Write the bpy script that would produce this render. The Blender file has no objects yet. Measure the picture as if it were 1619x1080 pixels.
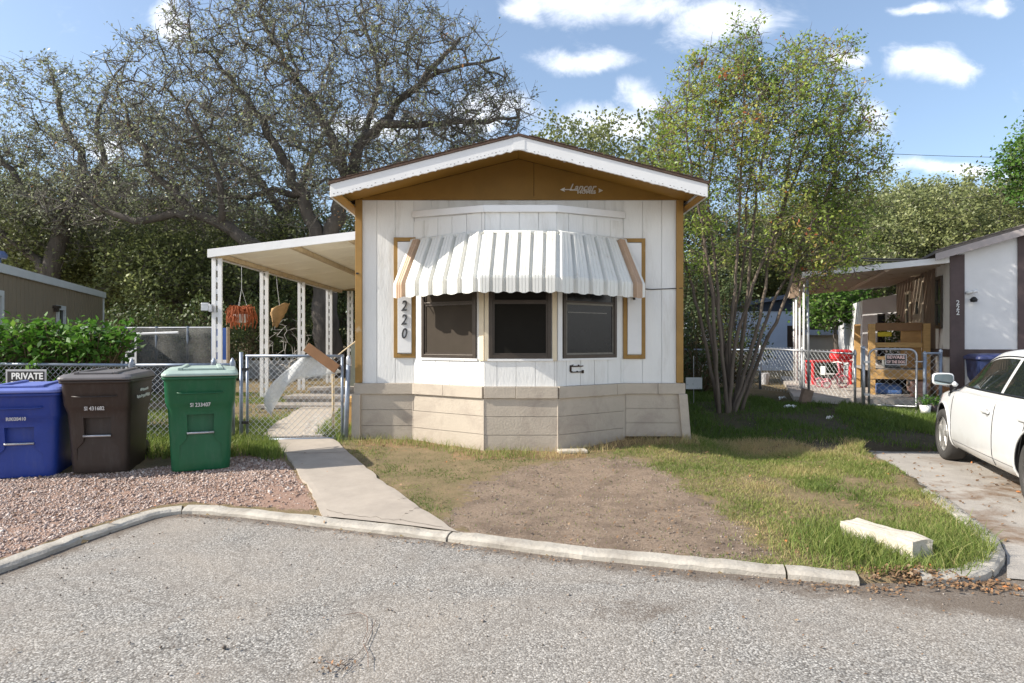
import bpy, bmesh, math, random
import numpy as np
from mathutils import Vector, Matrix
R = math.radians
rng = np.random.default_rng(11)
random.seed(11)
SC = bpy.context.scene
COL = SC.collection
ZC, F, CX, CY = 1.5, 1000.0, 809.5, 540.0      # camera height and lens, in pixels of the photograph


def W(px, py, Y):
    """Point seen at pixel (px, py) at distance Y in front of the camera."""
    return ((px - CX) / F * Y, Y, ZC - (py - CY) / F * Y)


# ------------------------------------------------------------------ mesh helpers
class MB:
    def __init__(s):
        s.v, s.f, s.m = [], [], []
        s.mi = 0

    def add(s, vs, fs):
        o = len(s.v)
        s.v += [tuple(map(float, p)) for p in vs]
        for f in fs:
            s.f.append([o + i for i in f])
            s.m.append(s.mi)
        return s

    def box(s, c, d, rz=0.0, M=None):
        x, y, z = [k / 2 for k in d]
        vs = [Vector((a * x, b * y, e * z)) for e in (-1, 1) for b in (-1, 1) for a in (-1, 1)]
        if M is not None:
            vs = [M @ p for p in vs]
        elif rz:
            m = Matrix.Rotation(rz, 3, 'Z')
            vs = [m @ p for p in vs]
        vs = [p + Vector(c) for p in vs]
        s.add(vs, [(0, 2, 3, 1), (4, 5, 7, 6), (0, 1, 5, 4), (2, 6, 7, 3), (0, 4, 6, 2), (1, 3, 7, 5)])
        return s

    def bb(s, x0, x1, y0, y1, z0, z1):
        return s.box(((x0 + x1) / 2, (y0 + y1) / 2, (z0 + z1) / 2), (x1 - x0, y1 - y0, z1 - z0))

    def fbox(s, o, u, n, u0, u1, z0, z1, n0, n1):
        """Box in the frame of an upright face: o origin, u along, n outward."""
        o, u, n = Vector((o[0], o[1], 0)), Vector((u[0], u[1], 0)), Vector((n[0], n[1], 0))
        vs = [o + u * a + n * b + Vector((0, 0, e)) for e in (z0, z1) for b in (n0, n1) for a in (u0, u1)]
        s.add(vs, [(0, 2, 3, 1), (4, 5, 7, 6), (0, 1, 5, 4), (2, 6, 7, 3), (0, 4, 6, 2), (1, 3, 7, 5)])
        return s

    def tube(s, pts, rad, n=8, cap=True):
        pts = [Vector(p) for p in pts]
        if not hasattr(rad, '__len__'):
            rad = [rad] * len(pts)
        rings, prev = [], None
        for i, p in enumerate(pts):
            a = pts[max(i - 1, 0)]
            b = pts[min(i + 1, len(pts) - 1)]
            t = (b - a)
            t = t.normalized() if t.length > 1e-9 else Vector((0, 0, 1))
            if prev is None:
                e = Vector((1, 0, 0)) if abs(t.x) < .9 else Vector((0, 1, 0))
                q = t.cross(e).normalized()
            else:
                q = (prev - t * prev.dot(t))
                q = q.normalized() if q.length > 1e-6 else t.orthogonal().normalized()
            prev = q
            w = t.cross(q)
            rings.append([p + (q * math.cos(2 * math.pi * k / n) + w * math.sin(2 * math.pi * k / n)) * rad[i] for k in range(n)])
        vs = [p for r in rings for p in r]
        fs = []
        for i in range(len(pts) - 1):
            for k in range(n):
                a, b = i * n + k, i * n + (k + 1) % n
                fs.append((a, b, b + n, a + n))
        if cap:
            fs.append(tuple(range(n - 1, -1, -1)))
            fs.append(tuple(range((len(pts) - 1) * n, len(pts) * n)))
        return s.add(vs, fs)

    def loft(s, rings, closed=True, cap=True):
        n = len(rings[0])
        vs = [p for r in rings for p in r]
        fs = []
        for i in range(len(rings) - 1):
            for k in range(n if closed else n - 1):
                a, b = i * n + k, i * n + (k + 1) % n
                fs.append((a, b, b + n, a + n))
        if cap and closed:
            fs.append(tuple(range(n - 1, -1, -1)))
            fs.append(tuple(range((len(rings) - 1) * n, len(rings) * n)))
        return s.add(vs, fs)

    def lathe(s, prof, c, axis='Z', n=24, cap=False):
        rings = []
        for r, h in prof:
            ring = []
            for k in range(n):
                a = 2 * math.pi * k / n
                x, y = r * math.cos(a), r * math.sin(a)
                p = {'Z': (x, y, h), 'Y': (x, h, -y), 'X': (h, x, y)}[axis]
                ring.append((c[0] + p[0], c[1] + p[1], c[2] + p[2]))
            rings.append(ring)
        return s.loft(rings, True, cap)

    def prism(s, poly, d):
        """Planar 3D polygon extruded by vector d."""
        poly = [Vector(p) for p in poly]
        d = Vector(d)
        n = len(poly)
        fs = [tuple(range(n)), tuple(range(2 * n - 1, n - 1, -1))]
        fs += [(i, i + n, (i + 1) % n + n, (i + 1) % n) for i in range(n)]
        return s.add(poly + [p + d for p in poly], fs)

    def sheet(s, grid):
        nu, nv = len(grid), len(grid[0])
        vs = [p for r in grid for p in r]
        fs = [(i * nv + j, (i + 1) * nv + j, (i + 1) * nv + j + 1, i * nv + j + 1) for i in range(nu - 1) for j in range(nv - 1)]
        return s.add(vs, fs)

    def build(s, name, mat, parent=None, smooth=False, bevel=0.0, solid=0.0, fix=True):
        me = bpy.data.meshes.new(name)
        org = Vector((0, 0, 0))
        if parent is not None:
            r = parent
            while r.parent:
                r = r.parent
            org = Vector(ORG.get(r.name, (0, 0, 0)))
        me.from_pydata([Vector(p) - org for p in s.v], [], s.f)
        mats = mat if isinstance(mat, (list, tuple)) else [mat]
        for m in mats:
            me.materials.append(m)
        if len(mats) > 1:
            me.polygons.foreach_set('material_index', s.m)
        if fix:
            bm = bmesh.new()
            bm.from_mesh(me)
            bmesh.ops.recalc_face_normals(bm, faces=bm.faces)
            bm.to_mesh(me)
            bm.free()
        if smooth:
            me.polygons.foreach_set('use_smooth', [True] * len(me.polygons))
        me.update()
        return link(name, me, parent, bevel, solid)


ORG = {}


def link(name, me, parent=None, bevel=0.0, solid=0.0):
    o = bpy.data.objects.new(name, me)
    COL.objects.link(o)
    if parent is not None:
        o.parent = parent
    if solid:
        m = o.modifiers.new('Solidify', 'SOLIDIFY')
        m.thickness = solid
        m.offset = 0
    if bevel:
        m = o.modifiers.new('Bevel', 'BEVEL')
        m.width = bevel
        m.segments = 2
        m.limit_method = 'ANGLE'
        m.angle_limit = R(40)
    return o


def mesh_np(name, V, Q, mat, parent=None, tint=None, k=4, smooth=False):
    """Fast mesh out of numpy arrays (quads or triangles), optional per face tint attribute."""
    V = np.asarray(V, dtype=np.float32).reshape(-1, 3)
    Q = np.asarray(Q, dtype=np.int32).reshape(-1, k)
    if parent is not None:
        r = parent
        while r.parent:
            r = r.parent
        V = V - np.array(ORG.get(r.name, (0, 0, 0)), dtype=np.float32)
    me = bpy.data.meshes.new(name)
    me.vertices.add(len(V))
    me.vertices.foreach_set('co', V.ravel())
    me.loops.add(len(Q) * k)
    me.loops.foreach_set('vertex_index', Q.ravel())
    me.polygons.add(len(Q))
    me.polygons.foreach_set('loop_start', np.arange(0, len(Q) * k, k, dtype=np.int32))
    me.polygons.foreach_set('loop_total', np.full(len(Q), k, dtype=np.int32))
    me.materials.append(mat)
    me.update(calc_edges=True)
    me.validate()
    if smooth:
        me.polygons.foreach_set('use_smooth', np.ones(len(me.polygons), dtype=bool))
    if tint is not None and len(tint) == len(me.polygons):
        a = me.attributes.new('tint', 'FLOAT', 'FACE')
        a.data.foreach_set('value', np.asarray(tint, dtype=np.float32))
    return link(name, me, parent)


def tag(o, label=None, cat=None, group=None, kind=None):
    if label: o['label'] = label
    if cat: o['category'] = cat
    if group: o['group'] = group
    if kind: o['kind'] = kind
    return o


def thing(name, label, cat, loc=(0, 0, 0), group=None):
    o = bpy.data.objects.new(name, None)
    COL.objects.link(o)
    o.empty_display_size = .2
    o.location = loc
    ORG[o.name] = tuple(loc)
    return tag(o, label, cat, group)


def struct(o, label=None):
    o['kind'] = 'structure'
    if label: o['label'] = label
    return o


def copy_tree(o, parent=None):
    c = o.copy()
    COL.objects.link(c)
    c.parent = parent
    for ch in list(o.children):
        copy_tree(ch, c)
    return c


def text_mesh(txt, size, shear=0.0, ext=.004, bold=0.0, space=1.0):
    cu = bpy.data.curves.new('lettering', 'FONT')
    cu.body = txt
    cu.size = size
    cu.shear = shear
    cu.extrude = ext
    cu.offset = bold
    cu.space_character = space
    cu.align_x = 'CENTER'
    cu.align_y = 'CENTER'
    cu.resolution_u = 3
    t = bpy.data.objects.new('lettering', cu)
    COL.objects.link(t)
    dg = bpy.context.evaluated_depsgraph_get()
    me = bpy.data.meshes.new_from_object(t.evaluated_get(dg))
    bpy.data.objects.remove(t)
    return me


def put_text(name, txt, size, mat, parent, loc, u=(1, 0, 0), up=(0, 0, 1), shear=0.0, ext=.004, bold=0.0, sx=1.0, space=1.0):
    """Lettering lying in the plane of u and up (both in the frame of the parent's coordinates)."""
    me = text_mesh(txt, size, shear, ext, bold, space)
    u, up = Vector(u).normalized(), Vector(up).normalized()
    n = u.cross(up)
    org = Vector((0, 0, 0))
    r = parent
    while r is not None and r.parent:
        r = r.parent
    if r is not None:
        org = Vector(ORG.get(r.name, (0, 0, 0)))
    for v in me.vertices:
        c = v.co
        v.co = Vector(loc) + u * c.x * sx + up * c.y + n * c.z - org
    me.materials.clear()
    me.materials.append(mat)
    return link(name, me, parent)


# ------------------------------------------------------------------ materials
def nd(nt, t, **kw):
    n = nt.nodes.new(t)
    for k, v in kw.items():
        if k.startswith('i_'):
            key = k[2:]
            n.inputs[int(key) if key.isdigit() else key.replace('_', ' ')].default_value = v
        else:
            setattr(n, k, v)
    return n


def newmat(name):
    m = bpy.data.materials.new(name)
    m.use_nodes = True
    nt = m.node_tree
    nt.nodes.clear()
    out = nd(nt, 'ShaderNodeOutputMaterial')
    bs = nd(nt, 'ShaderNodeBsdfPrincipled')
    nt.links.new(bs.outputs[0], out.inputs[0])
    return m, nt, bs, out


def c4(c, k=1.0):
    return (c[0] * k, c[1] * k, c[2] * k, 1)


def mixc(nt, fac, a, b, mode='MIX'):
    m = nd(nt, 'ShaderNodeMix', data_type='RGBA', blend_type=mode)
    for sock, val in ((m.inputs[0], fac), (m.inputs[6], a), (m.inputs[7], b)):
        if hasattr(val, 'links') or isinstance(val, bpy.types.NodeSocket):
            nt.links.new(val, sock)
        elif isinstance(val, (int, float)):
            sock.default_value = val
        else:
            sock.default_value = val
    return m.outputs[2]


def ramp(nt, src, stops):
    r = nd(nt, 'ShaderNodeValToRGB')
    e = r.color_ramp.elements
    while len(e) < len(stops):
        e.new(.5)
    for i, (p, c) in enumerate(stops):
        e[i].position = p
        e[i].color = c if len(c) == 4 else c4(c)
    nt.links.new(src, r.inputs[0])
    return r.outputs[0]


def noise(nt, vec, scale, detail=5, rough=.6, dist=0.0):
    n = nd(nt, 'ShaderNodeTexNoise')
    n.inputs['Scale'].default_value = scale
    n.inputs['Detail'].default_value = detail
    n.inputs['Roughness'].default_value = rough
    n.inputs['Distortion'].default_value = dist
    nt.links.new(vec, n.inputs['Vector'])
    return n.outputs[0]


def bumpn(nt, bs, h, strength=.5, dist=.01):
    b = nd(nt, 'ShaderNodeBump')
    b.inputs['Strength'].default_value = strength
    b.inputs['Distance'].default_value = dist
    nt.links.new(h, b.inputs['Height'])
    nt.links.new(b.outputs[0], bs.inputs['Normal'])


def M(name, col, rough=.75, var=.18, scale=6.0, bump=.25, bscale=70.0, bdist=.004, metal=0.0, spec=.4,
      stain=None, sscale=2.0, samt=(.55, .75), coat=0.0, stretch=None):
    m, nt, bs, out = newmat(name)
    tc = nd(nt, 'ShaderNodeTexCoord')
    vec = tc.outputs['Object']
    if stretch:
        mp = nd(nt, 'ShaderNodeMapping')
        mp.inputs['Scale'].default_value = stretch
        nt.links.new(vec, mp.inputs['Vector'])
        vec = mp.outputs[0]
    n1 = noise(nt, vec, scale, 8, .65)
    c = ramp(nt, n1, [(.25, c4(col, 1 - var)), (.75, c4(col, 1 + var))])
    if stain:
        n2 = noise(nt, vec, sscale, 9, .7, .4)
        f = ramp(nt, n2, [(samt[0], (0, 0, 0, 1)), (samt[1], (1, 1, 1, 1))])
        c = mixc(nt, f, c, c4(stain))
    nt.links.new(c, bs.inputs['Base Color'])
    bs.inputs['Roughness'].default_value = rough
    bs.inputs['Metallic'].default_value = metal
    bs.inputs['Specular IOR Level'].default_value = spec
    bs.inputs['Coat Weight'].default_value = coat
    if bump:
        bumpn(nt, bs, noise(nt, vec, bscale, 4, .6), bump, bdist)
    return m


def leafmat(name, stops, trans=.35, rough=.55):
    """Leaf material: the tint attribute of each leaf picks its hue, some light passes through."""
    m, nt, bs, out = newmat(name)
    at = nd(nt, 'ShaderNodeAttribute', attribute_name='tint')
    c = ramp(nt, at.outputs['Fac'], stops)
    nt.links.new(c, bs.inputs['Base Color'])
    bs.inputs['Roughness'].default_value = rough
    bs.inputs['Specular IOR Level'].default_value = .35
    tr = nd(nt, 'ShaderNodeBsdfTranslucent')
    nt.links.new(c, tr.inputs[0])
    mx = nd(nt, 'ShaderNodeMixShader')
    mx.inputs[0].default_value = trans
    nt.links.new(bs.outputs[0], mx.inputs[1])
    nt.links.new(tr.outputs[0], mx.inputs[2])
    nt.links.new(mx.outputs[0], out.inputs[0])
    return m


WHITE = M('white_paint', (.72, .72, .70), .6, .06, 3, .6, 34, .006, stain=(.46, .435, .38), sscale=2.6, samt=(.52, .86), stretch=(1.3, 1.3, .28))
WHITE_TRIM = M('white_trim_paint', (.72, .72, .715), .55, .05, 4, .2, 60, .003, stain=(.40, .37, .33), sscale=3.5, samt=(.66, .85))
AWN_WHITE = M('awning_enamel', (.69, .685, .64), .42, .05, 3, .06, 20, .003, stain=(.50, .46, .37), sscale=5, samt=(.55, .85), spec=.4, stretch=(1.6, 1.6, .3))
AWN_TAN = M('awning_tan_enamel', (.44, .30, .20), .45, .1, 4, .06, 20, .003, stain=(.62, .52, .42), sscale=6, samt=(.55, .9))
AWN_BROWN = M('awning_brown_enamel', (.36, .22, .13), .45, .1, 4, .06, 20, .003)
OCHRE = M('ochre_paint', (.235, .125, .02), .6, .14, 2.5, .3, 50, .004, stain=(.13, .07, .02), sscale=1.2, samt=(.6, .9))
OCHRE_TRIM = M('ochre_trim_paint', (.29, .165, .042), .6, .18, 4, .3, 50, .004, stain=(.45, .38, .28), sscale=5, samt=(.62, .85))
SKIRT = M('skirting_paint', (.44, .385, .315), .7, .08, 3, .6, 38, .007, stain=(.29, .24, .20), sscale=1.9, samt=(.50, .8))
SHINGLE = M('brown_shingle', (.10, .065, .048), .95, .35, 14, .8, 40, .01)
CREAM = M('cream_paint', (.62, .54, .40), .65, .1, 5, .3, 50, .003, stain=(.36, .27, .17), sscale=5, samt=(.6, .85))
BRONZE = M('bronze_frame', (.055, .043, .034), .4, .2, 8, .05, 40, .002, metal=.3)
SCREEN = M('dusty_sunlit_screen', (.058, .048, .038), .85, .12, 3, .2, 420, .001, spec=.08)  # dust, plus a lighter base standing in for sun on the left pane
SCREEN2 = M('dark_insect_screen', (.013, .012, .010), .8, .15, 3, .2, 420, .001, spec=.12)
DGLASS = M('dark_window_glass', (.010, .010, .011), .22, .3, 3, .05, 6, .01, spec=.3)
BLACK = M('black_plastic', (.015, .015, .016), .5, .2, 8, .05, 60, .002)
STEEL = M('galvanised_steel', (.42, .43, .45), .42, .18, 14, .1, 80, .002, metal=.75, stain=(.30, .28, .27), sscale=7, samt=(.55, .8))
WIRE = M('galvanised_wire', (.50, .51, .52), .5, .12, 14, 0, metal=.2)
CONC = M('path_concrete', (.36, .315, .265), .85, .12, 5, .5, 90, .004, stain=(.27, .235, .20), sscale=1.5, samt=(.5, .85))
KERBM = M('kerb_concrete', (.40, .37, .32), .88, .16, 7, .8, 40, .008, stain=(.22, .195, .165), sscale=3.4, samt=(.46, .74))
LIME = M('limestone', (.50, .455, .38), .9, .14, 9, .9, 38, .012, stain=(.40, .35, .28), sscale=6, samt=(.55, .8))
LUMBER = M('yellow_pine', (.48, .29, .11), .7, .2, 5, .3, 40, .003, stretch=(1, 1, 6))
PLANK = M('brown_board', (.26, .135, .065), .75, .2, 4, .35, 40, .003)
GREYWOOD = M('weathered_boards', (.30, .27, .24), .85, .25, 6, .5, 30, .004)
WHITE_PLAIN = M('white_lettering', (.75, .75, .73), .6, .04, 4, 0)
GREY_NUM = M('dark_number_metal', (.06, .06, .065), .45, .15, 20, 0, metal=.3)
BARK_OAK = M('oak_bark', (.095, .083, .072), .95, .4, 5, 1.0, 16, .03, stretch=(1, 1, .35))
SOFFIT = M('ochre_soffit', (.31, .165, .028), .6, .14, 2.5, .3, 50, .004)  # same ochre as the gable, lightened to offset the shade under the rake
TWIG_OAK = M('lichen_grey_twigs', (.125, .115, .102), .95, .35, 4, 0)
BARK_MYR = M('myrtle_bark', (.135, .105, .08), .8, .4, 5, .5, 12, .01, stain=(.085, .065, .05), sscale=2.2, samt=(.45, .62), stretch=(1, 1, .3))
STEM = M('plant_stem', (.12, .09, .05), .9, .3, 6, .3, 30, .004)
# ------------------------------------------------------------------ camera, sun, sky
SUN_AZ, SUN_EL = R(10), R(36)
S = Vector((-math.cos(SUN_AZ) * math.cos(SUN_EL), -math.sin(SUN_AZ) * math.cos(SUN_EL), math.sin(SUN_EL)))
cam = bpy.data.objects.new('camera', bpy.data.cameras.new('camera'))
COL.objects.link(cam)
cam.data.sensor_width = 36
cam.data.lens = 36 * F / 1619
cam.data.clip_end = 3000
cam.data.clip_start = .05
cam.location = (0, 0, ZC)
cam.rotation_euler = (R(90), 0, 0)
SC.camera = cam
sl = bpy.data.lights.new('sun', 'SUN')
sl.energy = 4.7
sl.angle = R(.55)
sl.color = (1, .93, .82)
so = bpy.data.objects.new('sun', sl)
COL.objects.link(so)
so.rotation_euler = S.to_track_quat('Z', 'Y').to_euler()
so.location = S * 60

SC.world = bpy.data.worlds.new('World')
SC.world.use_nodes = True
nt = SC.world.node_tree
nt.nodes.clear()
wo = nd(nt, 'ShaderNodeOutputWorld')
bg = nd(nt, 'ShaderNodeBackground')
bg.inputs[1].default_value = .13
nt.links.new(bg.outputs[0], wo.inputs[0])
sky = nd(nt, 'ShaderNodeTexSky', sky_type='NISHITA')
sky.sun_disc = False
sky.sun_elevation = SUN_EL
sky.sun_rotation = math.atan2(S.x, S.y)
sky.air_density = 1.0
sky.dust_density = 1.2
sky.ozone_density = 1.5
tc = nd(nt, 'ShaderNodeTexCoord')
sep = nd(nt, 'ShaderNodeSeparateXYZ')
nt.links.new(tc.outputs['Generated'], sep.inputs[0])


def math2(nt, op, a, b=None, c=None, clamp=False):
    n = nd(nt, 'ShaderNodeMath', operation=op, use_clamp=clamp)
    for i, v in enumerate((a, b, c)):
        if v is None: continue
        if isinstance(v, (int, float)):
            n.inputs[i].default_value = v
        else:
            nt.links.new(v, n.inputs[i])
    return n.outputs[0]


ysafe = math2(nt, 'MAXIMUM', sep.outputs[1], .08)
uu = math2(nt, 'DIVIDE', sep.outputs[0], ysafe)
vv = math2(nt, 'DIVIDE', sep.outputs[2], ysafe)
front = math2(nt, 'SMOOTHSTEP' if False else 'GREATER_THAN', sep.outputs[1], .08)
comb = nd(nt, 'ShaderNodeCombineXYZ')
nt.links.new(uu, comb.inputs[0])
nt.links.new(vv, comb.inputs[1])
# cloud banks by direction: (u, v) = (x/y, z/y), half widths
CL = [(.17, .545, .17, .035), (.33, .512, .09, .036), (.03, .535, .06, .03), (.11, .447, .09, .020), (.655, .43, .055, .026),
      (-.545, .50, .045, .026), (.13, .345, .11, .034), (.205, .395, .035, .03), (.53, .43, .035, .022), (.575, .345, .035, .028), (.70, .268, .12, .015),
      (.70, .225, .10, .016), (.76, .535, .05, .013), (.65, .53, .05, .012), (-.655, .315, .05, .025), (-.22, .34, .10, .025),
      (-.05, .36, .08, .03), (-1.1, .5, .25, .07), (1.1, .45, .25, .07), (.2, .75, .4, .06), (-.4, .9, .4, .08)]
acc = None
wn = nd(nt, 'ShaderNodeTexNoise')
wn.inputs['Scale'].default_value = 5.5
wn.inputs['Detail'].default_value = 5
nt.links.new(comb.outputs[0], wn.inputs['Vector'])
wsep = nd(nt, 'ShaderNodeSeparateColor')
nt.links.new(wn.outputs['Color'], wsep.inputs[0])
uw = math2(nt, 'ADD', uu, math2(nt, 'MULTIPLY', math2(nt, 'SUBTRACT', wsep.outputs[0], .5), .22))
vw = math2(nt, 'ADD', vv, math2(nt, 'MULTIPLY', math2(nt, 'SUBTRACT', wsep.outputs[1], .5), .10))
for (a, b, ra, rb) in CL:
    du = math2(nt, 'DIVIDE', math2(nt, 'SUBTRACT', uw, a), ra)
    dv = math2(nt, 'DIVIDE', math2(nt, 'SUBTRACT', vw, b), rb)
    d2 = math2(nt, 'ADD', math2(nt, 'MULTIPLY', du, du), math2(nt, 'MULTIPLY', dv, dv))
    g = math2(nt, 'POWER', 2.718, math2(nt, 'MULTIPLY', d2, -.8))
    acc = g if acc is None else math2(nt, 'MAXIMUM', acc, g)
acc = math2(nt, 'MULTIPLY', acc, front)
mp = nd(nt, 'ShaderNodeMapping')
mp.inputs['Scale'].default_value = (1, 1.5, 1)
nt.links.new(comb.outputs[0], mp.inputs[0])
n1 = noise(nt, mp.outputs[0], 8, 11, .68, .5)
shape = math2(nt, 'ADD', math2(nt, 'MULTIPLY', acc, 1.05), math2(nt, 'MULTIPLY', math2(nt, 'SUBTRACT', n1, .5), 1.7))
mr = nd(nt, 'ShaderNodeMapRange', interpolation_type='SMOOTHSTEP')
mr.inputs[1].default_value = .26
mr.inputs[2].default_value = 1.15
nt.links.new(shape, mr.inputs[0])
n2 = noise(nt, mp.outputs[0], 14, 6, .6, .2)
ccol = ramp(nt, n2, [(.3, (4.9, 5.3, 6.2, 1)), (.6, (6.9, 7.0, 7.2, 1))])
lift = mixc(nt, .12, sky.outputs[0], (3.6, 4.4, 5.2, 1))
cfin = mixc(nt, math2(nt, 'MULTIPLY', mr.outputs[0], .93), lift, ccol)
# unseen bright cloud bank added behind the viewer as fill light for the facade
n3 = noise(nt, tc.outputs['Generated'], 2.4, 7, .6, .3)
bk = nd(nt, 'ShaderNodeMapRange', interpolation_type='SMOOTHSTEP')
bk.inputs[1].default_value = .40
bk.inputs[2].default_value = .58
nt.links.new(n3, bk.inputs[0])
bh = nd(nt, 'ShaderNodeMapRange', interpolation_type='SMOOTHSTEP')
bh.inputs[1].default_value = .10
bh.inputs[2].default_value = -.15
nt.links.new(sep.outputs[1], bh.inputs[0])
bz = nd(nt, 'ShaderNodeMapRange', interpolation_type='SMOOTHSTEP')
bz.inputs[1].default_value = .46
bz.inputs[2].default_value = .20
nt.links.new(sep.outputs[2], bz.inputs[0])
cfin = mixc(nt, math2(nt, 'MULTIPLY', math2(nt, 'MULTIPLY', bk.outputs[0], bz.outputs[0]), bh.outputs[0]), cfin, (9.4, 9.4, 9.4, 1))
nt.links.new(cfin, bg.inputs[0])
SC.view_settings.view_transform = 'Standard'
SC.view_settings.look = 'None'
SC.view_settings.gamma = 1
SC.view_settings.exposure = .76
SC.view_settings.use_curve_mapping = False
SC.cycles.max_bounces = 6
SC.cycles.diffuse_bounces = 3
SC.cycles.transparent_max_bounces = 12

# ------------------------------------------------------------------ terrain
def px2xy(px, py, z):
    Y = (ZC - z) * F / (py - CY)
    return ((px - CX) / F * Y, Y)


KERB_PX = [(0, 888), (140, 838), (250, 803), (290, 797), (400, 806), (540, 822), (690, 838), (900, 864), (1215, 893), (1360, 906)]
KERB2_PX = [(1455, 905), (1530, 908), (1570, 893), (1588, 870), (1575, 843), (1500, 790), (1420, 740), (1368, 713)]
KL = [(-4.6, -12), (-4.2, 0), (-3.75, 2.6)] + [px2xy(a, b, .07) for a, b in KERB_PX]
KR = [px2xy(a, b, .07) for a, b in KERB2_PX]
GAP = [px2xy(1410, 906, .06)]
LOT = KL + GAP + KR + [(4.85, 8.75), (90, 8.75), (90, 260), (-90, 260), (-90, -12)]


def in_poly(x, y, poly):
    x, y = np.asarray(x, float), np.asarray(y, float)
    ins = np.zeros(x.shape, bool)
    n = len(poly)
    for i in range(n):
        x0, y0 = poly[i]
        x1, y1 = poly[(i + 1) % n]
        if y0 == y1: continue
        c = ((y0 > y) != (y1 > y)) & (x < (x1 - x0) * (y - y0) / (y1 - y0) + x0)
        ins ^= c
    return ins


def sstep(t):
    t = np.clip(t, 0, 1)
    return t * t * (3 - 2 * t)


def gz(x, y):
    x, y = np.asarray(x, float), np.asarray(y, float)
    base = np.interp(y, [-10, 3.5, 4.5, 5.7, 6.75, 8.3, 11.6, 16, 25, 60], [.018, .022, .025, .034, .10, .2, .3, .36, .4, .4])
    low = np.interp(y, [8.3, 8.7, 10.5, 13], [-.03, .005, .20, .33])
    xl = np.interp(y, [4.4, 8.2, 9.5, 12], [3.5, 4.75, 4.2, 3.0])
    w = sstep((x - xl) / np.where(y > 8.3, 1.6, .05)) * (y < 12.9)
    dip = sstep((x - 2.35) / .5) * np.interp(y, [6.5, 7.9, 9.2, 11.5], [0, .10, .10, 0])
    base = base - dip
    z = base * (1 - w) + np.minimum(base, low) * w
    z = z + .012 * np.sin(x * 2.3 + y * 1.1) * np.sin(y * 1.9 - x * .7) * (y > 4.6) * (1 - w)
    return z


def gz1(x, y):
    return float(gz(np.array([x]), np.array([y]))[0])


def G(px, py, dz=0.0):
    """Where the ground lies under a pixel."""
    z = .1
    for _ in range(25):
        Y = (ZC - z) * F / (py - CY)
        X = (px - CX) / F * Y
        z = gz1(X, Y) + dz
    return (X, Y, z)


def gpoly(pts, dz=0.0):
    return [G(a, b, dz)[:2] for a, b in pts]


DIRT = gpoly([(706, 838), (716, 806), (738, 790), (742, 768), (790, 752), (812, 738), (872, 732), (930, 722), (1000, 724), (1035, 738), (1060, 752), (1078, 772), (1120, 790), (1138, 812), (1176, 832), (1192, 856), (1228, 884), (1215, 897), (1000, 880), (850, 865), (715, 848)])
GRAV = [(-9, 3), (-9, 7.2)] + gpoly([(0, 752), (120, 748), (230, 742), (380, 722), (432, 722), (455, 735), (482, 770), (512, 808), (400, 802), (290, 793), (250, 800), (140, 834), (-20, 890)]) + [(-3.95, 2.6), (-4.4, 0), (-9, 0)]
PL = [(514, 821), (491, 778), (466, 740), (442, 708), (430, 697), (415, 690), (440, 668), (470, 650), (490, 640), (500, 632)]
PR = [(722, 846), (640, 790), (590, 752), (545, 713), (530, 697), (500, 690), (516, 672), (532, 655), (540, 642), (545, 632)]
PATH = gpoly(PL) + gpoly(PR)[::-1]
HOUSE = [(-2.1, 8.33), (-1.33, 8.33), (-.36, 7.66), (.6, 7.66), (1.52, 8.33), (2.3, 8.33), (2.3, 25), (-2.1, 25)]


def axis(lo, f0, f1, hi, d):
    a = list(np.arange(f0, f1, d))
    s, x = d, f1
    while x < hi:
        a.append(x); s *= 1.16; x += s
    s, x = d, f0 - d
    b = []
    while x > lo:
        b.append(x); s *= 1.16; x -= s
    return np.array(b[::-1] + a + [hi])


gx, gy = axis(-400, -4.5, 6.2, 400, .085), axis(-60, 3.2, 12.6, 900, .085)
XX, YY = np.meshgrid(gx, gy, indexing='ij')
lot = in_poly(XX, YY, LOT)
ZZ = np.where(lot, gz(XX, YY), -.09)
ZZ = ZZ + np.where(lot, rng.normal(0, .004, ZZ.shape), 0)
nx, ny = len(gx), len(gy)
V = np.stack([XX, YY, ZZ], -1).reshape(-1, 3)
ii, jj = np.meshgrid(np.arange(nx - 1), np.arange(ny - 1), indexing='ij')
a = (ii * ny + jj).ravel()
Q = np.stack([a, a + ny, a + ny + 1, a + 1], -1)


def blur_mask(m, n=2):
    m = m.astype(float)
    for _ in range(n):
        p = np.pad(m, 1, mode='edge')
        m = (p[1:-1, 1:-1] * 2 + p[:-2, 1:-1] + p[2:, 1:-1] + p[1:-1, :-2] + p[1:-1, 2:]) / 6
    return m


m_dirt = blur_mask(in_poly(XX, YY, DIRT), 4)
m_grav = blur_mask(in_poly(XX, YY, GRAV), 2)
m_dry = np.clip(1 - np.abs(YY - 8.15) / .55, 0, 1) * (XX > -2) * (XX < 2.6)
m_dry = np.maximum(m_dry, np.clip(1 - np.abs(YY - 7.55) / .45, 0, 1) * (XX > -.7) * (XX < .9))
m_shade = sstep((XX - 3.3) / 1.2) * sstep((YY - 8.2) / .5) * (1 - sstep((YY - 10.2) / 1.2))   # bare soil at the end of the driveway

m, nt, bs, out = newmat('yard_ground')
tc = nd(nt, 'ShaderNodeTexCoord')
ob = tc.outputs['Object']
at = nd(nt, 'ShaderNodeAttribute', attribute_name='cover')
sp = nd(nt, 'ShaderNodeSeparateColor')
nt.links.new(at.outputs['Color'], sp.inputs[0])
nb = noise(nt, ob, 3.2, 8, .7)
nf = noise(nt, ob, 46, 6, .7)
nm = noise(nt, ob, 9, 8, .72, .3)


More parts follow.
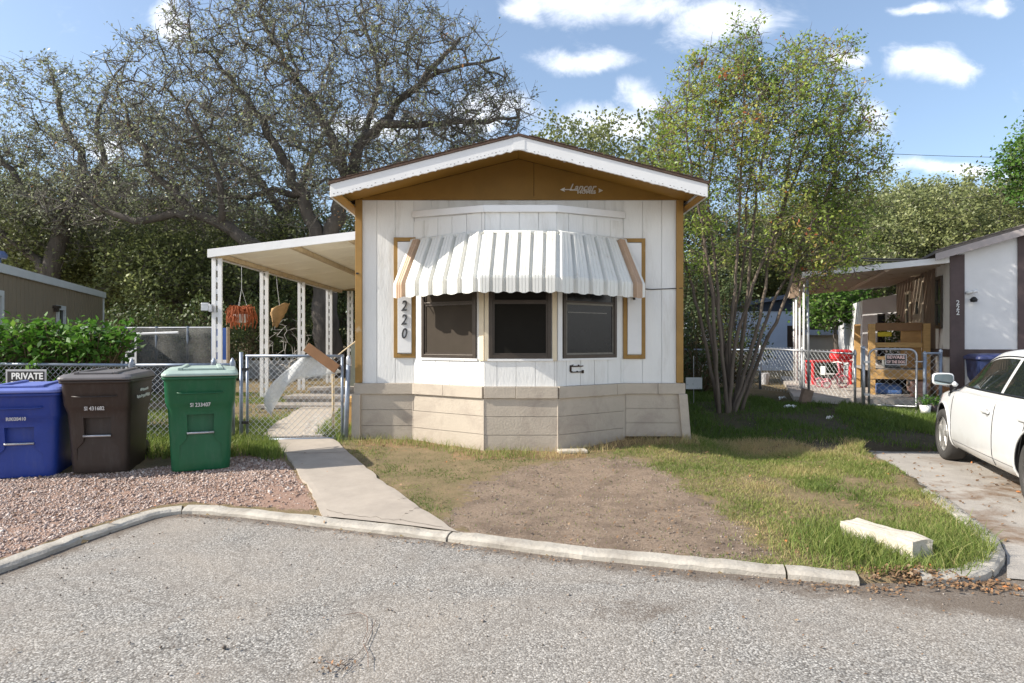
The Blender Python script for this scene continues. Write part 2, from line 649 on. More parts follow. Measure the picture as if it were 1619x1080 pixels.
def edge(mask, amt=1.5):
    f = math2(nt, 'ADD', mask, math2(nt, 'MULTIPLY', math2(nt, 'SUBTRACT', nm, .5), amt * 2))
    r = nd(nt, 'ShaderNodeMapRange', interpolation_type='SMOOTHSTEP')
    r.inputs[1].default_value = .38
    r.inputs[2].default_value = .62
    nt.links.new(f, r.inputs[0])
    return r.outputs[0]


lawn = ramp(nt, nf, [(.25, (.12, .088, .055, 1)), (.5, (.19, .15, .085, 1)), (.75, (.21, .20, .085, 1))])
lawn = mixc(nt, ramp(nt, nb, [(.42, (0, 0, 0, 1)), (.68, (1, 1, 1, 1))]), lawn, (.27, .20, .12, 1))
dirt = ramp(nt, nf, [(.28, (.165, .12, .085, 1)), (.5, (.265, .20, .148, 1)), (.72, (.35, .28, .215, 1))])
dirt = mixc(nt, ramp(nt, nb, [(.44, (0, 0, 0, 1)), (.66, (.85, .85, .85, 1))]), dirt, (.145, .108, .082, 1))
grav = ramp(nt, nf, [(.25, (.20, .12, .085, 1)), (.5, (.33, .22, .17, 1)), (.8, (.44, .33, .28, 1))])
dry = ramp(nt, nf, [(.25, (.15, .095, .05, 1)), (.5, (.27, .18, .10, 1)), (.75, (.34, .25, .15, 1))])
c = mixc(nt, edge(sp.outputs[2]), lawn, dry)
c = mixc(nt, edge(sp.outputs[0]), c, dirt)
c = mixc(nt, edge(sp.outputs[1], .7), c, grav)
c = mixc(nt, math2(nt, 'MULTIPLY', at.outputs['Alpha'], .75), c, (.042, .042, .024, 1))  # house shade painted into the soil colour, masked by alpha
nt.links.new(c, bs.inputs['Base Color'])
bs.inputs['Roughness'].default_value = .95
bs.inputs['Specular IOR Level'].default_value = .15
bumpn(nt, bs, noise(nt, ob, 60, 8, .75), .9, .02)
YARD = m
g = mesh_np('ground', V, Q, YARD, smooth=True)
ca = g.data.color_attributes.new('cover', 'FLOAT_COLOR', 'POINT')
cov = np.stack([np.maximum(m_dirt, m_shade * .9), m_grav, m_dry, sstep((XX - 2.3) / .3) * sstep((YY - 8.3) / .3) * (1 - sstep((XX - 6.3) / .8)) * (1 - sstep((YY - 13) / 2))], -1).reshape(-1, 4).astype(np.float32)  # alpha marks the ground darkened to deepen the house shadow
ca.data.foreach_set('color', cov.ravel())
struct(g, 'dirt and grass yard around the white mobile home')

# street: chip seal asphalt
m, nt, bs, out = newmat('chip_seal_asphalt')
tc = nd(nt, 'ShaderNodeTexCoord')
ob = tc.outputs['Object']
vo = nd(nt, 'ShaderNodeTexVoronoi')
vo.inputs['Scale'].default_value = 105
nt.links.new(ob, vo.inputs['Vector'])
sc_ = nd(nt, 'ShaderNodeSeparateColor')
nt.links.new(vo.outputs['Color'], sc_.inputs[0])
chips = ramp(nt, sc_.outputs[0], [(0, (.175, .167, .156, 1)), (.4, (.295, .283, .262, 1)), (.75, (.375, .36, .335, 1)), (1, (.58, .56, .52, 1))])
gapc = ramp(nt, vo.outputs['Distance'], [(.35, (1, 1, 1, 1)), (.75, (.42, .405, .39, 1))])
c = mixc(nt, 1.0, chips, gapc, 'MULTIPLY')
big = noise(nt, ob, .62, 7, .68, .7)
c = mixc(nt, ramp(nt, big, [(.40, (.0, .0, .0, 1)), (.66, (.6, .6, .6, 1))]), c, (.31, .27, .225, 1))
md = noise(nt, ob, 2.2, 7, .7, .6)
c = mixc(nt, ramp(nt, md, [(.52, (0, 0, 0, 1)), (.72, (.55, .55, .55, 1))]), c, (.185, .165, .145, 1))
# damp dirt washed out along the kerb
at = nd(nt, 'ShaderNodeAttribute', attribute_name='dirt')
ed = math2(nt, 'ADD', at.outputs['Fac'], math2(nt, 'MULTIPLY', math2(nt, 'SUBTRACT', noise(nt, ob, 5, 8, .75, .4), .5), 1.3))
er = nd(nt, 'ShaderNodeMapRange', interpolation_type='SMOOTHSTEP')
er.inputs[1].default_value = .32
er.inputs[2].default_value = .85
nt.links.new(ed, er.inputs[0])
c = mixc(nt, math2(nt, 'MULTIPLY', er.outputs[0], .8), c, (.115, .088, .066, 1))
# hairline cracks
ck = nd(nt, 'ShaderNodeTexVoronoi', feature='DISTANCE_TO_EDGE')
ck.inputs['Scale'].default_value = .42
wv = nd(nt, 'ShaderNodeVectorMath', operation='ADD')
nv = nd(nt, 'ShaderNodeTexNoise')
nv.inputs['Scale'].default_value = 2.4
nv.inputs['Detail'].default_value = 6
nt.links.new(ob, nv.inputs['Vector'])
sv = nd(nt, 'ShaderNodeVectorMath', operation='SCALE')
sv.inputs['Scale'].default_value = .55
nt.links.new(nv.outputs['Color'], sv.inputs[0])
nt.links.new(ob, wv.inputs[0])
nt.links.new(sv.outputs[0], wv.inputs[1])
nt.links.new(wv.outputs[0], ck.inputs['Vector'])
cf = ramp(nt, ck.outputs['Distance'], [(.001, (.42, .42, .42, 1)), (.006, (0, 0, 0, 1))])
c = mixc(nt, cf, c, (.12, .105, .09, 1))
nt.links.new(c, bs.inputs['Base Color'])
bs.inputs['Roughness'].default_value = .9
bs.inputs['Specular IOR Level'].default_value = .25
hh = math2(nt, 'ADD', math2(nt, 'MULTIPLY', vo.outputs['Distance'], -.6), sc_.outputs[1])
bumpn(nt, bs, hh, .55, .007)
ASPH = m
sx, sy = axis(-400, -4.4, 4.6, 400, .12), axis(-120, 2.2, 6.0, 8.65, .12)
XX, YY = np.meshgrid(sx, sy, indexing='ij')
kp = np.array(KL[2:] + GAP + KR[:3])


def dist_poly(x, y, pl):
    d = np.full(x.shape, 1e9)
    for (x0, y0), (x1, y1) in zip(pl[:-1], pl[1:]):
        vx, vy = x1 - x0, y1 - y0
        t = np.clip(((x - x0) * vx + (y - y0) * vy) / (vx * vx + vy * vy + 1e-12), 0, 1)
        d = np.minimum(d, np.hypot(x - x0 - t * vx, y - y0 - t * vy))
    return d


dk = dist_poly(XX, YY, kp)
wt = np.interp(XX, [-4, -2.9, -1, .3, 1.6, 2.2, 3.3, 4.2], [.10, .14, .10, .16, .26, .40, .48, .25])
dm = np.clip(1 - dk / (wt * 1.6), 0, 1)
dm = np.maximum(dm, .95 * np.exp(-(((XX - 2.75) / .9) ** 2 + ((YY - 3.55 + .18 * (XX - 2.7)) / .22) ** 2)))
ZZ = np.where(YY < 8.3, .006 * np.sin(XX * .9) * np.sin(YY * .8), 0) - .006
V = np.stack([XX, YY, ZZ], -1).reshape(-1, 3)
nx, ny = len(sx), len(sy)
ii, jj = np.meshgrid(np.arange(nx - 1), np.arange(ny - 1), indexing='ij')
a = (ii * ny + jj).ravel()
st = mesh_np('street', V, np.stack([a, a + ny, a + ny + 1, a + 1], -1), ASPH, smooth=True)
# cut the street away inside the raised lot so that the two sheets never cross there
bm = bmesh.new()
bm.from_mesh(st.data)
cent = np.array([f.calc_center_median()[:2] for f in bm.faces])
inn = in_poly(cent[:, 0], cent[:, 1], LOT) & (dist_poly(cent[:, 0], cent[:, 1], np.array(LOT + LOT[:1])) > .2)
bmesh.ops.delete(bm, geom=[f for f, k in zip(bm.faces, inn) if k], context='FACES')
lay = bm.verts.layers.float.new('dirt')
for v in bm.verts:
    x, y = v.co.x, v.co.y
    v[lay] = float(np.interp(x, [-1e9, 1e9], [0, 0]))
bm.to_mesh(st.data)
bm.free()
co = np.empty(len(st.data.vertices) * 3, np.float32)
st.data.vertices.foreach_get('co', co)
co = co.reshape(-1, 3)
dk = dist_poly(co[:, 0], co[:, 1], kp)
wt = np.interp(co[:, 0], [-4, -2.9, -1, .3, 1.6, 2.2, 3.3, 4.2], [.10, .14, .08, .14, .24, .36, .40, .2])
dmv = np.clip(1 - dk / (wt * 2.1), 0, 1) * 1.0
dmv = np.maximum(dmv, 1.1 * np.exp(-(((co[:, 0] - 2.9) / 1.0) ** 2 + ((co[:, 1] - 3.62 + .16 * (co[:, 0] - 2.7)) / .24) ** 2)))
dmv = np.maximum(dmv, .62 * np.exp(-(((co[:, 0] - .75) / .6) ** 2 + ((co[:, 1] - 3.55) / .28) ** 2)))
st.data.attributes['dirt'].data.foreach_set('value', dmv.astype(np.float32))
struct(st, 'grey chip seal street')

# driveway: worn concrete slab with wet stains
DRV = M('driveway_concrete', (.33, .305, .275), .85, .2, 2.6, .8, 60, .008, stain=(.17, .115, .075), sscale=.9, samt=(.50, .62))
mb = MB()
le = [px2xy(a, b, .0) for a, b in [(1592, 915), (1592, 880), (1580, 850), (1508, 795), (1430, 748), (1385, 722), (1372, 713)]]
rows = []
for (x0, y0) in le:
    rows.append([(x0 + (9.5 - x0) * t, y0 - .36 * (9.5 - x0) * t * .8, .004 + .012 * math.sin(t * 9 + y0)*0) for t in np.linspace(0, 1, 14)])
mb.sheet(rows)
struct(mb.build('driveway', DRV, smooth=True), 'stained concrete driveway under the white car')

# kerb, cast in lengths
mb = MB()


def sweep_kerb(pts, joints=(), w=.13, top=.043):
    pl = [Vector((a, b, 0)) for a, b in pts]
    # resample
    res = [pl[0]]
    for p, q in zip(pl[:-1], pl[1:]):
        n = max(1, int((q - p).length / .09))
        for k in range(1, n + 1):
            res.append(p.lerp(q, k / n))
    for _ in range(3):
        res = [res[0]] + [(res[i - 1] + res[i] * 2 + res[i + 1]) / 4 for i in range(1, len(res) - 1)] + [res[-1]]
    runs, cur, acc, nxt = [], [], 0.0, 0
    js = sorted(joints)
    for i, p in enumerate(res):
        if i: acc += (p - res[i - 1]).length
        cur.append((p, i))
        if nxt < len(js) and acc > js[nxt]:
            runs.append(cur); cur = [(p, i)]; nxt += 1
    runs.append(cur)
    for run in runs:
        if len(run) < 2: continue
        rings = []
        ps = [p for p, _ in run]
        d0, d1 = (ps[1] - ps[0]).normalized(), (ps[-1] - ps[-2]).normalized()
        ps[0] = ps[0] + d0 * .007
        ps[-1] = ps[-1] - d1 * .007
        for i, p in enumerate(ps):
            a, b = ps[max(0, i - 1)], ps[min(len(ps) - 1, i + 1)]
            t = (b - a).normalized()
            nrm = Vector((-t.y, t.x, 0))
            j1, j2, j3 = rng.normal(0, .003, 3)
            zt = top + j1
            prof = [(-.02 + j2, -.1), (-.012 + j2, zt - .02), (.012 + j3, zt - .004), (.03, zt), (w - .03, zt + .004), (w - .008, zt - .006), (w + j3, zt - .03), (w, -.1)]
            rings.append([p + nrm * q + Vector((0, 0, z)) for q, z in prof])
        mb.loft(rings)


def arc_at(poly, px, py):
    x, y = px2xy(px, py, .07)
    P_ = np.array(poly); best, acc_ = (9, 0), 0.0
    for (a0, b0), (a1, b1) in zip(P_[:-1], P_[1:]):
        L_ = math.hypot(a1 - a0, b1 - b0)
        t = min(1, max(0, ((x - a0) * (a1 - a0) + (y - b0) * (b1 - b0)) / L_ ** 2))
        d = math.hypot(x - a0 - t * (a1 - a0), y - b0 - t * (b1 - b0))
        if d < best[0]: best = (d, acc_ + t * L_)
        acc_ += L_
    return best[1]


sweep_kerb(KL, joints=(10.5, arc_at(KL, 282, 797), arc_at(KL, 684, 837), arc_at(KL, 1214, 893)))
sweep_kerb([KR[0], KR[1], KR[2], KR[3], KR[4]] + KR[5:], joints=(.5, 2.0, 3.4), w=.13, top=.055)
kb = mb.build('kerb', KERBM, smooth=False)
struct(kb, 'pale concrete kerb along the street edge')

# path
gl, gr = [G(a, b)[:2] for a, b in PL], [G(a, b)[:2] for a, b in PR]


def resample(pl, n):
    pl = np.array(pl)
    d = np.r_[0, np.cumsum(np.hypot(*np.diff(pl, axis=0).T))]
    t = np.linspace(0, d[-1], n)
    return np.c_[np.interp(t, d, pl[:, 0]), np.interp(t, d, pl[:, 1])]


A, B = resample(gl, 60), resample(gr, 60)
mb = MB()
rows = []
for a, b in zip(A, B):
    r = []
    for k, t in enumerate([0, 0, .08, .3, .5, .7, .92, 1, 1]):
        x, y = a + (b - a) * t
        e = rng.normal(0, .012) if k in (0, 1, 7, 8) else 0
        z = gz1(x, y) + (.027 if 0 < k < 8 else -.06) - (.004 if k in (1, 7) else 0)
        r.append((x + (e if k > 1 or True else 0), y, z))
    rows.append(r)
mb.sheet(rows)
pa = struct(mb.build('path', CONC), 'cracked concrete path from street to chain link gate')
CRACK = M('crack_dirt', (.07, .055, .04), .95, .2, 20, 0)
mb = MB()
for pts, wd in [([(632, 822), (640, 813), (652, 806), (664, 801), (668, 797)], .006), ([(516, 806), (545, 813), (585, 817), (632, 822), (700, 833)], .003),
                ([(628, 790), (646, 786)], .005), ([(455, 716), (548, 714)], .006)]:
    P = []
    for (p, q) in zip(pts[:-1], pts[1:]):
        for t in np.linspace(0, 1, 6)[:-1]:
            P.append((p[0] + (q[0] - p[0]) * t, p[1] + (q[1] - p[1]) * t + rng.normal(0, .8)))
    P.append(pts[-1])
    g3 = [G(a, b, .030) for a, b in P]
    rr = []
    for i, p in enumerate(g3):
        w = wd * rng.uniform(.4, 1.2)
        rr.append([(p[0], p[1] - w, p[2]), (p[0], p[1] + w, p[2])])
    mb.sheet(rr)
mb.build('crack', CRACK, pa)
# ------------------------------------------------------------------ the white mobile home
HY, XL, XR = 8.4, -2.038, 2.24
H = thing('mobile_home', 'white mobile home with ochre gable, bay window and striped metal awning', 'mobile home', (.1, 8.4, .2))
EAVE_Z, APEX_Z, AX, YF, YB = 3.373, 3.941, .083, 7.58, 24.5
ZS = .95                                   # top of skirting
ZB = 3.375                                 # bottom of gable panel
bayP = [(-1.30, HY), (-.33, 7.75), (.546, 7.75), (1.475, HY)]


def frame(p, q):
    p, q = Vector(p), Vector(q)
    u = (q - p)
    L = u.length
    u.normalize()
    return p, u, Vector((u.y, -u.x)), L


def planks(mb, p, q, z0, z1, w=.203, off=0.0, gap=.007, th=.022, start=0.0):
    o, u, n, L = frame(p, q)
    mb.fbox(o, u, n, 0, L, z0, z1, -.03, off)      # backing, seen in the grooves
    k = start
    while k < L - .01:
        a, b = max(k, 0) + gap / 2, min(k + w, L) - gap / 2
        if b - a > .01:
            mb.fbox(o, u, n, a, b, z0, z1 - .002, off + .0, off + .009 + rng.uniform(0, .0015))
        k += w


mb = MB()
planks(mb, (XL, HY), bayP[0], ZS, ZB, w=.245, start=-.0)
planks(mb, bayP[3], (XR, HY), ZS, ZB, w=.255)
planks(mb, bayP[0], bayP[3], 3.17, ZB, w=.23)
FA = [frame(bayP[i], bayP[i + 1]) for i in range(3)]
WIN = [(.150, 1.045), (.05, .812), (.09, .995)]
for (o, u, n, L), (a, b) in zip(FA, WIN):
    p, q = o, o + u * L
    pa_, pb_ = o + u * a, o + u * b
    planks(mb, p, q, ZS, 1.285, w=.235, start=-.09)
    planks(mb, p, q, 2.56, 3.09, w=.235, start=-.05)
    planks(mb, p, pa_, 1.285, 2.56, w=.3)
    planks(mb, pb_, q, 1.285, 2.56, w=.3)
# side and back walls
mb.bb(XL, XL + .05, HY + .03, YB - .3, .3, 3.40)
mb.bb(XR - .05, XR, HY + .03, YB - .3, .3, 3.40)
mb.bb(XL + .05, XR - .05, YB - .35, YB - .3, .3, 3.6)
mb.build('siding', WHITE, H)

mb = MB()                                   # corner boards and gable
GABLE_T = (APEX_Z - EAVE_Z) / (AX - (-2.157))
gz_at = lambda x: APEX_Z - abs(x - AX) * GABLE_T - .026
mb2 = MB()
mb2.prism([(XL, HY - .03, ZB), (.287, HY - .03, ZB), (.287, HY - .03, gz_at(.287)), (AX, HY - .03, gz_at(AX)), (XL, HY - .03, max(ZB + .002, gz_at(XL)))], (0, .04, 0))
mb2.prism([(.293, HY - .03, ZB), (XR, HY - .03, ZB), (XR, HY - .03, max(ZB + .002, gz_at(XR))), (.293, HY - .03, gz_at(.293))], (0, .04, 0))
mb2.bb(XL + .06, XR - .06, HY - .036, HY - .0305, ZB, ZB + .045)
mb2.build('gable_panel', OCHRE, H)
for x0, x1 in ((XL - .035, XL + .055), (XR - .065, XR + .025)):
    m1 = MB().bb(x0, x1, HY - .045, HY + .06, ZS + .004, ZB + .0)
    m1.build('corner_board', OCHRE_TRIM, H, bevel=.004)
# soffits (under the eaves and the rake)
mb = MB()
for sx, xw in ((-1, XL), (1, XR)):
    xe = AX + sx * 2.235
    mb.prism([(xe, YF + .03, EAVE_Z - .14), (xw + sx * .036, YF + .03, EAVE_Z - .10), (xw + sx * .036, YF + .03, EAVE_Z - .085), (xe, YF + .03, EAVE_Z - .125)], (0, YB - YF - .3, 0))
for sx in (-1, 1):
    mb.prism([(AX + .001 * sx, YF + .003, APEX_Z - .022), (AX + sx * 2.23, YF + .003, APEX_Z - .022 - 2.23 * GABLE_T), (AX + sx * 2.23, YF + .003, APEX_Z - .006 - 2.23 * GABLE_T), (AX + .001 * sx, YF + .003, APEX_Z - .006)], (0, HY - YF - .04, 0))
mb.build('soffit', SOFFIT, H)
# roof
mb = MB()
for sx in (-1, 1):
    xe, ze = AX + sx * 2.275, APEX_Z - 2.275 * GABLE_T
    for k, (y0, lift) in enumerate([(YF - .045, 0.0), (YF - .03, .014), (YF - .02, .026)]):
        mb.prism([(AX, y0, APEX_Z + .012 + lift), (xe, y0, ze + .012 + lift), (xe, y0, ze + .024 + lift), (AX, y0, APEX_Z + .024 + lift)], (0, YB - y0, 0))
    # course lines of the shingles
    for q in np.arange(.12, 2.2, .15):
        x = AX + sx * q
        z = APEX_Z - q * GABLE_T + .052
        mb.prism([(x, YF - .03, z), (x + sx * .14, YF - .03, z - .14 * GABLE_T), (x + sx * .14, YF - .03, z - .14 * GABLE_T + .012), (x, YF - .03, z + .004)], (0, YB - YF, 0))
roof = mb.build('roof', SHINGLE, H)
# fascia boards with peeling lower edge
for sx in (-1, 1):
    mb = MB()
    n = 90
    top, bot = [], []
    for i in range(n + 1):
        q = 2.25 * i / n
        zt = APEX_Z - q * GABLE_T + .008
        top.append((AX + sx * q, zt))
        bot.append((AX + sx * q, zt - .152 - (.006 * (i % 4 == 0)) + rng.normal(0, .0025)))
    for y0, y1, nsf in ((YF - .03, YF, 0),):
        vs = [(x, y0, z) for x, z in top] + [(x, y0, z) for x, z in bot] + [(x, y1, z) for x, z in top] + [(x, y1, z) for x, z in bot]
        N = n + 1
        fs = []
        for i in range(n):
            fs += [(i, i + 1, N + i + 1, N + i), (2 * N + i, 3 * N + i, 3 * N + i + 1, 2 * N + i + 1), (i, 2 * N + i, 2 * N + i + 1, i + 1), (N + i, N + i + 1, 3 * N + i + 1, 3 * N + i)]
        fs += [(0, N, 3 * N, 2 * N), (n, 2 * N + n, 3 * N + n, N + n)]
        mb.add(vs, fs)
    # dark nail line and scuffs along the lower edge
    mb.mi = 1
    for q in np.arange(.05, 2.23, .045):
        zt = APEX_Z - q * GABLE_T + .008
        if rng.random() < .75:
            l = rng.uniform(.004, .02)
            mb.box((AX + sx * q, YF - .0305, zt - .118 - rng.uniform(0, .02)), (l, .002, rng.uniform(.003, .008)), M=Matrix.Rotation(sx * .25, 3, 'Y'))
    mb.build('fascia', [WHITE_TRIM, M('exposed_grey_wood', (.17, .15, .14), .9, .2, 20, 0) if sx < 0 else bpy.data.materials['exposed_grey_wood']], H)
mb = MB().bb(AX - .07, AX + .07, YF - .034, YF - .0305, APEX_Z - .15, APEX_Z - .012)
mb.build('ridge_cap', WHITE_TRIM, H)
for sx in (-1, 1):                          # eave boards along the sides
    xe = AX + sx * 2.255
    MB().bb(xe - .012, xe + .012, YF + .005, YB, EAVE_Z - .14, EAVE_Z + .0).build('eave_board', WHITE_TRIM, H)

# cap of the bay
mb = MB()
for i, (o, u, n, L) in enumerate(FA):
    e0, e1 = (-.0 if i == 0 else -.012), (L if i == 2 else L + .012)
    p0_, p1_ = o + u * e0, o + u * e1
    za, zb_ = {0: (3.225, 3.165), 1: (3.165, 3.165), 2: (3.165, 3.215)}[i]
    q = [(p0_, za), (p1_, zb_)]
    vs = []
    for pp_, zz_ in q:
        for nn_ in (.0115, .045):
            for dz in (-.085, 0):
                w_ = pp_ + n * nn_
                vs.append((w_.x, w_.y, zz_ + dz))
    mb.add(vs, [(0, 1, 3, 2), (4, 6, 7, 5), (0, 2, 6, 4), (1, 5, 7, 3), (0, 4, 5, 1), (2, 3, 7, 6)])
mb.add([(x, y, z) for (x, y), z in zip(bayP, (3.21, 3.155, 3.155, 3.20))] + [(x, y, 3.06) for x, y in bayP], [(0, 1, 2, 3), (7, 6, 5, 4), (0, 4, 5, 1), (1, 5, 6, 2), (2, 6, 7, 3), (3, 7, 4, 0)])
mb.build('bay_cap', WHITE_TRIM, H, bevel=.005)

# windows
bay_w = []
for wi, ((o, u, n, L), (a, b)) in enumerate(zip(FA, WIN)):
    z0, z1 = 1.29, 2.55
    fr = MB()
    t = .045
    fr.fbox(o, u, n, a, a + t, z0, z1, -.02, .03)
    fr.fbox(o, u, n, b - t, b, z0, z1, -.02, .03)
    fr.fbox(o, u, n, a + t, b - t, z0, z0 + t, -.02, .03)
    fr.fbox(o, u, n, a + t, b - t, z1 - t, z1, -.02, .03)
    fr.fbox(o, u, n, a + t, b - t, 1.985, 2.01, -.015, .022)
    w = fr.build('window', BRONZE, H, bevel=.003)
    sc = MB()
    t2 = t + .022
    sc.fbox(o, u, n, a + t, b - t, z0 + t, z1 - t, -.012, .004)
    sc.build('insect_screen' if wi < 2 else 'pane', (SCREEN, SCREEN2, DGLASS)[wi], w)
    sf = MB()
    for (c0, c1, d0, d1) in ((a + t + .001, a + t2, z0 + t, z1 - t), (b - t2, b - t - .001, z0 + t, z1 - t), (a + t2, b - t2, z0 + t + .001, z0 + t2), (a + t2, b - t2, 1.96, 1.984)):
        sf.fbox(o, u, n, c0, c1, d0, d1, .0045, .014)
    sf.build('screen_frame', BRONZE if wi != 2 else M('worn_aluminium', (.16, .15, .13), .5, .2, 10, 0, metal=.4), w)
    if wi == 2:                             # pale blind rail seen through the right pane
        MB().fbox(o, u, n, a + .09, b - .16, 1.858, 1.869, .0042, .0052).build('blind_rail', M('dim_blind', (.17, .165, .155), .5, .1, 9, 0), w)
    sb = MB()
    sb.fbox(o, u, n, a - .02, b + .02, z0 - .028, z0 - .001, .0, .028)
    sb.build('sill', WHITE_TRIM, w)
# cream posts at the corners of the bay
for i, s in ((1, 0), (1, 1)):
    pass
for (o, u, n, L), e0, e1, mt in ((FA[0], FA[0][3] - .075, FA[0][3] - .002, CREAM), (FA[1], -.004, .045, CREAM), (FA[1], FA[1][3] - .055, FA[1][3] + .004, CREAM), (FA[2], .003, .07, WHITE_TRIM)):
    MB().fbox(o, u, n, e0, e1, 1.262, 2.56, .0115, .027).build('mullion_post', mt, H, bevel=.003)

# ochre frames either side of the bay
for (x0, x1, z0, z1) in ((-1.565, -1.275, 1.285, 2.878), (1.474, 1.765, 1.27, 2.865)):
    t = .052
    f = MB()
    y0, y1 = HY - .035, HY - .0115
    f.bb(x0, x0 + t, y0, y1, z0, z1)
    f.bb(x1 - t, x1, y0, y1, z0, z1)
    f.bb(x0 + t, x1 - t, y0, y1, z0, z0 + t)
    f.bb(x0 + t, x1 - t, y0, y1, z1 - t, z1)
    fo = f.build('shutter_frame', OCHRE_TRIM, H, bevel=.003)
    MB().bb(x0 + t + .002, x1 - t - .002, HY - .046, HY - .0118, z0 + t + .012, z1 - t - .01).build('shutter_panel', WHITE_TRIM, fo, bevel=.004)
for k, ch in enumerate('220'):
    put_text('house_number', ch, .195, GREY_NUM, H, (-1.428, HY - .052, 1.965 - k * .182), shear=.18, ext=.006, bold=.002, sx=.78)

# awning
T = [(-1.30, HY), (-.33, 7.75), (.546, 7.75), (1.475, HY)]
off = .03
T = [(-1.33, HY - .03), (-.345, 7.712), (.562, 7.712), (1.505, HY - .03)]
Bt = [(-1.505, 8.10), (-.375, 7.14), (.515, 7.14), (1.69, 8.10)]
ZT, ZM, ZV = 2.815, 2.225, 2.062
aw = [MB(), MB(), MB(), MB()]
prof = [(0, 0), (.06, 0), (.11, 1), (.27, 1), (.29, .85), (.31, 1), (.52, 1), (.54, .85), (.56, 1), (.78, 1), (.83, 0), (.92, 0), (1, 0)]
HR = .046
for pi in range(3):
    nr = 6
    t0, t1, b0, b1 = [np.array(q, float) for q in (T[pi], T[pi + 1], Bt[pi], Bt[pi + 1])]
    nn = np.array([(t1 - t0)[1], -(t1 - t0)[0]])
    nn /= np.hypot(*nn)
    for r in range(nr):
        tan = (pi == 0 and r == 0) or (pi == 2 and r == nr - 1)
        for k in range(len(prof) - 1):
            PR_ = prof if not tan else [(0, 0), (.05, .6), (.30, .6), (.34, 1), (.44, 1), (.46, .85), (.48, 1), (.60, 1), (.62, .85), (.64, 1), (.78, 1), (.84, 0), (1, 0)]
            if tan and pi == 2: PR_ = [(1 - a_, b_) for a_, b_ in PR_[::-1]]
            (ua, ha), (ub, hb) = PR_[k], PR_[k + 1]
            rows = []
            for (f, hgt) in ((ua, ha), (ub, hb)):
                u = (r + f) / nr
                pt, pb = t0 + (t1 - t0) * u, b0 + (b1 - b0) * u
                o = nn * hgt * HR
                bulge = abs(math.sin(math.pi * min(1, max(0, (f - .06) / .74)))) if f < .80 else -.35 * math.sin(math.pi * (f - .80) / .20)
                rows.append([(pt[0] + o[0], pt[1] + o[1], ZT + hgt * HR * .5), (pb[0] + o[0], pb[1] + o[1], ZM + hgt * HR * .4),
                             (pb[0] + o[0] * 1.1, pb[1] + o[1] * 1.1, ZM - .012), (pb[0] + o[0] * 1.05, pb[1] + o[1] * 1.05, ZV - .018 * bulge)])
            pan = tan and (k in (2, 3, 4, 5, 6, 7, 8, 9, 10) if pi == 0 else k in (1, 2, 3, 4, 5, 6, 7, 8, 9))
            aw[3 if (tan and pan and pi == 2) else (1 if pan else 0)].sheet(rows)
A_ = aw[0].build('awning', AWN_WHITE, H, solid=.0025, fix=True)
aw[1].build('striped_pan', AWN_TAN, A_, solid=.0025)
aw[3].build('striped_pan', AWN_TAN, A_, solid=.0025)
mb = MB()
for pi in range(3):                        # head rail over the awning
    mb.tube([(T[pi][0], T[pi][1] + .005, ZT + .018), (T[pi + 1][0], T[pi + 1][1] + .005, ZT + .018)], .026, 8)
mb.build('head_rail', AWN_WHITE, A_, smooth=True)
for s in (0, 3):                            # end brackets
    MB().tube([(T[s][0], T[s][1], 2.30), (Bt[s][0] * .985, Bt[s][1] + .02, ZM - .02)], .008, 6).build('awning_bracket', STEEL, A_)

# skirting, with soil splash rising unevenly from the ground
nt_ = SKIRT.node_tree
b_ = [n for n in nt_.nodes if n.type == 'BSDF_PRINCIPLED'][0]
src_ = b_.inputs['Base Color'].links[0].from_socket
tc_ = nd(nt_, 'ShaderNodeTexCoord')
sz_ = nd(nt_, 'ShaderNodeSeparateXYZ')
nt_.links.new(tc_.outputs['Object'], sz_.inputs[0])
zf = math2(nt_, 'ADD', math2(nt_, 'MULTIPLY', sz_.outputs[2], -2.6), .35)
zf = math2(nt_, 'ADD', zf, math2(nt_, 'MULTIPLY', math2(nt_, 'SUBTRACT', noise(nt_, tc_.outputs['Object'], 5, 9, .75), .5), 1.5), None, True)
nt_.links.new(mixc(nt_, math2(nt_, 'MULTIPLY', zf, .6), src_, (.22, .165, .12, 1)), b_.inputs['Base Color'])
SK = [(XL - .05, HY - .02), (-1.31, HY - .02), (-.345, 7.73), (.56, 7.73), (1.485, HY - .02), (XR + .05, HY - .02)]
mb, tb = MB(), MB()
for i in range(5):
    o, u, n, L = frame(SK[i], SK[i + 1])
    zb = min(gz1(*SK[i]), gz1(*SK[i + 1])) - .03
    zt = .805
    gapz = .055 if i == 4 else .0
    st_ = (zt - zb - gapz) / 3
    for r in range(3):
        z1 = zt - r * st_
        z0 = z1 - st_ + .006
        if r == 2: z0 += rng.uniform(0, .012) + (.02 if i in (0,) else 0)
        brk = [0, L] if i != 4 else [0, .02, L]
        for a, b in zip(brk[:-1], brk[1:]):
            o3 = rng.uniform(-.002, .004)
            mb.fbox(o, u, n, a + .003, b - .003, z0, z1, -.012 + o3, .006 + o3)
    mb.fbox(o, u, n, .0, L, zb + (.09 if i == 4 else .0), zt, -.03, -.0125)
    # band board on top
    cuts = {0: [0, L], 1: [0, L * .46, L], 2: [0, L * .43, L], 3: [0, L * .86, L], 4: [0, L * .55, L]}[i]
    for a, b in zip(cuts[:-1], cuts[1:]):
        tb.fbox(o, u, n, a + .002, b - .002, .807 + rng.uniform(-.004, .004), ZS - .002, -.02, .032 + rng.uniform(0, .004))
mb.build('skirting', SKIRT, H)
tb.build('skirting_band', SKIRT, H, bevel=.004)
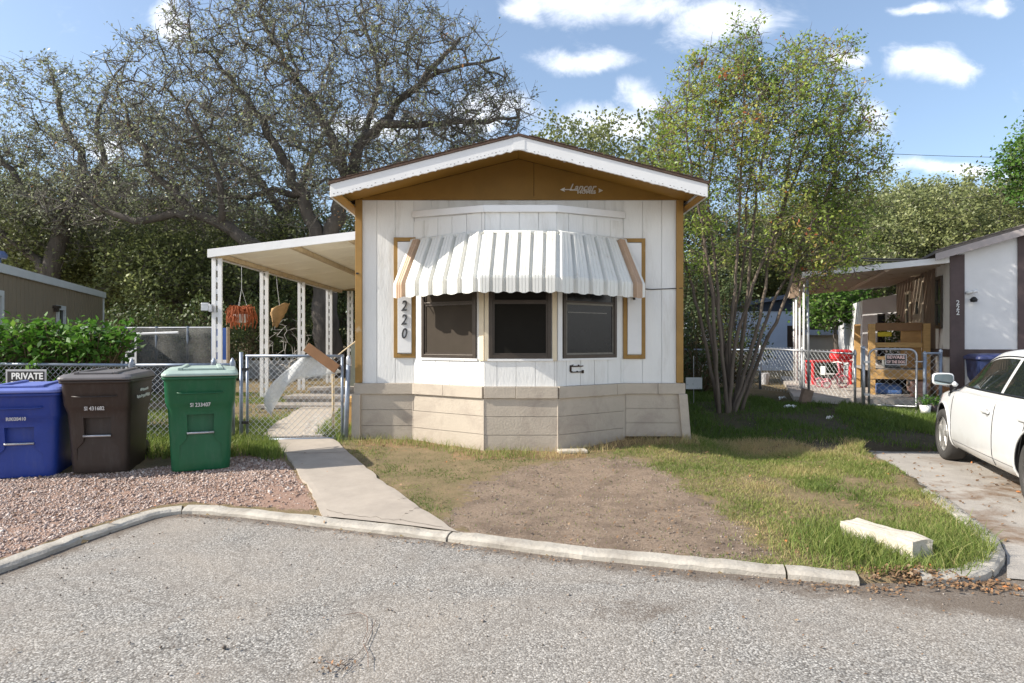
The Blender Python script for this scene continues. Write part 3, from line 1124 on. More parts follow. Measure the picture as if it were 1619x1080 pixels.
for x0, tilt in ((XL - .075, 0.0), (XR - .045, .05)):
    zb = gz1(x0, HY) - .04
    m1 = MB()
    m1.prism([(x0, HY - .075, .805), (x0 + .115, HY - .075, .805), (x0 + .115 + tilt, HY - .085, zb), (x0 + tilt, HY - .085, zb)], (0, .06, 0))
    m1.build('skirting_post', SKIRT, H, bevel=.005)
for k, p in ((1, SK[1]), (2, SK[2]), (3, SK[3]), (4, SK[4])):
    MB().tube([(p[0], p[1] - .004, .80), (p[0], p[1] - .005, gz1(*p) - .02)], .010, 6).build('skirting_joint', SKIRT, H)
MB().bb(XL, XL + .04, HY + .03, YB - .3, .1, .95).bb(XR - .04, XR, HY + .03, YB - .3, .1, .95).build('side_skirting', SKIRT, H)
# small things fixed to the front
mb = MB()
fo, fu, fn, fl = FA[2]
for (a, b, z0, z1) in ((.20, .40, 1.183, 1.197), (.215, .425, 1.112, 1.124), (.20, .222, 1.125, 1.185), (.395, .425, 1.10, 1.14)):
    mb.fbox(fo, fu, fn, a, b, z0, z1, .010, .024)
for k in range(9):
    a = rng.uniform(.2, .41)
    z = rng.choice([1.19, 1.118]) + rng.normal(0, .006)
    mb.fbox(fo, fu, fn, a, a + rng.uniform(.01, .03), z, z + rng.uniform(.008, .018), .0108, .019)
mb.build('rusty_bracket', M('rust_black', (.035, .022, .016), .9, .4, 30, .4), H)
mb = MB().tube([(1.60, HY - .05, 2.16), (1.602, HY - .055, 2.09)], .010, 6).tube([(1.602, HY - .06, 2.1), (1.615, HY - .06, 2.05)], [.022, .014], 8)
mb.build('cable_knot', BLACK, H)
MB().tube([(1.66, HY - .03, 2.205), (1.85, HY - .02, 2.19), (2.1, HY - .02, 2.20), (2.25, HY - .05, 2.205), (2.29, HY + .1, 2.2)], .006, 6).build('wall_cable', BLACK, H)
MB().box((XL - .005, HY - .05, 2.40), (.035, .012, .018)).build('corner_clip', BLACK, H)
# name badge on the gable: script over small capitals between two arrow tips
PEWTER = M('pewter_badge', (.62, .60, .56), .4, .1, 20, 0, metal=.4)
put_text('badge_script', 'Lancer', .125, PEWTER, H, (.925, HY - .036, 3.535), shear=.42, ext=.006, bold=.002, sx=1.0)
put_text('badge_capitals', 'HOMES', .058, PEWTER, H, (.985, HY - .036, 3.474), shear=.0, ext=.006, bold=.002, sx=1.25, space=1.05)
mb = MB()
mb.prism([(.638, HY - .042, 3.508), (.70, HY - .042, 3.537), (.692, HY - .042, 3.508), (.70, HY - .042, 3.479)], (0, .01, 0))
mb.bb(.695, .79, HY - .04, HY - .033, 3.504, 3.515)
mb.build('badge_arrow', PEWTER, H)
mb = MB().prism([(1.202, HY - .042, 3.496), (1.145, HY - .042, 3.525), (1.15, HY - .042, 3.496), (1.145, HY - .042, 3.467)], (0, .01, 0))
mb.build('badge_arrow', PEWTER, H)
MB().box((.64 - .0, YF + .1, 3.69), (.03, .03, .02)).build('soffit_clip', WHITE_TRIM, H)

# ------------------------------------------------------------------ patio cover left of the home
CY0, CY1, CXL = 10.73, 18.6, -5.14
PC = thing('patio_cover', 'cream metal patio cover on lacy white posts beside the mobile home', 'patio cover', (-3.6, 14, .3))
PANEL = M('cream_roof_panel', (.86, .81, .68), .5, .06, 2, .1, 20, .003, stain=(.48, .38, .24), sscale=1.2, samt=(.58, .9))
BEAM = M('stained_cream_beam', (.50, .39, .24), .55, .15, 4, .2, 30, .003, stain=(.26, .17, .09), sscale=2.5, samt=(.5, .75))
zc = lambda x: 3.0 + (x - CXL) * .122
mb = MB()
ny_ = 8
for i in range(ny_):
    y0, y1 = CY0 + .03 + (CY1 - CY0 - .03) * i / ny_, CY0 + .03 + (CY1 - CY0 - .03) * (i + 1) / ny_ - .012
    mb.prism([(CXL, y0, zc(CXL)), (-2.07, y0, zc(-2.07)), (-2.07, y0, zc(-2.07) + .045), (CXL, y0, zc(CXL) + .045)], (0, y1 - y0, 0))
mb.build('roof_panel', PANEL, PC)
mb = MB()
mb.prism([(CXL - .03, CY0, zc(CXL) - .075), (-2.06, CY0, zc(-2.06) - .075), (-2.06, CY0, zc(-2.06) + .065), (CXL - .03, CY0, zc(CXL) + .065)], (0, .028, 0))
mb.bb(CXL - .035, CXL - .005, CY0 + .03, CY1, zc(CXL) - .07, zc(CXL) + .06)
mb.build('fascia', WHITE_TRIM, PC, bevel=.004)
for x in (CXL + .12, -3.75, -2.75):
    MB().bb(x - .04, x + .04, CY0 + .035, CY1 - .05, zc(x) - .085, zc(x) - .008).build('beam', BEAM, PC)
MB().bb(-5.0, -2.1, CY1 - .045, CY1, 3.0, 3.06).build('beam', BEAM, PC)
for (x, y, zt) in ((-5.06, 10.85, 2.93), (-5.06, 12.92, 2.93), (-5.06, 15.2, 2.93), (-5.06, 17.5, 2.93), (-4.72, 18.45, 2.97)):
    m1 = MB()
    zb = gz1(x, y)
    for dx in (-.052, .052):
        m1.bb(x + dx - .034, x + dx + .034, y - .018, y + .018, zb, zt)
    k = zb + .04
    while k < zt - .1:
        m1.bb(x - .0175, x + .0175, y - .008, y + .008, k, k + .085)
        k += .20
    m1.build('post', WHITE_TRIM, PC)
m1 = MB().bb(-5.30, -5.17, 10.77, 10.83, 2.02, 2.16)
m1.bb(-5.16, -5.10, 10.75, 10.82, 2.0, 2.13)
m1.build('junction_box', STEEL, PC, bevel=.01)

# hanging baskets
HB = thing('hanging_basket', 'hanging basket of dead rust red trailing stems under the patio cover', 'hanging basket', W(382, 497, 12.2))
bx, by, bz = W(382, 497, 12.2)
RUSTP = M('dead_red_stems', (.36, .10, .035), .8, .35, 9, 0)
mb = MB()
for k in range(150):
    a = rng.uniform(0, 2 * math.pi)
    r = rng.uniform(.12, .28)
    top = .15 + rng.normal(0, .03)
    l = rng.uniform(.15, .40)
    pts = [(bx + .05 * math.cos(a), by + .05 * math.sin(a), bz + .02)]
    for t in (.3, .55, .8, 1):
        rr = r * min(1, t * 1.5)
        pts.append((bx + rr * math.cos(a) + rng.normal(0, .012), by + rr * math.sin(a) + rng.normal(0, .012), bz + top * math.sin(min(1, t * 1.6) * 1.57) - max(0, t - .5) * 2 * l))
    mb.tube(pts, .007, 4, cap=False)
mb.build('trailing_stems', RUSTP, HB)
MB().lathe([(.01, -.16), (.10, -.16), (.15, -.02), (.155, 0), (.13, .0), (.12, -.02)], (bx, by, bz), n=16).build('pot', WHITE_PLAIN, HB, smooth=True)
mb = MB()
for k in range(3):
    a = k * 2.1 + .3
    mb.tube([(bx + .14 * math.cos(a), by + .14 * math.sin(a), bz), (bx, by, bz + .5), (bx, by, 2.98)], .004, 4)
mb.build('hanger_wire', WIRE, HB)
lx, ly, lz = W(435, 500, 13.6)
TANC = M('dry_coir_liner', (.42, .27, .13), .95, .35, 7, .8, 25, .01)
LN = thing('hanging_liner', 'torn tan coir basket liner hanging tilted beside a white post', 'basket liner', (lx, ly, lz))
rows = []
for i in range(9):
    t = i / 8
    rr = []
    for j in range(15):
        a = -2.4 + 4.3 * j / 14
        r = .05 + .20 * t + rng.normal(0, .012)
        rr.append((lx + r * math.cos(a) * .8 + .10 * t, ly + r * math.sin(a), lz - .22 + .40 * t + .10 * math.cos(a) * t + rng.normal(0, .012)))
    rows.append(rr)
mb = MB().sheet(rows)
mb.build('liner', TANC, LN, smooth=True, solid=.012)
MB().tube([(lx + .1, ly, lz + .2), (lx + .05, ly, lz + .6), (lx + .02, ly, 3.0)], .005, 4).build('hanger_wire', WIRE, LN)

# ------------------------------------------------------------------ chain link
def chain(p, q, z0, z1, pitch=.060, r=.0021, sag=0.0):
    """Two families of zigzag wires in the upright rectangle p-q; returns a mesh builder."""
    p, q = Vector((p[0], p[1], 0)), Vector((q[0], q[1], 0))
    L = (q - p).length
    u = (q - p) / L
    h = z1 - z0
    mb = MB()
    nrm = Vector((u.y, -u.x, 0))
    d = pitch * 1.41
    k = -h
    while k < L:
        for sgn in (1, -1):
            # wire from (k,0) rising to (k+h,h) or falling
            a0, a1 = max(k, 0), min(k + h, L)
            if a1 - a0 > .01:
                za, zb_ = a0 - k, a1 - k
                if sgn < 0: za, zb_ = h - za, h - zb_
                A, B_ = p + u * a0 + Vector((0, 0, z0 + za)), p + u * a1 + Vector((0, 0, z0 + zb_))
                mb.tube([A + nrm * .003 * sgn, B_ + nrm * .003 * sgn], r, 3, cap=False)
        k += d
    return mb


def fence(name, label, pts, h, parent_loc=None, rail=.021, post=.03, posts=None, twist=False, pitch=.06, wr=.0028, mt=None):
    mt = mt or STEEL
    fz = [gz1(*p) for p in pts]
    t = thing(name, label, 'fence', (pts[0][0], pts[0][1], fz[0]))
    for i in range(len(pts) - 1):
        p, q = pts[i], pts[i + 1]
        z = max(fz[i], fz[i + 1])
        chain(p, q, min(fz[i], fz[i + 1]) + .03, z + h - (.0 if not twist else -.03), pitch, wr).build('mesh', WIRE, t)
        MB().tube([(p[0], p[1], fz[i] + h), (q[0], q[1], fz[i + 1] + h)], rail, 8).build('top_rail', mt, t, smooth=True)
    for p, zf in zip(pts, fz):
        m1 = MB().tube([(p[0], p[1] + .005, zf - .05), (p[0], p[1] + .005, zf + h + .02)], post, 10)
        m1.lathe([(post * 1.15, 0), (post * 1.2, .02), (post * .9, .045), (post * .3, .075), (.001, .08)], (p[0], p[1] + .005, zf + h + .01), n=10)
        m1.lathe([(post * 1.3, -.03), (post * 1.35, -.01), (post * 1.3, .02)], (p[0], p[1] + .005, zf + h), n=10)
        m1.build('fence_post', mt, t, smooth=True)
    return t


BLUESTEEL = M('painted_grey_blue_steel', (.26, .30, .36), .45, .2, 9, .1, 60, .002, metal=.5, stain=(.14, .13, .13), sscale=6, samt=(.5, .75))
FY = 8.2
fx = lambda px, Y=FY: (px - CX) / F * Y
fence('chain_link_fence', 'blue grey chain link fence standing behind the three trash bins', [(-12, 8.9), (-8.2, 8.5), (fx(208), FY), (fx(335), FY + .05), (fx(362), FY + .1)], 1.0, mt=BLUESTEEL, pitch=.055)
# gate
gx0, gx1, gzb, gzt = fx(385, 8.3), fx(541, 8.3), .20, 1.31
GT = thing('chain_link_gate', 'chain link walk gate between bins and white mobile home', 'gate', (gx0, 8.3, .2))
m1 = MB()
r = .019
m1.tube([(gx0 + .05, 8.3, gzb), (gx0 + .05, 8.3, gzt)], r, 8)
m1.tube([(gx1, 8.3, gzb + .02), (gx1, 8.3, gzt)], r, 8)
m1.tube([(gx0 + .03, 8.3, gzt), (gx1 + .02, 8.3, gzt)], r, 8)
m1.tube([(gx0 + .03, 8.3, gzb + .005), (gx1 + .02, 8.3, gzb + .03)], r, 8)
m1.build('gate_frame', BLUESTEEL, GT, smooth=True)
chain((gx0 + .06, 8.3), (gx1, 8.3), gzb + .01, gzt, .055, .0030).build('mesh', WIRE, GT)
for z in (.42, 1.12):
    MB().bb(gx0 - .05, gx0 + .07, 8.28, 8.32, z, z + .035).build('hinge', BLACK, GT)
GP = thing('gate_post', 'hinge post of the chain link gate beside the green bin', 'post', (gx0 - .03, 8.3, .2))
MB().tube([(gx0 - .03, 8.3, .05), (gx0 - .03, 8.3, 1.36)], .024, 10).build('pole', BLUESTEEL, GP, smooth=True)
lx_ = fx(549, 8.3)
GP = thing('gate_post', 'round capped latch post between gate and mobile home corner', 'post', (lx_, 8.3, .2))
MB().tube([(lx_ - .03, 8.3, .05), (lx_ + .02, 8.3, 1.24)], .032, 12).build('pole', BLUESTEEL, GP, smooth=True)
MB().lathe([(.036, -.06), (.038, .0), (.034, .03), (.02, .055), (.001, .06)], (lx_ + .022, 8.3, 1.26), n=12).build('cap', STEEL, GP, smooth=True)
MB().bb(lx_ + .03, lx_ + .05, 8.27, 8.33, 1.18, 1.235).build('latch', STEEL, GP)
# board jammed on the gate
P0, P1 = Vector(W(485, 549, 8.22)), Vector(W(532, 583, 8.22))
d = (P1 - P0)
ang = math.atan2(d.z, d.x)
mbp = MB().box((P0 + P1) / 2, (d.length + .02, .03, .125), M=Matrix.Rotation(-ang, 3, 'Y'))
tag(mbp.build('wooden_board', PLANK, bevel=.004), 'brown wooden board jammed slantwise on top of the chain link gate', 'board')
# stake and string
sx0 = fx(527, 8.55)
STK = M('pale_stake_wood', (.55, .44, .28), .8, .15, 6, .3, 30, .003)
tag(MB().tube([(sx0, 8.55, .2), (sx0 - .005, 8.55, 1.22)], .02, 6).build('wooden_stake', STK), 'pale thin wooden stake standing just behind the gate', 'stake')
tag(MB().tube([W(528, 567, 8.5), W(545, 553, 8.45), W(566, 537, 8.4)], .009, 6).build('cord', STK), 'pale cord tied from the gate to the mobile home corner', 'cord')
# torn sheet draped over the gate
m, nt, bs, out = newmat('torn_translucent_sheet')
tc = nd(nt, 'ShaderNodeTexCoord')
nn_ = noise(nt, tc.outputs['Object'], 9, 8, .7)
bs.inputs['Base Color'].default_value = (.74, .75, .74, 1)
bs.inputs['Roughness'].default_value = .7
tr = nd(nt, 'ShaderNodeBsdfTransparent')
mx = nd(nt, 'ShaderNodeMixShader')
nt.links.new(ramp(nt, nn_, [(.3, (.42, .42, .42, 1)), (.7, (.15, .15, .15, 1))]), mx.inputs[0])
nt.links.new(bs.outputs[0], mx.inputs[1])
nt.links.new(tr.outputs[0], mx.inputs[2])
nt.links.new(mx.outputs[0], out.inputs[0])
SHEET = m
top = [(428, 656), (418, 645), (417, 628), (430, 605), (447, 590), (463, 577), (480, 562), (497, 556), (515, 566), (540, 588)]
low = [(428, 658), (433, 646), (440, 634), (447, 622), (453, 611), (466, 600), (485, 597), (505, 595), (522, 592), (541, 589)]
rows = []
for i in range(len(top)):
    r_ = []
    for t in np.linspace(0, 1, 9):
        px, py = top[i][0] + (low[i][0] - top[i][0]) * t, top[i][1] + (low[i][1] - top[i][1]) * t
        r_.append(W(px, py, 8.38 + .035 * math.sin(i * 1.7 + t * 4) + .05 * t))
    rows.append(r_)
def smooth_rows(rows, n=4):
    A = np.array(rows)
    t = np.linspace(0, len(A) - 1, (len(A) - 1) * n + 1)
    out = np.stack([[np.interp(t, np.arange(len(A)), A[:, j, k]) for k in range(3)] for j in range(A.shape[1])], 0)
    B = out.transpose(2, 0, 1)
    for _ in range(2):
        B[1:-1] = (B[:-2] + 2 * B[1:-1] + B[2:]) / 4
    return B
tag(MB().sheet([[tuple(p) for p in r] for r in smooth_rows(rows)]).build('torn_sheet', SHEET, smooth=True, solid=.002), 'torn translucent white sheet draped over the chain link gate', 'sheet')
bxp = W(427, 655, 8.45)
tag(MB().tube([(bxp[0] + .03, bxp[1], bxp[2] + .06), (bxp[0], bxp[1], bxp[2] - .0)], [.012, .024], 8).build('weight_stub', PLANK), 'small brown wooden stub hanging at the torn sheet corner', 'wood stub')
# low step platform behind the gate
ST = thing('wooden_step', 'low weathered wooden steps behind the gate by the mobile home', 'step', (-3.5, 12.3, .3))
for k, (y0, z) in enumerate(((11.3, .36), (11.9, .47), (12.5, .58))):
    MB().bb(-4.55 + .25 * k, -2.15, y0, y0 + .58, z - .05, z).build('tread', GREYWOOD, ST)
    MB().bb(-4.5 + .25 * k, -2.2, y0 + .03, y0 + .06, z - .16, z - .052).build('riser', GREYWOOD, ST)
POST = MB().bb(-2.62, -2.52, 9.3, 9.4, .15, .72)
# pallet-like boards next to the home behind the latch post
tag(MB().bb(fx(553, 9.4), fx(566, 9.4), 9.2, 9.5, .22, .62).bb(fx(551, 9.4), fx(567, 9.4) + .3, 9.15, 9.55, .62, .68).build('wooden_ledge', LUMBER), 'small wooden ledge beside the mobile home behind the latch post', 'ledge')
# ------------------------------------------------------------------ wheeled bins
def rrect(w, d, cy, z, r, n=4, tilt=0.0):
    pts = []
    for (sx, sy, a0) in ((1, 1, 0), (-1, 1, 90), (-1, -1, 180), (1, -1, 270)):
        for k in range(n + 1):
            a = R(a0 + 90 * k / n)
            x = sx * (w / 2 - r) + r * math.cos(a)
            y = sy * (d / 2 - r) + r * math.sin(a)
            pts.append((x, cy + y, z + tilt * y))
    return pts


def boolean(o, cutters, transfer=False):
    for c in cutters:
        m = o.modifiers.new('Cut', 'BOOLEAN')
        m.operation = 'DIFFERENCE'
        m.solver = 'EXACT'
        m.object = c
        if transfer: m.material_mode = 'TRANSFER'
    dg = bpy.context.evaluated_depsgraph_get()
    dg.update()
    me = bpy.data.meshes.new_from_object(o.evaluated_get(dg))
    o.modifiers.clear()
    o.data = me
    for c in cutters:
        bpy.data.objects.remove(c)


def plastic(name, col, dirt=.55):
    m, nt, bs, out = newmat(name)
    tc = nd(nt, 'ShaderNodeTexCoord')
    ob = tc.outputs['Object']
    n1 = noise(nt, ob, 4, 8, .7, .3)
    c = ramp(nt, n1, [(.3, c4(col, .85)), (.7, c4(col, 1.12))])
    dusty = [x * .7 + .055 for x in col]
    mp = nd(nt, 'ShaderNodeMapping')
    mp.inputs['Scale'].default_value = (6, 6, 1.2)
    nt.links.new(ob, mp.inputs[0])
    c = mixc(nt, ramp(nt, noise(nt, mp.outputs[0], 3, 8, .75), [(.5, (0, 0, 0, 1)), (.85, (dirt, dirt, dirt, 1))]), c, c4(dusty))
    nt.links.new(c, bs.inputs['Base Color'])
    bs.inputs['Roughness'].default_value = .48
    bs.inputs['Specular IOR Level'].default_value = .45
    bumpn(nt, bs, noise(nt, ob, 130, 4, .6), .12, .002)
    return m


def make_bin(label, col, lidcol, code, side, px0, px1, pyb, pyt, rot, Y0):
    """Bin whose lid front spans px0..px1 and whose base stands at pyb."""
    x0, y0, z0 = G((px0 + px1) / 2, pyb)
    sc = F / y0
    h = (pyb - pyt) / sc
    w = (px1 - px0) / sc
    t = thing('trash_bin', label, 'trash bin', (0, 0, 0), 'wheeled bins lined up at the fence')
    body = MB()
    hb = h * .925
    rings = [rrect(w * .76, .60, .02, 0, .07), rrect(w * .78, .62, .02, .03, .08)]
    rings += [rrect(w * (.78 + .085 * k), .62 + .08 * k, .02 - .01 * k, hb * (.03 + .62 * k), .085) for k in (.25, .5, .75, 1)]
    rings += [rrect(w * .905, .735, .005, hb * .70, .095), rrect(w * .925, .76, 0, hb * .74, .09), rrect(w * .95, .79, -.005, hb * .96, .08), rrect(w * .965, .81, -.01, hb, .07)]
    body.loft(rings)
    P = plastic('bin_plastic_' + label.split()[0], col)
    o = body.build('body', P, t)
    o.data.shade_smooth() if False else None
    yf = -.31                                     # front face near the base
    cut = []
    c1 = MB().prism([(-.125, -.6, hb * .405), (.125, -.6, hb * .405), (.13, -.6, hb * .60), (-.13, -.6, hb * .60)], (0, .33, 0)).build('cutter', P)
    c2 = MB().prism([(-.20, -.6, -.05), (.20, -.6, -.05), (.20, -.6, hb * .27), (.135, -.6, hb * .345), (.13, -.6, hb * .405), (-.13, -.6, hb * .405), (-.135, -.6, hb * .345), (-.20, -.6, hb * .27)], (0, .305, 0)).build('cutter', P)
    boolean(o, [c1, c2])
    for p in o.data.polygons:
        p.use_smooth = True
    try:
        o.data.set_sharp_from_angle(angle=R(28))
    except Exception:
        pass
    # body ribs
    rb = MB()
    rb.tube([(-w * .30, -.405, hb * .835), (-w * .2, -.412, hb * .828), (w * .2, -.412, hb * .828), (w * .30, -.405, hb * .835)], .008, 6)
    rb.loft([rrect(w * .985, .83, -.01, hb - .03, .075), rrect(w * .995, .84, -.01, hb - .012, .075), rrect(w * .985, .83, -.01, hb + .004, .075)])
    rb.build('rim', P, t, smooth=True)
    # catch bar
    MB().tube([(-.13, -.335, hb * .405), (.13, -.335, hb * .405)], .0125, 8).build('catch_bar', STEEL, t, smooth=True)
    # lid
    L = plastic('lid_plastic_' + label.split()[0], lidcol, .45)
    ld = MB()
    zt = hb + .006
    th = h * .075
    ld.loft([rrect(w, .86, -.015, zt, .07), rrect(w * 1.01, .87, -.015, zt + .012, .075), rrect(w * 1.0, .86, -.015, zt + .03, .08), rrect(w * .93, .78, .0, zt + th * .8, .08, tilt=.02), rrect(w * .6, .6, .02, zt + th, .08, tilt=.02)])
    lid = ld.build('lid', L, t, smooth=False, bevel=.006)
    rg = MB()
    for sx in (-1, 1):
        rg.prism([(sx * w * .23, -.37, zt + th * .74), (sx * w * .30, -.37, zt + th * .74), (sx * w * .25, .30, zt + th * 1.0), (sx * w * .19, .30, zt + th * 1.0)], (0, 0, .028))
    rg.prism([(-w * .23, -.37, zt + th * .74), (w * .23, -.37, zt + th * .74), (w * .225, -.30, zt + th * .8), (-w * .225, -.30, zt + th * .8)], (0, 0, .022))
    rg.build('lid_ridge', L, lid, bevel=.008)
    # hinge handle and wheels at the back
    MB().tube([(-w * .4, .41, hb - .06), (-w * .4, .47, hb - .02), (w * .4, .47, hb - .02), (w * .4, .41, hb - .06)], .014, 8).build('handle', P, t, smooth=True)
    for sx in (-1, 1):
        wl = MB().lathe([(.02, -.035), (.10, -.035), (.125, -.02), (.125, .02), (.10, .035), (.02, .035)], (sx * (w * .33), .36, .125), 'X', 20)
        wl.build('wheel', BLACK, t, smooth=True)
    # markings
    put_text('serial_number', code, .058 * h / 1.1, M('faded_stencil', (.50, .50, .49), .7, .25, 60, 0), t, (0.0, -.4065, hb * .705), sx=.85, ext=.002, bold=.001, up=(0, -.055, 1))
    if side:
        mk = MB()                                 # worn, no longer readable lettering
        for r_, (ya, yb) in enumerate(((-.10, .16), (-.20, .20))):
            y = ya
            while y < yb:
                l = rng.uniform(.012, .03)
                zz = hb * (.875 - .07 * r_) + rng.normal(0, .003)
                mk.bb(w * .478 + .004, w * .478 + .0075, y, y + l, zz - rng.uniform(.008, .02), zz + rng.uniform(.008, .02))
                y += l + rng.uniform(.004, .014)
        mk.build('worn_lettering', WHITE_PLAIN, t)
    # put the front lower edge where the photograph has it
    t.location = (x0 + .31 * math.sin(rot) * -1, y0 + .30 * math.cos(rot), gz1(x0, y0 + .3) - .005)
    t.rotation_euler = (0, 0, rot)
    return t


make_bin('blue trash bin, leftmost of the three by the fence', (.013, .042, .25), (.13, .17, .46), 'R0038410', 'RECYCLE', -26, 92, 757, 612, R(17), 6.6)
make_bin('brown trash bin standing between the blue and green bins', (.030, .021, .017), (.13, .12, .12), 'SI 431682', 'SAN ANTONIO', 104, 208, 751, 592, R(13), 6.7)
make_bin('green trash bin beside the chain link gate', (.005, .095, .038), (.34, .43, .38), 'SI 233407', '', 264, 372, 746, 585, R(24), 6.7)

# private property sign on the fence
sg = W(42, 600, 8.12)
PS = thing('warning_sign', 'black and white private property sign on the fence above the blue bin', 'sign', sg)
MB().bb(sg[0] - .26, sg[0] + .26, 8.11, 8.12, sg[2] - .20, sg[2] + .13).build('border', M('sign_grey', (.42, .42, .43), .5, .06, 9, 0), PS)
MB().bb(sg[0] - .235, sg[0] + .235, 8.104, 8.109, sg[2] - .18, sg[2] + .105).build('panel', BLACK, PS)
put_text('lettering', 'PRIVATE', .115, WHITE_PLAIN, PS, (sg[0] + .02, 8.103, sg[2] + .04), ext=.001, bold=.003, sx=.95)
put_text('lettering', 'PROPERTY', .115, WHITE_PLAIN, PS, (sg[0] + .02, 8.103, sg[2] - .07), ext=.001, bold=.003, sx=.78)

# ------------------------------------------------------------------ tan home on the left
v = Vector((-.342, .94)).normalized()
E0 = Vector((-11.64, 18.0))
TN = thing('tan_trailer', 'tan corrugated trailer home behind the leafy vine', 'mobile home', (E0.x, E0.y, .36))
TANW = M('tan_metal_siding', (.22, .185, .13), .6, .08, 2, .1, 30, .003)
LBL = M('pale_blue_trim', (.52, .56, .56), .5, .06, 4, .1, 40, .002)
uo, un = -v, Vector((v.y, -v.x))
un = Vector((.94, .342))
mb = MB()
mb.fbox(E0, uo, un, 0, 8.2, .3, 2.83, -.06, 0)
k = .1
while k < 8.0:
    mb.fbox(E0, uo, un, k, k + .15, .32, 2.74, .0, .006)
    k += .2
mb.fbox(E0, uo, un, 0, .05, .3, 2.83, -4.0, -.06)
mb.build('wall', TANW, TN)
mb = MB()
mb.fbox(E0, uo, un, -.08, 8.2, 2.74, 2.90, .01, .06)
mb.build('roof_edge', LBL, TN)
MB().fbox(E0, uo, un, -.05, 8.2, 2.86, 2.92, -4.2, .008).build('roof', M('flat_roof', (.30, .29, .27), .8, .2, 2, .2), TN)
MB().fbox(E0, uo, un, -.04, .02, .3, 2.735, .0, .03).build('corner_trim', LBL, TN)
for (ua, ub, z0, z1) in ((3.45, 4.0, .9, 2.32), (6.95, 7.8, .9, 2.42)):
    fr = MB()
    fr.fbox(E0, uo, un, ua, ua + .09, z0, z1, .0, .05)
    fr.fbox(E0, uo, un, ub - .09, ub, z0, z1, .0, .05)
    fr.fbox(E0, uo, un, ua + .09, ub - .09, z1 - .1, z1, .0, .05)
    fr.fbox(E0, uo, un, ua + .09, ub - .09, z0, z0 + .1, .0, .05)
    f = fr.build('window', LBL, TN)
    MB().fbox(E0, uo, un, ua + .09, ub - .09, z0 + .1, z1 - .1, .0, .012).build('pane', DGLASS, f)
mb = MB()
mb.fbox(E0, uo, un, 4.06, 4.24, 2.24, 2.30, .0, .12)
mb.fbox(E0, uo, un, 4.10, 4.20, 2.16, 2.24, .02, .10)
mb.build('wall_light', BRONZE, TN)
vx = E0 + uo * 5.2 - un * .7
MB().tube([(vx.x, vx.y, 2.9), (vx.x, vx.y, 3.2)], .1, 12).lathe([(.05, 3.2), (.19, 3.2), (.21, 3.26), (.16, 3.34), (.02, 3.36)], (vx.x, vx.y, 0), n=14).build('roof_vent', M('blue_vent', (.09, .13, .25), .5, .1, 9, 0), TN)

# shade cloth fence, white post, blue cabinet, low sheet wall
m, nt, bs, out = newmat('grey_shade_cloth')
tc = nd(nt, 'ShaderNodeTexCoord')
nn_ = noise(nt, tc.outputs['Object'], 3, 9, .75, .8)
nt.links.new(ramp(nt, nn_, [(.3, (.075, .075, .07, 1)), (.7, (.20, .20, .19, 1))]), bs.inputs['Base Color'])
bs.inputs['Roughness'].default_value = .9
tr = nd(nt, 'ShaderNodeBsdfTransparent')
mx = nd(nt, 'ShaderNodeMixShader')
mx.inputs[0].default_value = .48
nt.links.new(bs.outputs[0], mx.inputs[1])
nt.links.new(tr.outputs[0], mx.inputs[2])
nt.links.new(mx.outputs[0], out.inputs[0])
SC_ = thing('shade_cloth_fence', 'grey shade cloth screen fence between vine and patio cover post', 'fence', W(270, 590, 14))
p0, p1 = W(195, 519, 14), W(346, 518, 14)
rows = []
for i in range(25):
    t = i / 24
    rows.append([(p0[0] + (p1[0] - p0[0]) * t, 14 + .03 * math.sin(t * 17 + z * 3) + .02 * math.sin(z * 9), (p0[2] + .015 * math.sin(t * 9)) * z + .34 * (1 - z)) for z in np.linspace(0, 1, 8)])
MB().sheet(rows).build('cloth', m, SC_, smooth=True, solid=.004)
for t in (0, .33, .66, 1):
    x = p0[0] + (p1[0] - p0[0]) * t
    MB().tube([(x, 14.06, .3), (x, 14.06, 1.84)], .03, 8).build('fence_post', BLUESTEEL, SC_)
MB().tube([(p0[0], 14.06, 1.80), (p1[0], 14.06, 1.81)], .022, 8).build('top_rail', STEEL, SC_)
# pale rail and lath in front of it
q0, q1 = W(192, 529, 13.4), W(282, 526, 13.4)
tag(MB().tube([q0, q1], .028, 6).tube([(q0[0], 13.4, .3), q0], .02, 6).build('pale_rail', WHITE_TRIM), 'thin pale horizontal rail on legs in front of the shade cloth', 'rail')
wp = W(142, 560, 8.9)
WP = thing('white_post', 'square white post rising from the vine beside the brown bin', 'post', (wp[0], 8.9, .2))
MB().bb(wp[0] - .065, wp[0] + .065, 8.84, 8.97, .15, 1.68).build('shaft', WHITE_TRIM, WP, bevel=.004)
MB().bb(wp[0] - .08, wp[0] + .08, 8.825, 8.985, 1.681, 1.71).build('cap', WHITE_TRIM, WP)
sp_ = W(207, 550, 10.5)
WS = thing('lath_trellis', 'narrow white lath trellis strip by the fence post', 'trellis', (sp_[0], 10.5, .25))
mb = MB()
mb.bb(sp_[0] - .09, sp_[0] - .065, 10.49, 10.51, .25, 1.62)
mb.bb(sp_[0] + .065, sp_[0] + .09, 10.49, 10.51, .25, 1.62)
for k in range(11):
    mb.bb(sp_[0] - .064, sp_[0] + .064, 10.492, 10.508, .36 + k * .12, .40 + k * .12)
mb.build('laths', WHITE_TRIM, WS)
cb = W(354, 560, 13.2)
CBN = thing('metal_cabinet', 'tall blue metal cabinet with a white band behind the patio post', 'cabinet', (cb[0], 13.2, .33))
MB().bb(cb[0] - .22, cb[0] + .10, 13.1, 13.22, .33, 1.78).build('body', M('blue_enamel', (.02, .075, .30), .3, .25, 1.5, .05, spec=.6), CBN, bevel=.01)
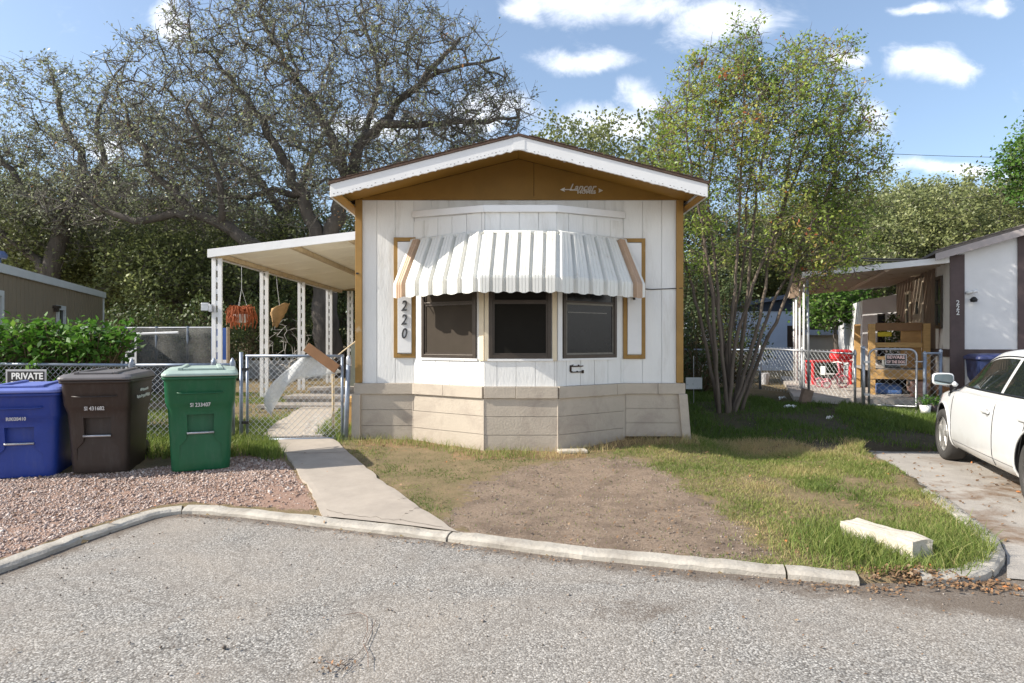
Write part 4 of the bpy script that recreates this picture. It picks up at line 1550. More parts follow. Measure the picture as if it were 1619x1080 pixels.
MB().bb(cb[0] - .222, cb[0] + .102, 13.094, 13.0985, 1.02, 1.12).build('band', WHITE_TRIM, CBN)
MB().bb(cb[0] + .102, cb[0] + .125, 13.08, 13.2, .33, 1.80).build('edge_trim', M('rusty_cream', (.50, .40, .30), .7, .3, 8, .3), CBN)
lw = W(408, 600, 17)
tag(MB().bb(-8.2, -5.6, 19.2, 19.3, .3, .92).build('low_wall', M('pale_render', (.36, .36, .34), .85, .12, 3, .4)), 'low pale grey wall behind the patio cover', 'wall')
tag(MB().prism([W(555, 545, 15.5), W(566, 533, 15.5), (W(580, 540, 15.5)[0], 15.5, .4), (W(552, 540, 15.5)[0], 15.5, .4)], (0, .03, 0)).build('leaning_sheet', M('grey_green_board', (.20, .22, .19), .8, .2, 3, .3)), 'grey green sheet leaning near the mobile home side wall', 'board')

# ------------------------------------------------------------------ home on the right, turned with its drive
th = R(21)
U_ = Vector((math.cos(th), -math.sin(th)))       # along its front, to the right
V_ = Vector((math.sin(th), math.cos(th)))        # away along its side
C0 = Vector((7.97, 11.5))
RH = thing('neighbour_home', 'white and brown mobile home beyond the white car', 'mobile home', (C0.x, C0.y, .2))
RWHITE = M('neighbour_white', (.68, .68, .68), .6, .06, 3, .3, 50, .003, stain=(.42, .41, .40), sscale=1.5, samt=(.6, .9))
RPEEL = M('peeling_white_side', (.80, .78, .74), .8, .06, 3, .6, 18, .01, stain=(.20, .13, .11), sscale=2.2, samt=(.56, .66), stretch=(1, 1, .35))
RBROWN = M('faded_brown_trim', (.088, .062, .06), .7, .25, 4, .3, 30, .003)
RPANEL = M('tan_panel_siding', (.20, .145, .105), .7, .15, 3, .2)
nF = -V_                                          # front normal
nS = -U_                                          # side normal
def RF(mb, u0, u1, z0, z1, n0, n1): return mb.fbox(C0, U_, nF, u0, u1, z0, z1, n0, n1)
def RS(mb, t0, t1, z0, z1, n0, n1): return mb.fbox(C0, V_, nS, t0, t1, z0, z1, n0, n1)
def RP(u, t, z): p = C0 + U_ * u + V_ * t; return (p.x, p.y, z)
slope = .29
zr = lambda u: 3.12 + (min(u, 4.4 - u)) * slope
mb = MB()
for (a, b) in ((.0, 1.05), (1.05, 2.2), (2.2, 3.3), (3.3, 4.4)):
    mb.prism([RP(a, 0, .85), RP(b, 0, .85), RP(b, 0, zr(b)), RP(a, 0, zr(a))], tuple((V_ * .04).to_3d()))
RF(mb, 0, 4.4, .2, .85, -.045, 0)
mb.prism([RP(4.4, .05, .2), RP(4.4, 14, .2), RP(4.4, 14, 3.1), RP(4.4, .05, 3.1)], tuple((-U_ * .04).to_3d()))
mb.build('front_wall', RWHITE, RH)
mb = MB()
RS(mb, .045, 1.0, .72, 3.1, -.03, .0)
RS(mb, .045, .9, .3, .72, -.03, -.002)
mb.build('peeling_side_wall', RPEEL, RH)
mb = MB()
RS(mb, 1.0, 4.7, .72, 3.05, -.04, -.004)
k = 1.1
while k < 4.6:
    RS(mb, k, k + .28, .73, 3.0, -.004, .002)
    k += .3
RS(mb, 1.0, 4.7, .3, .72, -.05, -.01)
mb.build('side_wall', RPANEL, RH)
mb = MB()
RS(mb, .03, 3.0, 1.22, 1.36, .004, .022)
mb.build('side_band', RBROWN, RH)
mb = MB()
RS(mb, .05, .9, .2, .66, .0, .02)
mb.build('brick_skirt', M('orange_brick', (.42, .22, .11), .85, .3, 9, .5), RH)
# addition that steps out at the back
mb = MB()
mb.prism([RP(-.75, 4.7, .3), RP(.2, 4.7, .3), RP(.2, 4.7, 2.72), RP(-.75, 4.7, 2.55)], tuple((V_ * 5).to_3d()))
mb.build('rear_wing', RWHITE, RH)
w_ = MB().fbox(C0 + V_ * 4.7, U_, nF, -.42, -.25, .95, 2.2, .0, .03).build('window', BRONZE, RH)
MB().fbox(C0 + V_ * 4.7, U_, nF, -.40, -.27, 1.0, 2.15, .031, .036).build('pane', DGLASS, w_)
# brown boards on the front
for (a, b, pr) in ((-.012, .21, .035), (1.0, 1.22, .03), (2.15, 2.37, .03), (4.2, 4.42, .03)):
    RF(MB(), a, b, .5, zr(max(a, 0)) - .05, .0, pr).build('front_board', RBROWN, RH)
for (a, b) in ((.212, .998), (1.222, 2.148), (2.372, 4.198)):
    RF(MB(), a, b, 1.18, 1.36, .0, .028).build('front_band', RBROWN, RH)
# roof
mb = MB()
for sg_ in (0, 1):
    if sg_ == 0: a, b = -.28, 2.2
    else: a, b = 4.68, 2.2
    za, zb_ = 3.12 + (-.28) * slope + .05, 3.12 + 2.2 * slope + .05
    mb.prism([RP(a, -.2, za), RP(b, -.2, zb_), RP(b, -.2, zb_ + .045), RP(a, -.2, za + .045)], tuple((V_ * 14).to_3d()))
mb.build('roof', M('grey_shingle', (.17, .15, .135), .95, .3, 12, .8, 40, .01), RH)
mb = MB()
for k in np.arange(-.27, 2.2, .16):              # curled shingle ends along the rake
    z = 3.12 + k * slope + .098
    mb.prism([RP(k, -.23, z), RP(k + .15, -.23, z + .14 * slope), RP(k + .15, -.23, z + .14 * slope + .022), RP(k, -.23, z + .012)], tuple((V_ * .3).to_3d()))
mb.build('shingle_edge', bpy.data.materials['grey_shingle'], RH)
mb = MB()
za, zb_ = 3.12 - .28 * slope, 3.12 + 2.2 * slope
mb.prism([RP(-.28, -.2, za - .08), RP(2.2, -.2, zb_ - .08), RP(2.2, -.2, zb_ + .045), RP(-.28, -.2, za + .045)], tuple((-V_ * .025).to_3d()))
mb.build('rake_board', M('faded_mauve_board', (.36, .32, .31), .7, .15, 5, .3), RH)
for k, ch in enumerate('222'):
    p = RP(.105, -.042, 2.20 - k * .092)
    put_text('house_number', ch, .115, WHITE_PLAIN, RH, p, u=tuple(U_.to_3d()), ext=.003, bold=.001, sx=.95)
p = Vector(RP(.29, -.05, 2.38))
mb = MB()
mb.tube([RP(.25, 0, 2.38), RP(.30, -.08, 2.38)], .028, 8)
mb.tube([RP(.21, -.12, 2.37), RP(.33, -.14, 2.39)], .028, 8)
mb.tube([RP(.37, -.12, 2.40), RP(.29, -.14, 2.38)], .03, 8)
mb.build('flood_light', WHITE_TRIM, RH, smooth=True)
MB().lathe([(.001, -.05), (.05, -.04), (.06, .0), (.03, .04), (.001, .05)], RP(.33, -.1, 2.25), n=10).build('motion_sensor', BLACK, RH, smooth=True)
# windows and door of the side
for (t0, t1, z0, z1) in ((.48, .92, 1.75, 2.75), (3.1, 3.55, 1.1, 2.65)):
    fr = MB()
    RS(fr, t0, t0 + .06, z0, z1, .003, .035); RS(fr, t1 - .06, t1, z0, z1, .003, .035)
    RS(fr, t0 + .06, t1 - .06, z1 - .06, z1, .003, .035); RS(fr, t0 + .06, t1 - .06, z0, z0 + .06, .003, .035); RS(fr, t0 + .06, t1 - .06, (z0 + z1) / 2 - .03, (z0 + z1) / 2 + .03, .003, .03)
    f = fr.build('window', CREAM if t0 > 1 else BRONZE, RH)
    RS(MB(), t0 + .06, t1 - .06, z0 + .06, z1 - .06, .002, .012).build('pane', DGLASS, f)
fr = MB()
RS(fr, 1.95, 2.8, 1.0, 2.85, .003, .03)
dr = fr.build('door', M('cream_door', (.42, .35, .27), .6, .1, 4, .1), RH)
RS(MB(), 2.3, 2.45, 2.1, 2.35, .031, .045).build('door_ornament', BLACK, dr)
for z in (1.85, 1.75):
    RS(MB(), 2.05, 2.11, z, z + .05, .031, .07).build('knob', STEEL, dr)
RS(MB(), 2.2, 2.6, 2.92, 2.98, .0, .12).build('porch_light', CREAM, RH)

# its porch cover
PCV = thing('porch_cover', 'brown ribbed metal porch cover on thin poles beside the neighbouring home', 'porch cover', RP(-1.4, 2, .3))
RIB = M('brown_ribbed_underside', (.42, .33, .25), .55, .15, 3, .1, 30, .003, stain=(.16, .10, .06), sscale=2, samt=(.55, .8))
zp = lambda u: 2.98 + u * .075
mb = MB()
k = 0
t = .02
while t < 5.2:
    for (ta, tb, dz) in ((t, t + .23, 0), (t + .23, t + .26, -.05), (t + .26, t + .30, -.05)):
        mb.prism([RP(-2.42, ta, zp(-2.42) + dz), RP(-.02, ta, zp(0) + dz), RP(-.02, ta, zp(0) + dz + .02), RP(-2.42, ta, zp(-2.42) + dz + .02)], tuple((V_ * (tb - ta)).to_3d()))
    t += .30
mb.build('ribbed_roof', RIB, PCV)
mb = MB()
mb.prism([RP(-2.46, -.03, zp(-2.46) - .05), RP(-.02, -.03, zp(0) - .05), RP(-.02, -.03, zp(0) + .06), RP(-2.46, -.03, zp(-2.46) + .06)], tuple((V_ * .04).to_3d()))
mb.build('front_edge', WHITE_TRIM, PCV)
MB().tube([RP(-1.0, .06, zp(-1) - .05), RP(-1.0, 5.1, zp(-1) - .05)], .045, 6).build('beam', RIB, PCV)
RS_ = MB().prism([RP(-2.47, .02, zp(-2.4) - .0), RP(-2.45, 5.2, zp(-2.4)), RP(-2.45, 5.2, zp(-2.4) - .12), RP(-2.47, .02, zp(-2.4) - .12)], tuple((-U_ * .03).to_3d()))
RS_.build('side_fascia', RIB, PCV)
mb = MB().prism([RP(-2.66, -.02, zp(-2.4) + .0), RP(-2.50, -.05, zp(-2.4) + .02), RP(-2.52, -.05, zp(-2.4) - .42), RP(-2.68, -.02, zp(-2.4) - .46)], tuple((V_ * .04).to_3d()))
mb.prism([RP(-2.47, -.06, zp(-2.4) - .12), RP(-2.42, -.06, zp(-2.4) - .12), RP(-2.50, -.06, zp(-2.4) - .65), RP(-2.54, -.06, zp(-2.4) - .62)], tuple((V_ * .03).to_3d()))
mb.build('broken_fascia', M('broken_board', (.24, .17, .12), .8, .3, 4, .4), PCV)
for t in (.05, 1.4, 2.7, 4.0, 5.1):
    p = Vector(RP(-2.33, t, 0))
    MB().tube([(p.x, p.y, gz1(p.x, p.y)), (p.x + (.0 if t > .1 else -.03), p.y, zp(-2.33) - .02)], .026, 8).build('pole', STEEL if t < .1 else WHITE_TRIM, PCV, smooth=True)
# slab under it
sl_ = MB().prism([RP(-2.6, .1, .41), RP(-.02, .1, .41), RP(-.02, 7, .46), RP(-2.6, 7, .46)], (0, 0, -.25))
struct(sl_.build('porch_slab_path', M('porch_concrete', (.40, .36, .32), .85, .15, 3, .4)), 'concrete slab under the porch cover')
so_ = MB().sheet([[G(a, b, .02) for a, b in ((1395, 664), (1420, 660), (1452, 658))], [G(a, b, .02) for a, b in ((1390, 640), (1420, 640), (1450, 640))]])
struct(so_.build('front_path', M('front_path_concrete', (.38, .34, .31), .85, .15, 4, .5)), 'short concrete path at the neighbour gate')

# deck with yellow pine rail
DK = thing('wooden_deck', 'yellow pine deck with railing and brick step under the porch cover', 'deck', RP(-.9, 1.5, .4))
d0, d1, du0, du1 = 1.15, 3.2, -1.13, -.06
def DP(mb, u0, u1, t0, t1, z0, z1):
    return mb.prism([RP(u0, t0, z0), RP(u1, t0, z0), RP(u1, t1, z0), RP(u0, t1, z0)], (0, 0, z1 - z0))
DP(MB(), du0, du1, d0, d1, .90, .95).build('deck_boards', GREYWOOD, DK)
DP(MB(), du0, du1, d0 - .045, d0 - .002, .74, .93).build('rim_board', LUMBER, DK)
for (u, t) in ((du0 + .05, d0), (du0 + .05, d1 - .1), (du1 - .06, d0)):
    DP(MB(), u - .06, u + .06, t - .03, t + .09, .38, 1.86 if t < 2 else 1.9).build('deck_post', LUMBER, DK)
DP(MB(), du0 + .12, du1 - .13, d0, d0 + .04, 1.72, 1.88).build('rail', M('brown_stained_pine', (.22, .115, .05), .7, .2, 4, .2), DK)
DP(MB(), du0 + .12, du1 - .13, d0, d0 + .04, 1.38, 1.48).build('rail', LUMBER, DK)
DP(MB(), du0 + .12, du0 + .5, d0, d0 + .04, 1.13, 1.2).build('rail', LUMBER, DK)
DP(MB(), du1 - .50, du1 - .14, d0 + .042, d0 + .06, .97, 1.72).build('side_board', M('amber_board', (.34, .18, .06), .7, .2, 4, .2), DK)
DP(MB(), du0 + .02, du1 - .02, d1 - .05, d1, .40, .9).build('painted_void', BLACK, DK)  # black sheet standing in for the deep shade under the deck
mb = MB()
for k in range(4):
    DP(mb, du1 - .42 + .06 * (k % 2), du1 - .12, d0 - .42, d0 - .10, .33 + .095 * k, .33 + .095 * k + .088)
mb.build('brick_step', M('pink_brick', (.42, .26, .21), .9, .2, 14, .5), DK)
tag(DP(MB(), du0 + .16, du1 - .45, d0 + .12, d0 + .5, .42, .62).build('storage_crate', M('blue_tarp', (.06, .13, .32), .5, .4, 7, .5), bevel=.04), 'blue plastic crate stored under the wooden deck', 'crate')
tag(DP(MB(), du0 + .32, du1 - .42, d0 + .25, d0 + .6, .951, 1.2).build('dog_crate', M('grey_box', (.16, .17, .17), .6, .3, 6, .2), bevel=.05), 'grey box standing on the wooden deck behind the gate', 'box')
tag(DP(MB(), du0 + .16, du0 + .42, d0 + .06, d0 + .1, 1.60, 1.70).build('yellow_cushion', M('yellow_cloth', (.55, .42, .03), .8, .15, 8, .2), bevel=.02), 'small yellow cushion on the deck rail', 'cushion')
pz = Vector(RP(-.42, 2.7, .96))
CT = thing('potted_plant', 'dark green potted plant standing on the wooden deck', 'plant', tuple(pz))
MB().lathe([(.02, 0), (.13, 0), (.17, .28), (.15, .28), (.13, .2)], pz, n=14).build('pot', BLACK, CT, smooth=True)

# ------------------------------------------------------------------ neighbour's fence and gate
def fp(px, py_or_Y): return (px - CX) / F * py_or_Y
RGY = 11.75
fa, fb = (fp(1202, 15.2), 15.2), (fp(1352, 12.1), 12.1)
fence('chain_link_fence', 'grey chain link fence in front of the red toddler table', [fa, ((fa[0] + fb[0]) / 2, (fa[1] + fb[1]) / 2), fb], .98, twist=True, pitch=.085, wr=.0030, post=.024, rail=.019)
fence('chain_link_fence', 'old chain link fence behind the multi stem tree', [(2.6, 15.8), (fp(1150, 15.6), 15.6), fa], .95, pitch=.085, wr=.003, mt=BLUESTEEL)
gp = (fp(1365, RGY), RGY)
GQ = thing('gate_post', 'thick grey gate post left of the beware of dog gate', 'post', (gp[0], gp[1], gz1(*gp)))
MB().tube([(gp[0], gp[1], gz1(*gp) - .05), (gp[0], gp[1], 1.38)], .034, 10).lathe([(.04, 0), (.036, .03), (.001, .06)], (gp[0], gp[1], 1.37), n=10).build('pole', STEEL, GQ, smooth=True)
ga, gb = Vector((fp(1374, 11.7), 11.7)), Vector((fp(1449, 11.35), 11.35))
z0, z1 = .33, 1.36
RG = thing('chain_link_gate', 'round cornered chain link gate carrying the beware of dog sign', 'gate', (ga.x, ga.y, .3))
gu = (gb - ga).normalized()
mb = MB()
pts = [(ga.x, ga.y, z0), (ga.x, ga.y, z1 - .12)]
for k in range(1, 5):
    a = R(90 * k / 4)
    q = ga + gu * (.12 - .12 * math.cos(a))
    pts.append((q.x, q.y, z1 - .12 + .12 * math.sin(a)))
L = (gb - ga).length
for k in range(0, 5):
    a = R(90 - 90 * k / 4)
    q = ga + gu * (L - .12 + .12 * math.cos(a))
    pts.append((q.x, q.y, z1 - .12 + .12 * math.sin(a)))
pts += [(gb.x, gb.y, z0), (ga.x, ga.y, z0)]
mb.tube(pts, .021, 8)
mb.build('gate_frame', STEEL, RG, smooth=True)
chain(ga, gb, z0, z1 - .03, .085, .003).build('mesh', WIRE, RG)
MB().tube([(gb.x - .03, gb.y, z1 - .22), (gb.x + .16, gb.y - .05, z1 - .22)], .014, 6).build('latch_arm', STEEL, RG)
for hz in (.50, 1.10): MB().bb(ga.x - .1, ga.x + .01, ga.y - .02, ga.y + .02, hz, hz + .04).build('hinge', STEEL, RG)
for px, Yp, zt, lab in ((1462, 11.3, 1.27, 'dark grey latch post right of the beware of dog gate'), (1487, 11.35, 1.31, 'grey corner post against the peeling white wall')):
    x = fp(px, Yp)
    t = thing('gate_post', lab, 'post', (x, Yp, gz1(x, Yp)))
    MB().tube([(x, Yp, gz1(x, Yp) - .05), (x, Yp, zt)], .03, 10).lathe([(.036, 0), (.034, .03), (.001, .06)], (x, Yp, zt), n=10).build('pole', BLUESTEEL, t, smooth=True)
sf = thing('fence_panel', 'narrow chain link panel between latch post and white wall', 'fence', (fp(1465, 11.3), 11.3, .3))
chain((fp(1463, 11.3), 11.3), (fp(1486, 11.3), 11.3), .3, 1.27, .085, .003).build('mesh', WIRE, sf)
MB().tube([(fp(1460, 11.3), 11.3, 1.29), (fp(1487, 11.3), 11.3, 1.29)], .02, 8).build('top_rail', BLUESTEEL, sf)
# beware sign
sc0 = Vector((fp(1417.5, 11.4), 11.42))
SG = thing('warning_sign', 'black beware of the dog sign wired to the rounded gate', 'sign', (sc0.x, sc0.y, 1.2))
nG = Vector((gu.y, -gu.x))
def SB(mb, a, b, z0, z1, n0, n1): return mb.fbox(sc0, gu, nG, a, b, z0, z1, n0, n1)
SB(MB(), -.165, .165, 1.075, 1.275, .0, .006).build('border', M('sign_pale', (.48, .46, .46), .5, .1, 8, 0), SG)
SB(MB(), -.15, .15, 1.09, 1.26, .0065, .010).build('panel', BLACK, SG)
SIGNR = M('pale_pink_letters', (.66, .46, .42), .6, .1, 9, 0)
for tx, z, sx, s in (('BEWARE', 1.215, .84, .085), ('OF THE DOG', 1.13, .66, .072)):
    p = sc0 + nG * .011
    put_text('lettering', tx, s, SIGNR, SG, (p.x, p.y, z), u=tuple(gu.to_3d()), ext=.001, bold=.0025, sx=sx)

# blue bin by that home
def simple_bin():
    p = Vector(RP(.50, -.62, 0))
    t = thing('trash_bin', 'dark blue trash bin against the neighbouring home behind the car', 'trash bin', (p.x, p.y, gz1(p.x, p.y) + .0))
    z = gz1(p.x, p.y)
    P = plastic('bin_plastic_navy', (.012, .022, .075))
    rot = Matrix.Rotation(-th, 3, 'Z')
    off = Vector((p.x, p.y, z))
    def rg_(w, d, zz, r=.07): return [rot @ Vector(q) + off for q in rrect(w, d, 0, zz, r)]
    MB().loft([rg_(.54, .56, 0), rg_(.60, .66, .6), rg_(.66, .70, .68), rg_(.70, .74, .98)]).build('body', P, t)
    MB().loft([rg_(.74, .80, .985), rg_(.75, .81, 1.0), rg_(.74, .8, 1.03), rg_(.62, .68, 1.07), rg_(.3, .4, 1.085)]).build('lid', plastic('lid_plastic_navy', (.03, .04, .12)), t)
    for s in (-.25, .25):
        q = rot @ Vector((s, .28, .11)) + off
        MB().lathe([(.01, -.03), (.1, -.03), (.11, 0), (.1, .03), (.01, .03)], q, 'X', 16).build('wheel', BLACK, t)
simple_bin()

# toddler table and tricycle on the slab
RED = M('red_plastic', (.55, .03, .035), .4, .08, 5, .05)
PINK = M('pink_plastic', (.62, .16, .20), .45, .1, 5, .05)
ty = 15.6
zt_ = .43
xl, xr = fp(1284, ty), fp(1349, ty)
TT = thing('toddler_table', 'red plastic toddler table on the concrete slab', 'table', ((xl + xr) / 2, ty, zt_))
MB().bb(xl, xr, ty, ty + .5, .98, 1.03).build('table_top', RED, TT, bevel=.015)
for x in (xl + .04, xr - .05):
    for y in (ty + .04, ty + .44):
        MB().tube([(x, y, zt_), (x, y, .979)], [.045, .04], 8).build('leg', RED, TT)
tag(MB().bb(xr - .42, xr + .05, ty + .03, ty + .42, 1.032, 1.30).build('toy_box', RED, bevel=.09), 'rounded red toy seat standing on the red toddler table', 'toy')
tx, tyy = fp(1316, 14.6), 14.6
TR = thing('tricycle', 'pink toddler tricycle in front of the red table', 'tricycle', (tx, tyy, zt_))
def wheel(x, y, r, nm='wheel'):
    MB().lathe([(r * .8, -.02), (r, -.02), (r, .02), (r * .8, .02), (r * .8, -.02)], (x, y, zt_ + r), 'Y', 20).build(nm, PINK, TR, smooth=True)
    mb = MB()
    for k in range(4):
        a = k * math.pi / 4
        mb.tube([(x - r * .85 * math.cos(a), y, zt_ + r - r * .85 * math.sin(a)), (x + r * .85 * math.cos(a), y, zt_ + r + r * .85 * math.sin(a))], .008, 4)
    mb.build('spokes', WHITE_PLAIN, TR)
wheel(tx + .24, tyy, .15); wheel(tx - .22, tyy - .16, .115); wheel(tx - .22, tyy + .16, .115)
MB().tube([(tx + .24, tyy, zt_ + .15), (tx + .16, tyy, zt_ + .42), (tx + .13, tyy, zt_ + .58)], .022, 8).tube([(tx + .17, tyy, zt_ + .36), (tx - .05, tyy, zt_ + .16), (tx - .24, tyy, zt_ + .13)], .026, 8).tube([(tx - .22, tyy - .17, zt_ + .115), (tx - .22, tyy + .17, zt_ + .115)], .012, 6).build('tricycle_frame', PINK, TR, smooth=True)
MB().tube([(tx + .12, tyy - .2, zt_ + .58), (tx + .13, tyy, zt_ + .6), (tx + .12, tyy + .2, zt_ + .58)], .014, 8).build('handlebar', WHITE_PLAIN, TR)
MB().bb(tx - .20, tx + .0, tyy - .10, tyy + .10, zt_ + .30, zt_ + .34).bb(tx - .23, tx - .19, tyy - .1, tyy + .1, zt_ + .3, zt_ + .5).tube([(tx - .12, tyy, zt_ + .14), (tx - .1, tyy, zt_ + .31)], .02, 6).build('saddle', WHITE_PLAIN, TR, bevel=.01)

# leaning block, bucket, paper sign, litter
b = G(1278, 640)
tag(MB().box((b[0], b[1] + .1, b[2] + .14), (.18, .12, .30), M=Matrix.Rotation(.3, 3, 'Y')).build('concrete_block', M('brown_block', (.20, .14, .10), .9, .3, 9, .5)), 'brown block leaning at the foot of the thin silver pole', 'block')
b = G(1208, 608)
tag(MB().lathe([(.001, .0), (.10, 0), (.135, .30), (.12, .30), (.09, .02)], (b[0], b[1], b[2]), n=16).build('bucket', M('grey_white_bucket', (.50, .50, .52), .5, .12, 5, .1)), 'grey white bucket on the lawn behind the multi stem tree', 'bucket')
pw = W(1097, 606, 12.0)
PSG = thing('paper_sign', 'small weathered white sign on a wire stake in dark shrubs', 'sign', (pw[0], 12.0, gz1(pw[0], 12.)))
MB().bb(pw[0] - .155, pw[0] + .155, 11.99, 12.0, pw[2] - .11, pw[2] + .11).build('panel', M('weathered_sign', (.62, .64, .64), .7, .05, 6, 0, stain=(.12, .17, .11), sscale=9, samt=(.58, .66)), PSG)
MB().tube([(pw[0], 12.01, gz1(pw[0], 12.) - .05), (pw[0], 12.01, pw[2] + .52)], .007, 5).build('wire_stake', STEEL, PSG)
for (px, py, w, d, lab) in ((1249, 646, .2, .09, 'larger flat white paper scrap on the shaded lawn'), (1237, 633, .12, .10, 'crumpled white wrapper on the shaded lawn near the tree'), (1312, 664, .09, .08, 'small white scrap alone on the dark bare soil'),):
    b = G(px, py)
    rows = [[(b[0] + w * (i / 5 - .5), b[1] + d * (j / 3 - .5), b[2] + .05 + rng.normal(0, .018)) for j in range(4)] for i in range(6)]
    tag(MB().sheet(rows).build('litter_paper', WHITE_PLAIN, solid=.003), lab, 'litter', 'paper scraps on the shaded lawn')

# blue shed and white post beyond
Y = 24.0
SH = thing('blue_house', 'pale blue house with dark roof behind the thin poles', 'house', W(1235, 560, Y))
x0, x1 = fp(1195, Y), fp(1262, Y)
zb = .4
zt0 = W(0, 492, Y)[2]
BLUEW = M('pale_blue_boards', (.42, .50, .62), .7, .08, 3, .2)
mb = MB()
mb.bb(x0 - 1.5, x1 + .1, Y, Y + 6, zb, zt0)
mb.build('wall', BLUEW, SH)
mb = MB()
ap = W(1262, 468, Y)
mb.prism([(x0 - 1.9, Y - .5, zt0 - .05), (x1 + .4, Y - .5, ap[2] + .05), (x1 + .4, Y - .5, ap[2] + .2), (x0 - 1.9, Y - .5, zt0 + .12)], (0, 7, 0))
mb.prism([(x1 + .4, Y - .5, ap[2] + .05), (x1 + 6, Y - .5, zt0 - .4), (x1 + 6, Y - .5, zt0 - .25), (x1 + .4, Y - .5, ap[2] + .2)], (0, 7, 0))
mb.prism([(x0 - 1.5, Y - .05, zt0), (x1 + .4, Y - .05, ap[2]), (x1 + 5, Y - .05, zt0)], (0, .1, 0))
mb.build('roof', M('dark_blue_roof', (.03, .045, .075), .8, .3, 4, .3), SH)
MB().bb(x1 - .42, x1 + .05, Y - .06, Y - .01, 1.3, 2.1).build('window', BRONZE, SH)
MB().bb(x1 + .1, x1 + 4.4, Y + .5, Y + 5, zb, 1.75).build('side_wing', M('cream_wing', (.45, .43, .38), .7, .1, 3, .2), SH)
MB().bb(x1 + .1, x1 + 4.6, Y + .3, Y + 5, 1.751, 1.95).build('wing_eave', BLUEW, SH)
for (px, y0_, y1_, Yp, w_, lab) in ((1262, 530, 575, 19, .11, 'stout white post with dark cap behind the chain link fence'), (1341, 520, 560, 20, .13, 'plain white post behind the small leafy tree'),):
    p = W(px, y0_, Yp)
    t = thing('white_post', lab, 'post', (p[0], Yp, .38))
    MB().bb(p[0] - w_, p[0] + w_, Yp - w_, Yp + w_, .35, p[2]).build('shaft', WHITE_TRIM, t, bevel=.01)
    MB().bb(p[0] - w_ * 1.3, p[0] + w_ * 1.3, Yp - w_ * 1.3, Yp + w_ * 1.3, p[2] + .001, p[2] + .10).build('cap', BRONZE if px < 1300 else WHITE_TRIM, t, bevel=.02)

# overhead lines
def cable(name, label, a, b, sag, r):
    a, b = Vector(a), Vector(b)
    pts = [a.lerp(b, t) - Vector((0, 0, sag * 4 * t * (1 - t))) for t in np.linspace(0, 1, 24)]
    tag(MB().tube(pts, r, 5).build(name, BLACK), label, 'cable')
cable('overhead_cable', 'thick black overhead cable running behind the porch cover', W(1160, 388, 20), W(1500, 409, 17), .16, .028)
cable('overhead_cable', 'second black cable just below and behind the thick one', W(1180, 385, 21), W(1470, 411, 17.5), .22, .020)
cable('overhead_cable', 'thin power line high in the sky above the right trees', W(1330, 239, 40), W(1720, 249, 44), .15, .016)
# ------------------------------------------------------------------ white sedan
CAR = thing('parked_car', 'white four door sedan with dented door parked on the driveway', 'car', (0, 0, 0))
CARW = M('white_car_paint', (.62, .63, .635), .25, .02, 3, 0, spec=.5, coat=.6, stain=(.55, .54, .51), sscale=1.3, samt=(.62, .95))
nt_ = CARW.node_tree
b_ = [n for n in nt_.nodes if n.type == 'BSDF_PRINCIPLED'][0]
src_ = b_.inputs['Base Color'].links[0].from_socket
tc_ = nd(nt_, 'ShaderNodeTexCoord')
sp_z = nd(nt_, 'ShaderNodeSeparateXYZ')
nt_.links.new(tc_.outputs['Object'], sp_z.inputs[0])
zf = math2(nt_, 'ADD', math2(nt_, 'MULTIPLY', sp_z.outputs[2], -2.6), 1.25)
zf = math2(nt_, 'ADD', zf, math2(nt_, 'MULTIPLY', math2(nt_, 'SUBTRACT', noise(nt_, tc_.outputs['Object'], 6, 8, .7), .5), 1.1), None, True)
nt_.links.new(mixc(nt_, math2(nt_, 'MULTIPLY', zf, .55), src_, (.36, .32, .26, 1)), b_.inputs['Base Color'])
CGLASS = M('tinted_car_glass', (.012, .016, .016), .03, .1, 3, 0, spec=.8)
RUBBER = M('tyre_rubber', (.045, .043, .041), .85, .2, 9, .2)
ALLOY = M('worn_alloy', (.50, .49, .47), .35, .12, 12, .05, metal=.65, stain=(.25, .22, .2), sscale=8, samt=(.55, .8))
BLKT = M('black_trim', (.012, .012, .013), .4, .1, 8, 0)
XS = np.linspace(-2.6, 2.4, 501)


def curve(xs, ys, s=9):
    y = np.interp(XS, xs, ys)
    k = np.exp(-.5 * (np.arange(-3 * s, 3 * s + 1) / s) ** 2)
    k /= k.sum()
    y2 = np.convolve(np.pad(y, 3 * s, mode='edge'), k, 'valid')
    return lambda x: float(np.interp(x, XS, y2))


hw = curve([-2.45, -2.4, -2.2, -1.7, -1, 0, 1, 1.5, 1.95, 2.15, 2.25], [.60, .70, .79, .85, .875, .885, .88, .865, .77, .62, .42], 7)
ztp = curve([-2.45, -2.35, -2.1, -1.7, -1.3, -.5, .6, 1.0, 1.25, 1.6, 2.0, 2.15, 2.26], [.78, .96, 1.01, 1.02, .98, .955, .945, .94, .93, .88, .77, .68, .52], 7)
zbt = curve([-2.45, -2.2, -1.7, 1.6, 2.0, 2.26], [.36, .27, .20, .20, .22, .30], 7)
roofz = curve([-2.05, -1.75, -1.45, -1.1, -.55, -.1, .25, .55, .85, 1.2, 1.35], [.93, 1.10, 1.24, 1.36, 1.425, 1.435, 1.415, 1.335, 1.19, .98, .9], 8)
wbelt = curve([-2.1, -1.6, -.8, .2, .9, 1.35], [.66, .775, .815, .82, .79, .70], 8)
wroof = curve([-2.1, -1.6, -.8, .2, .9, 1.35], [.50, .56, .585, .585, .60, .60], 8)


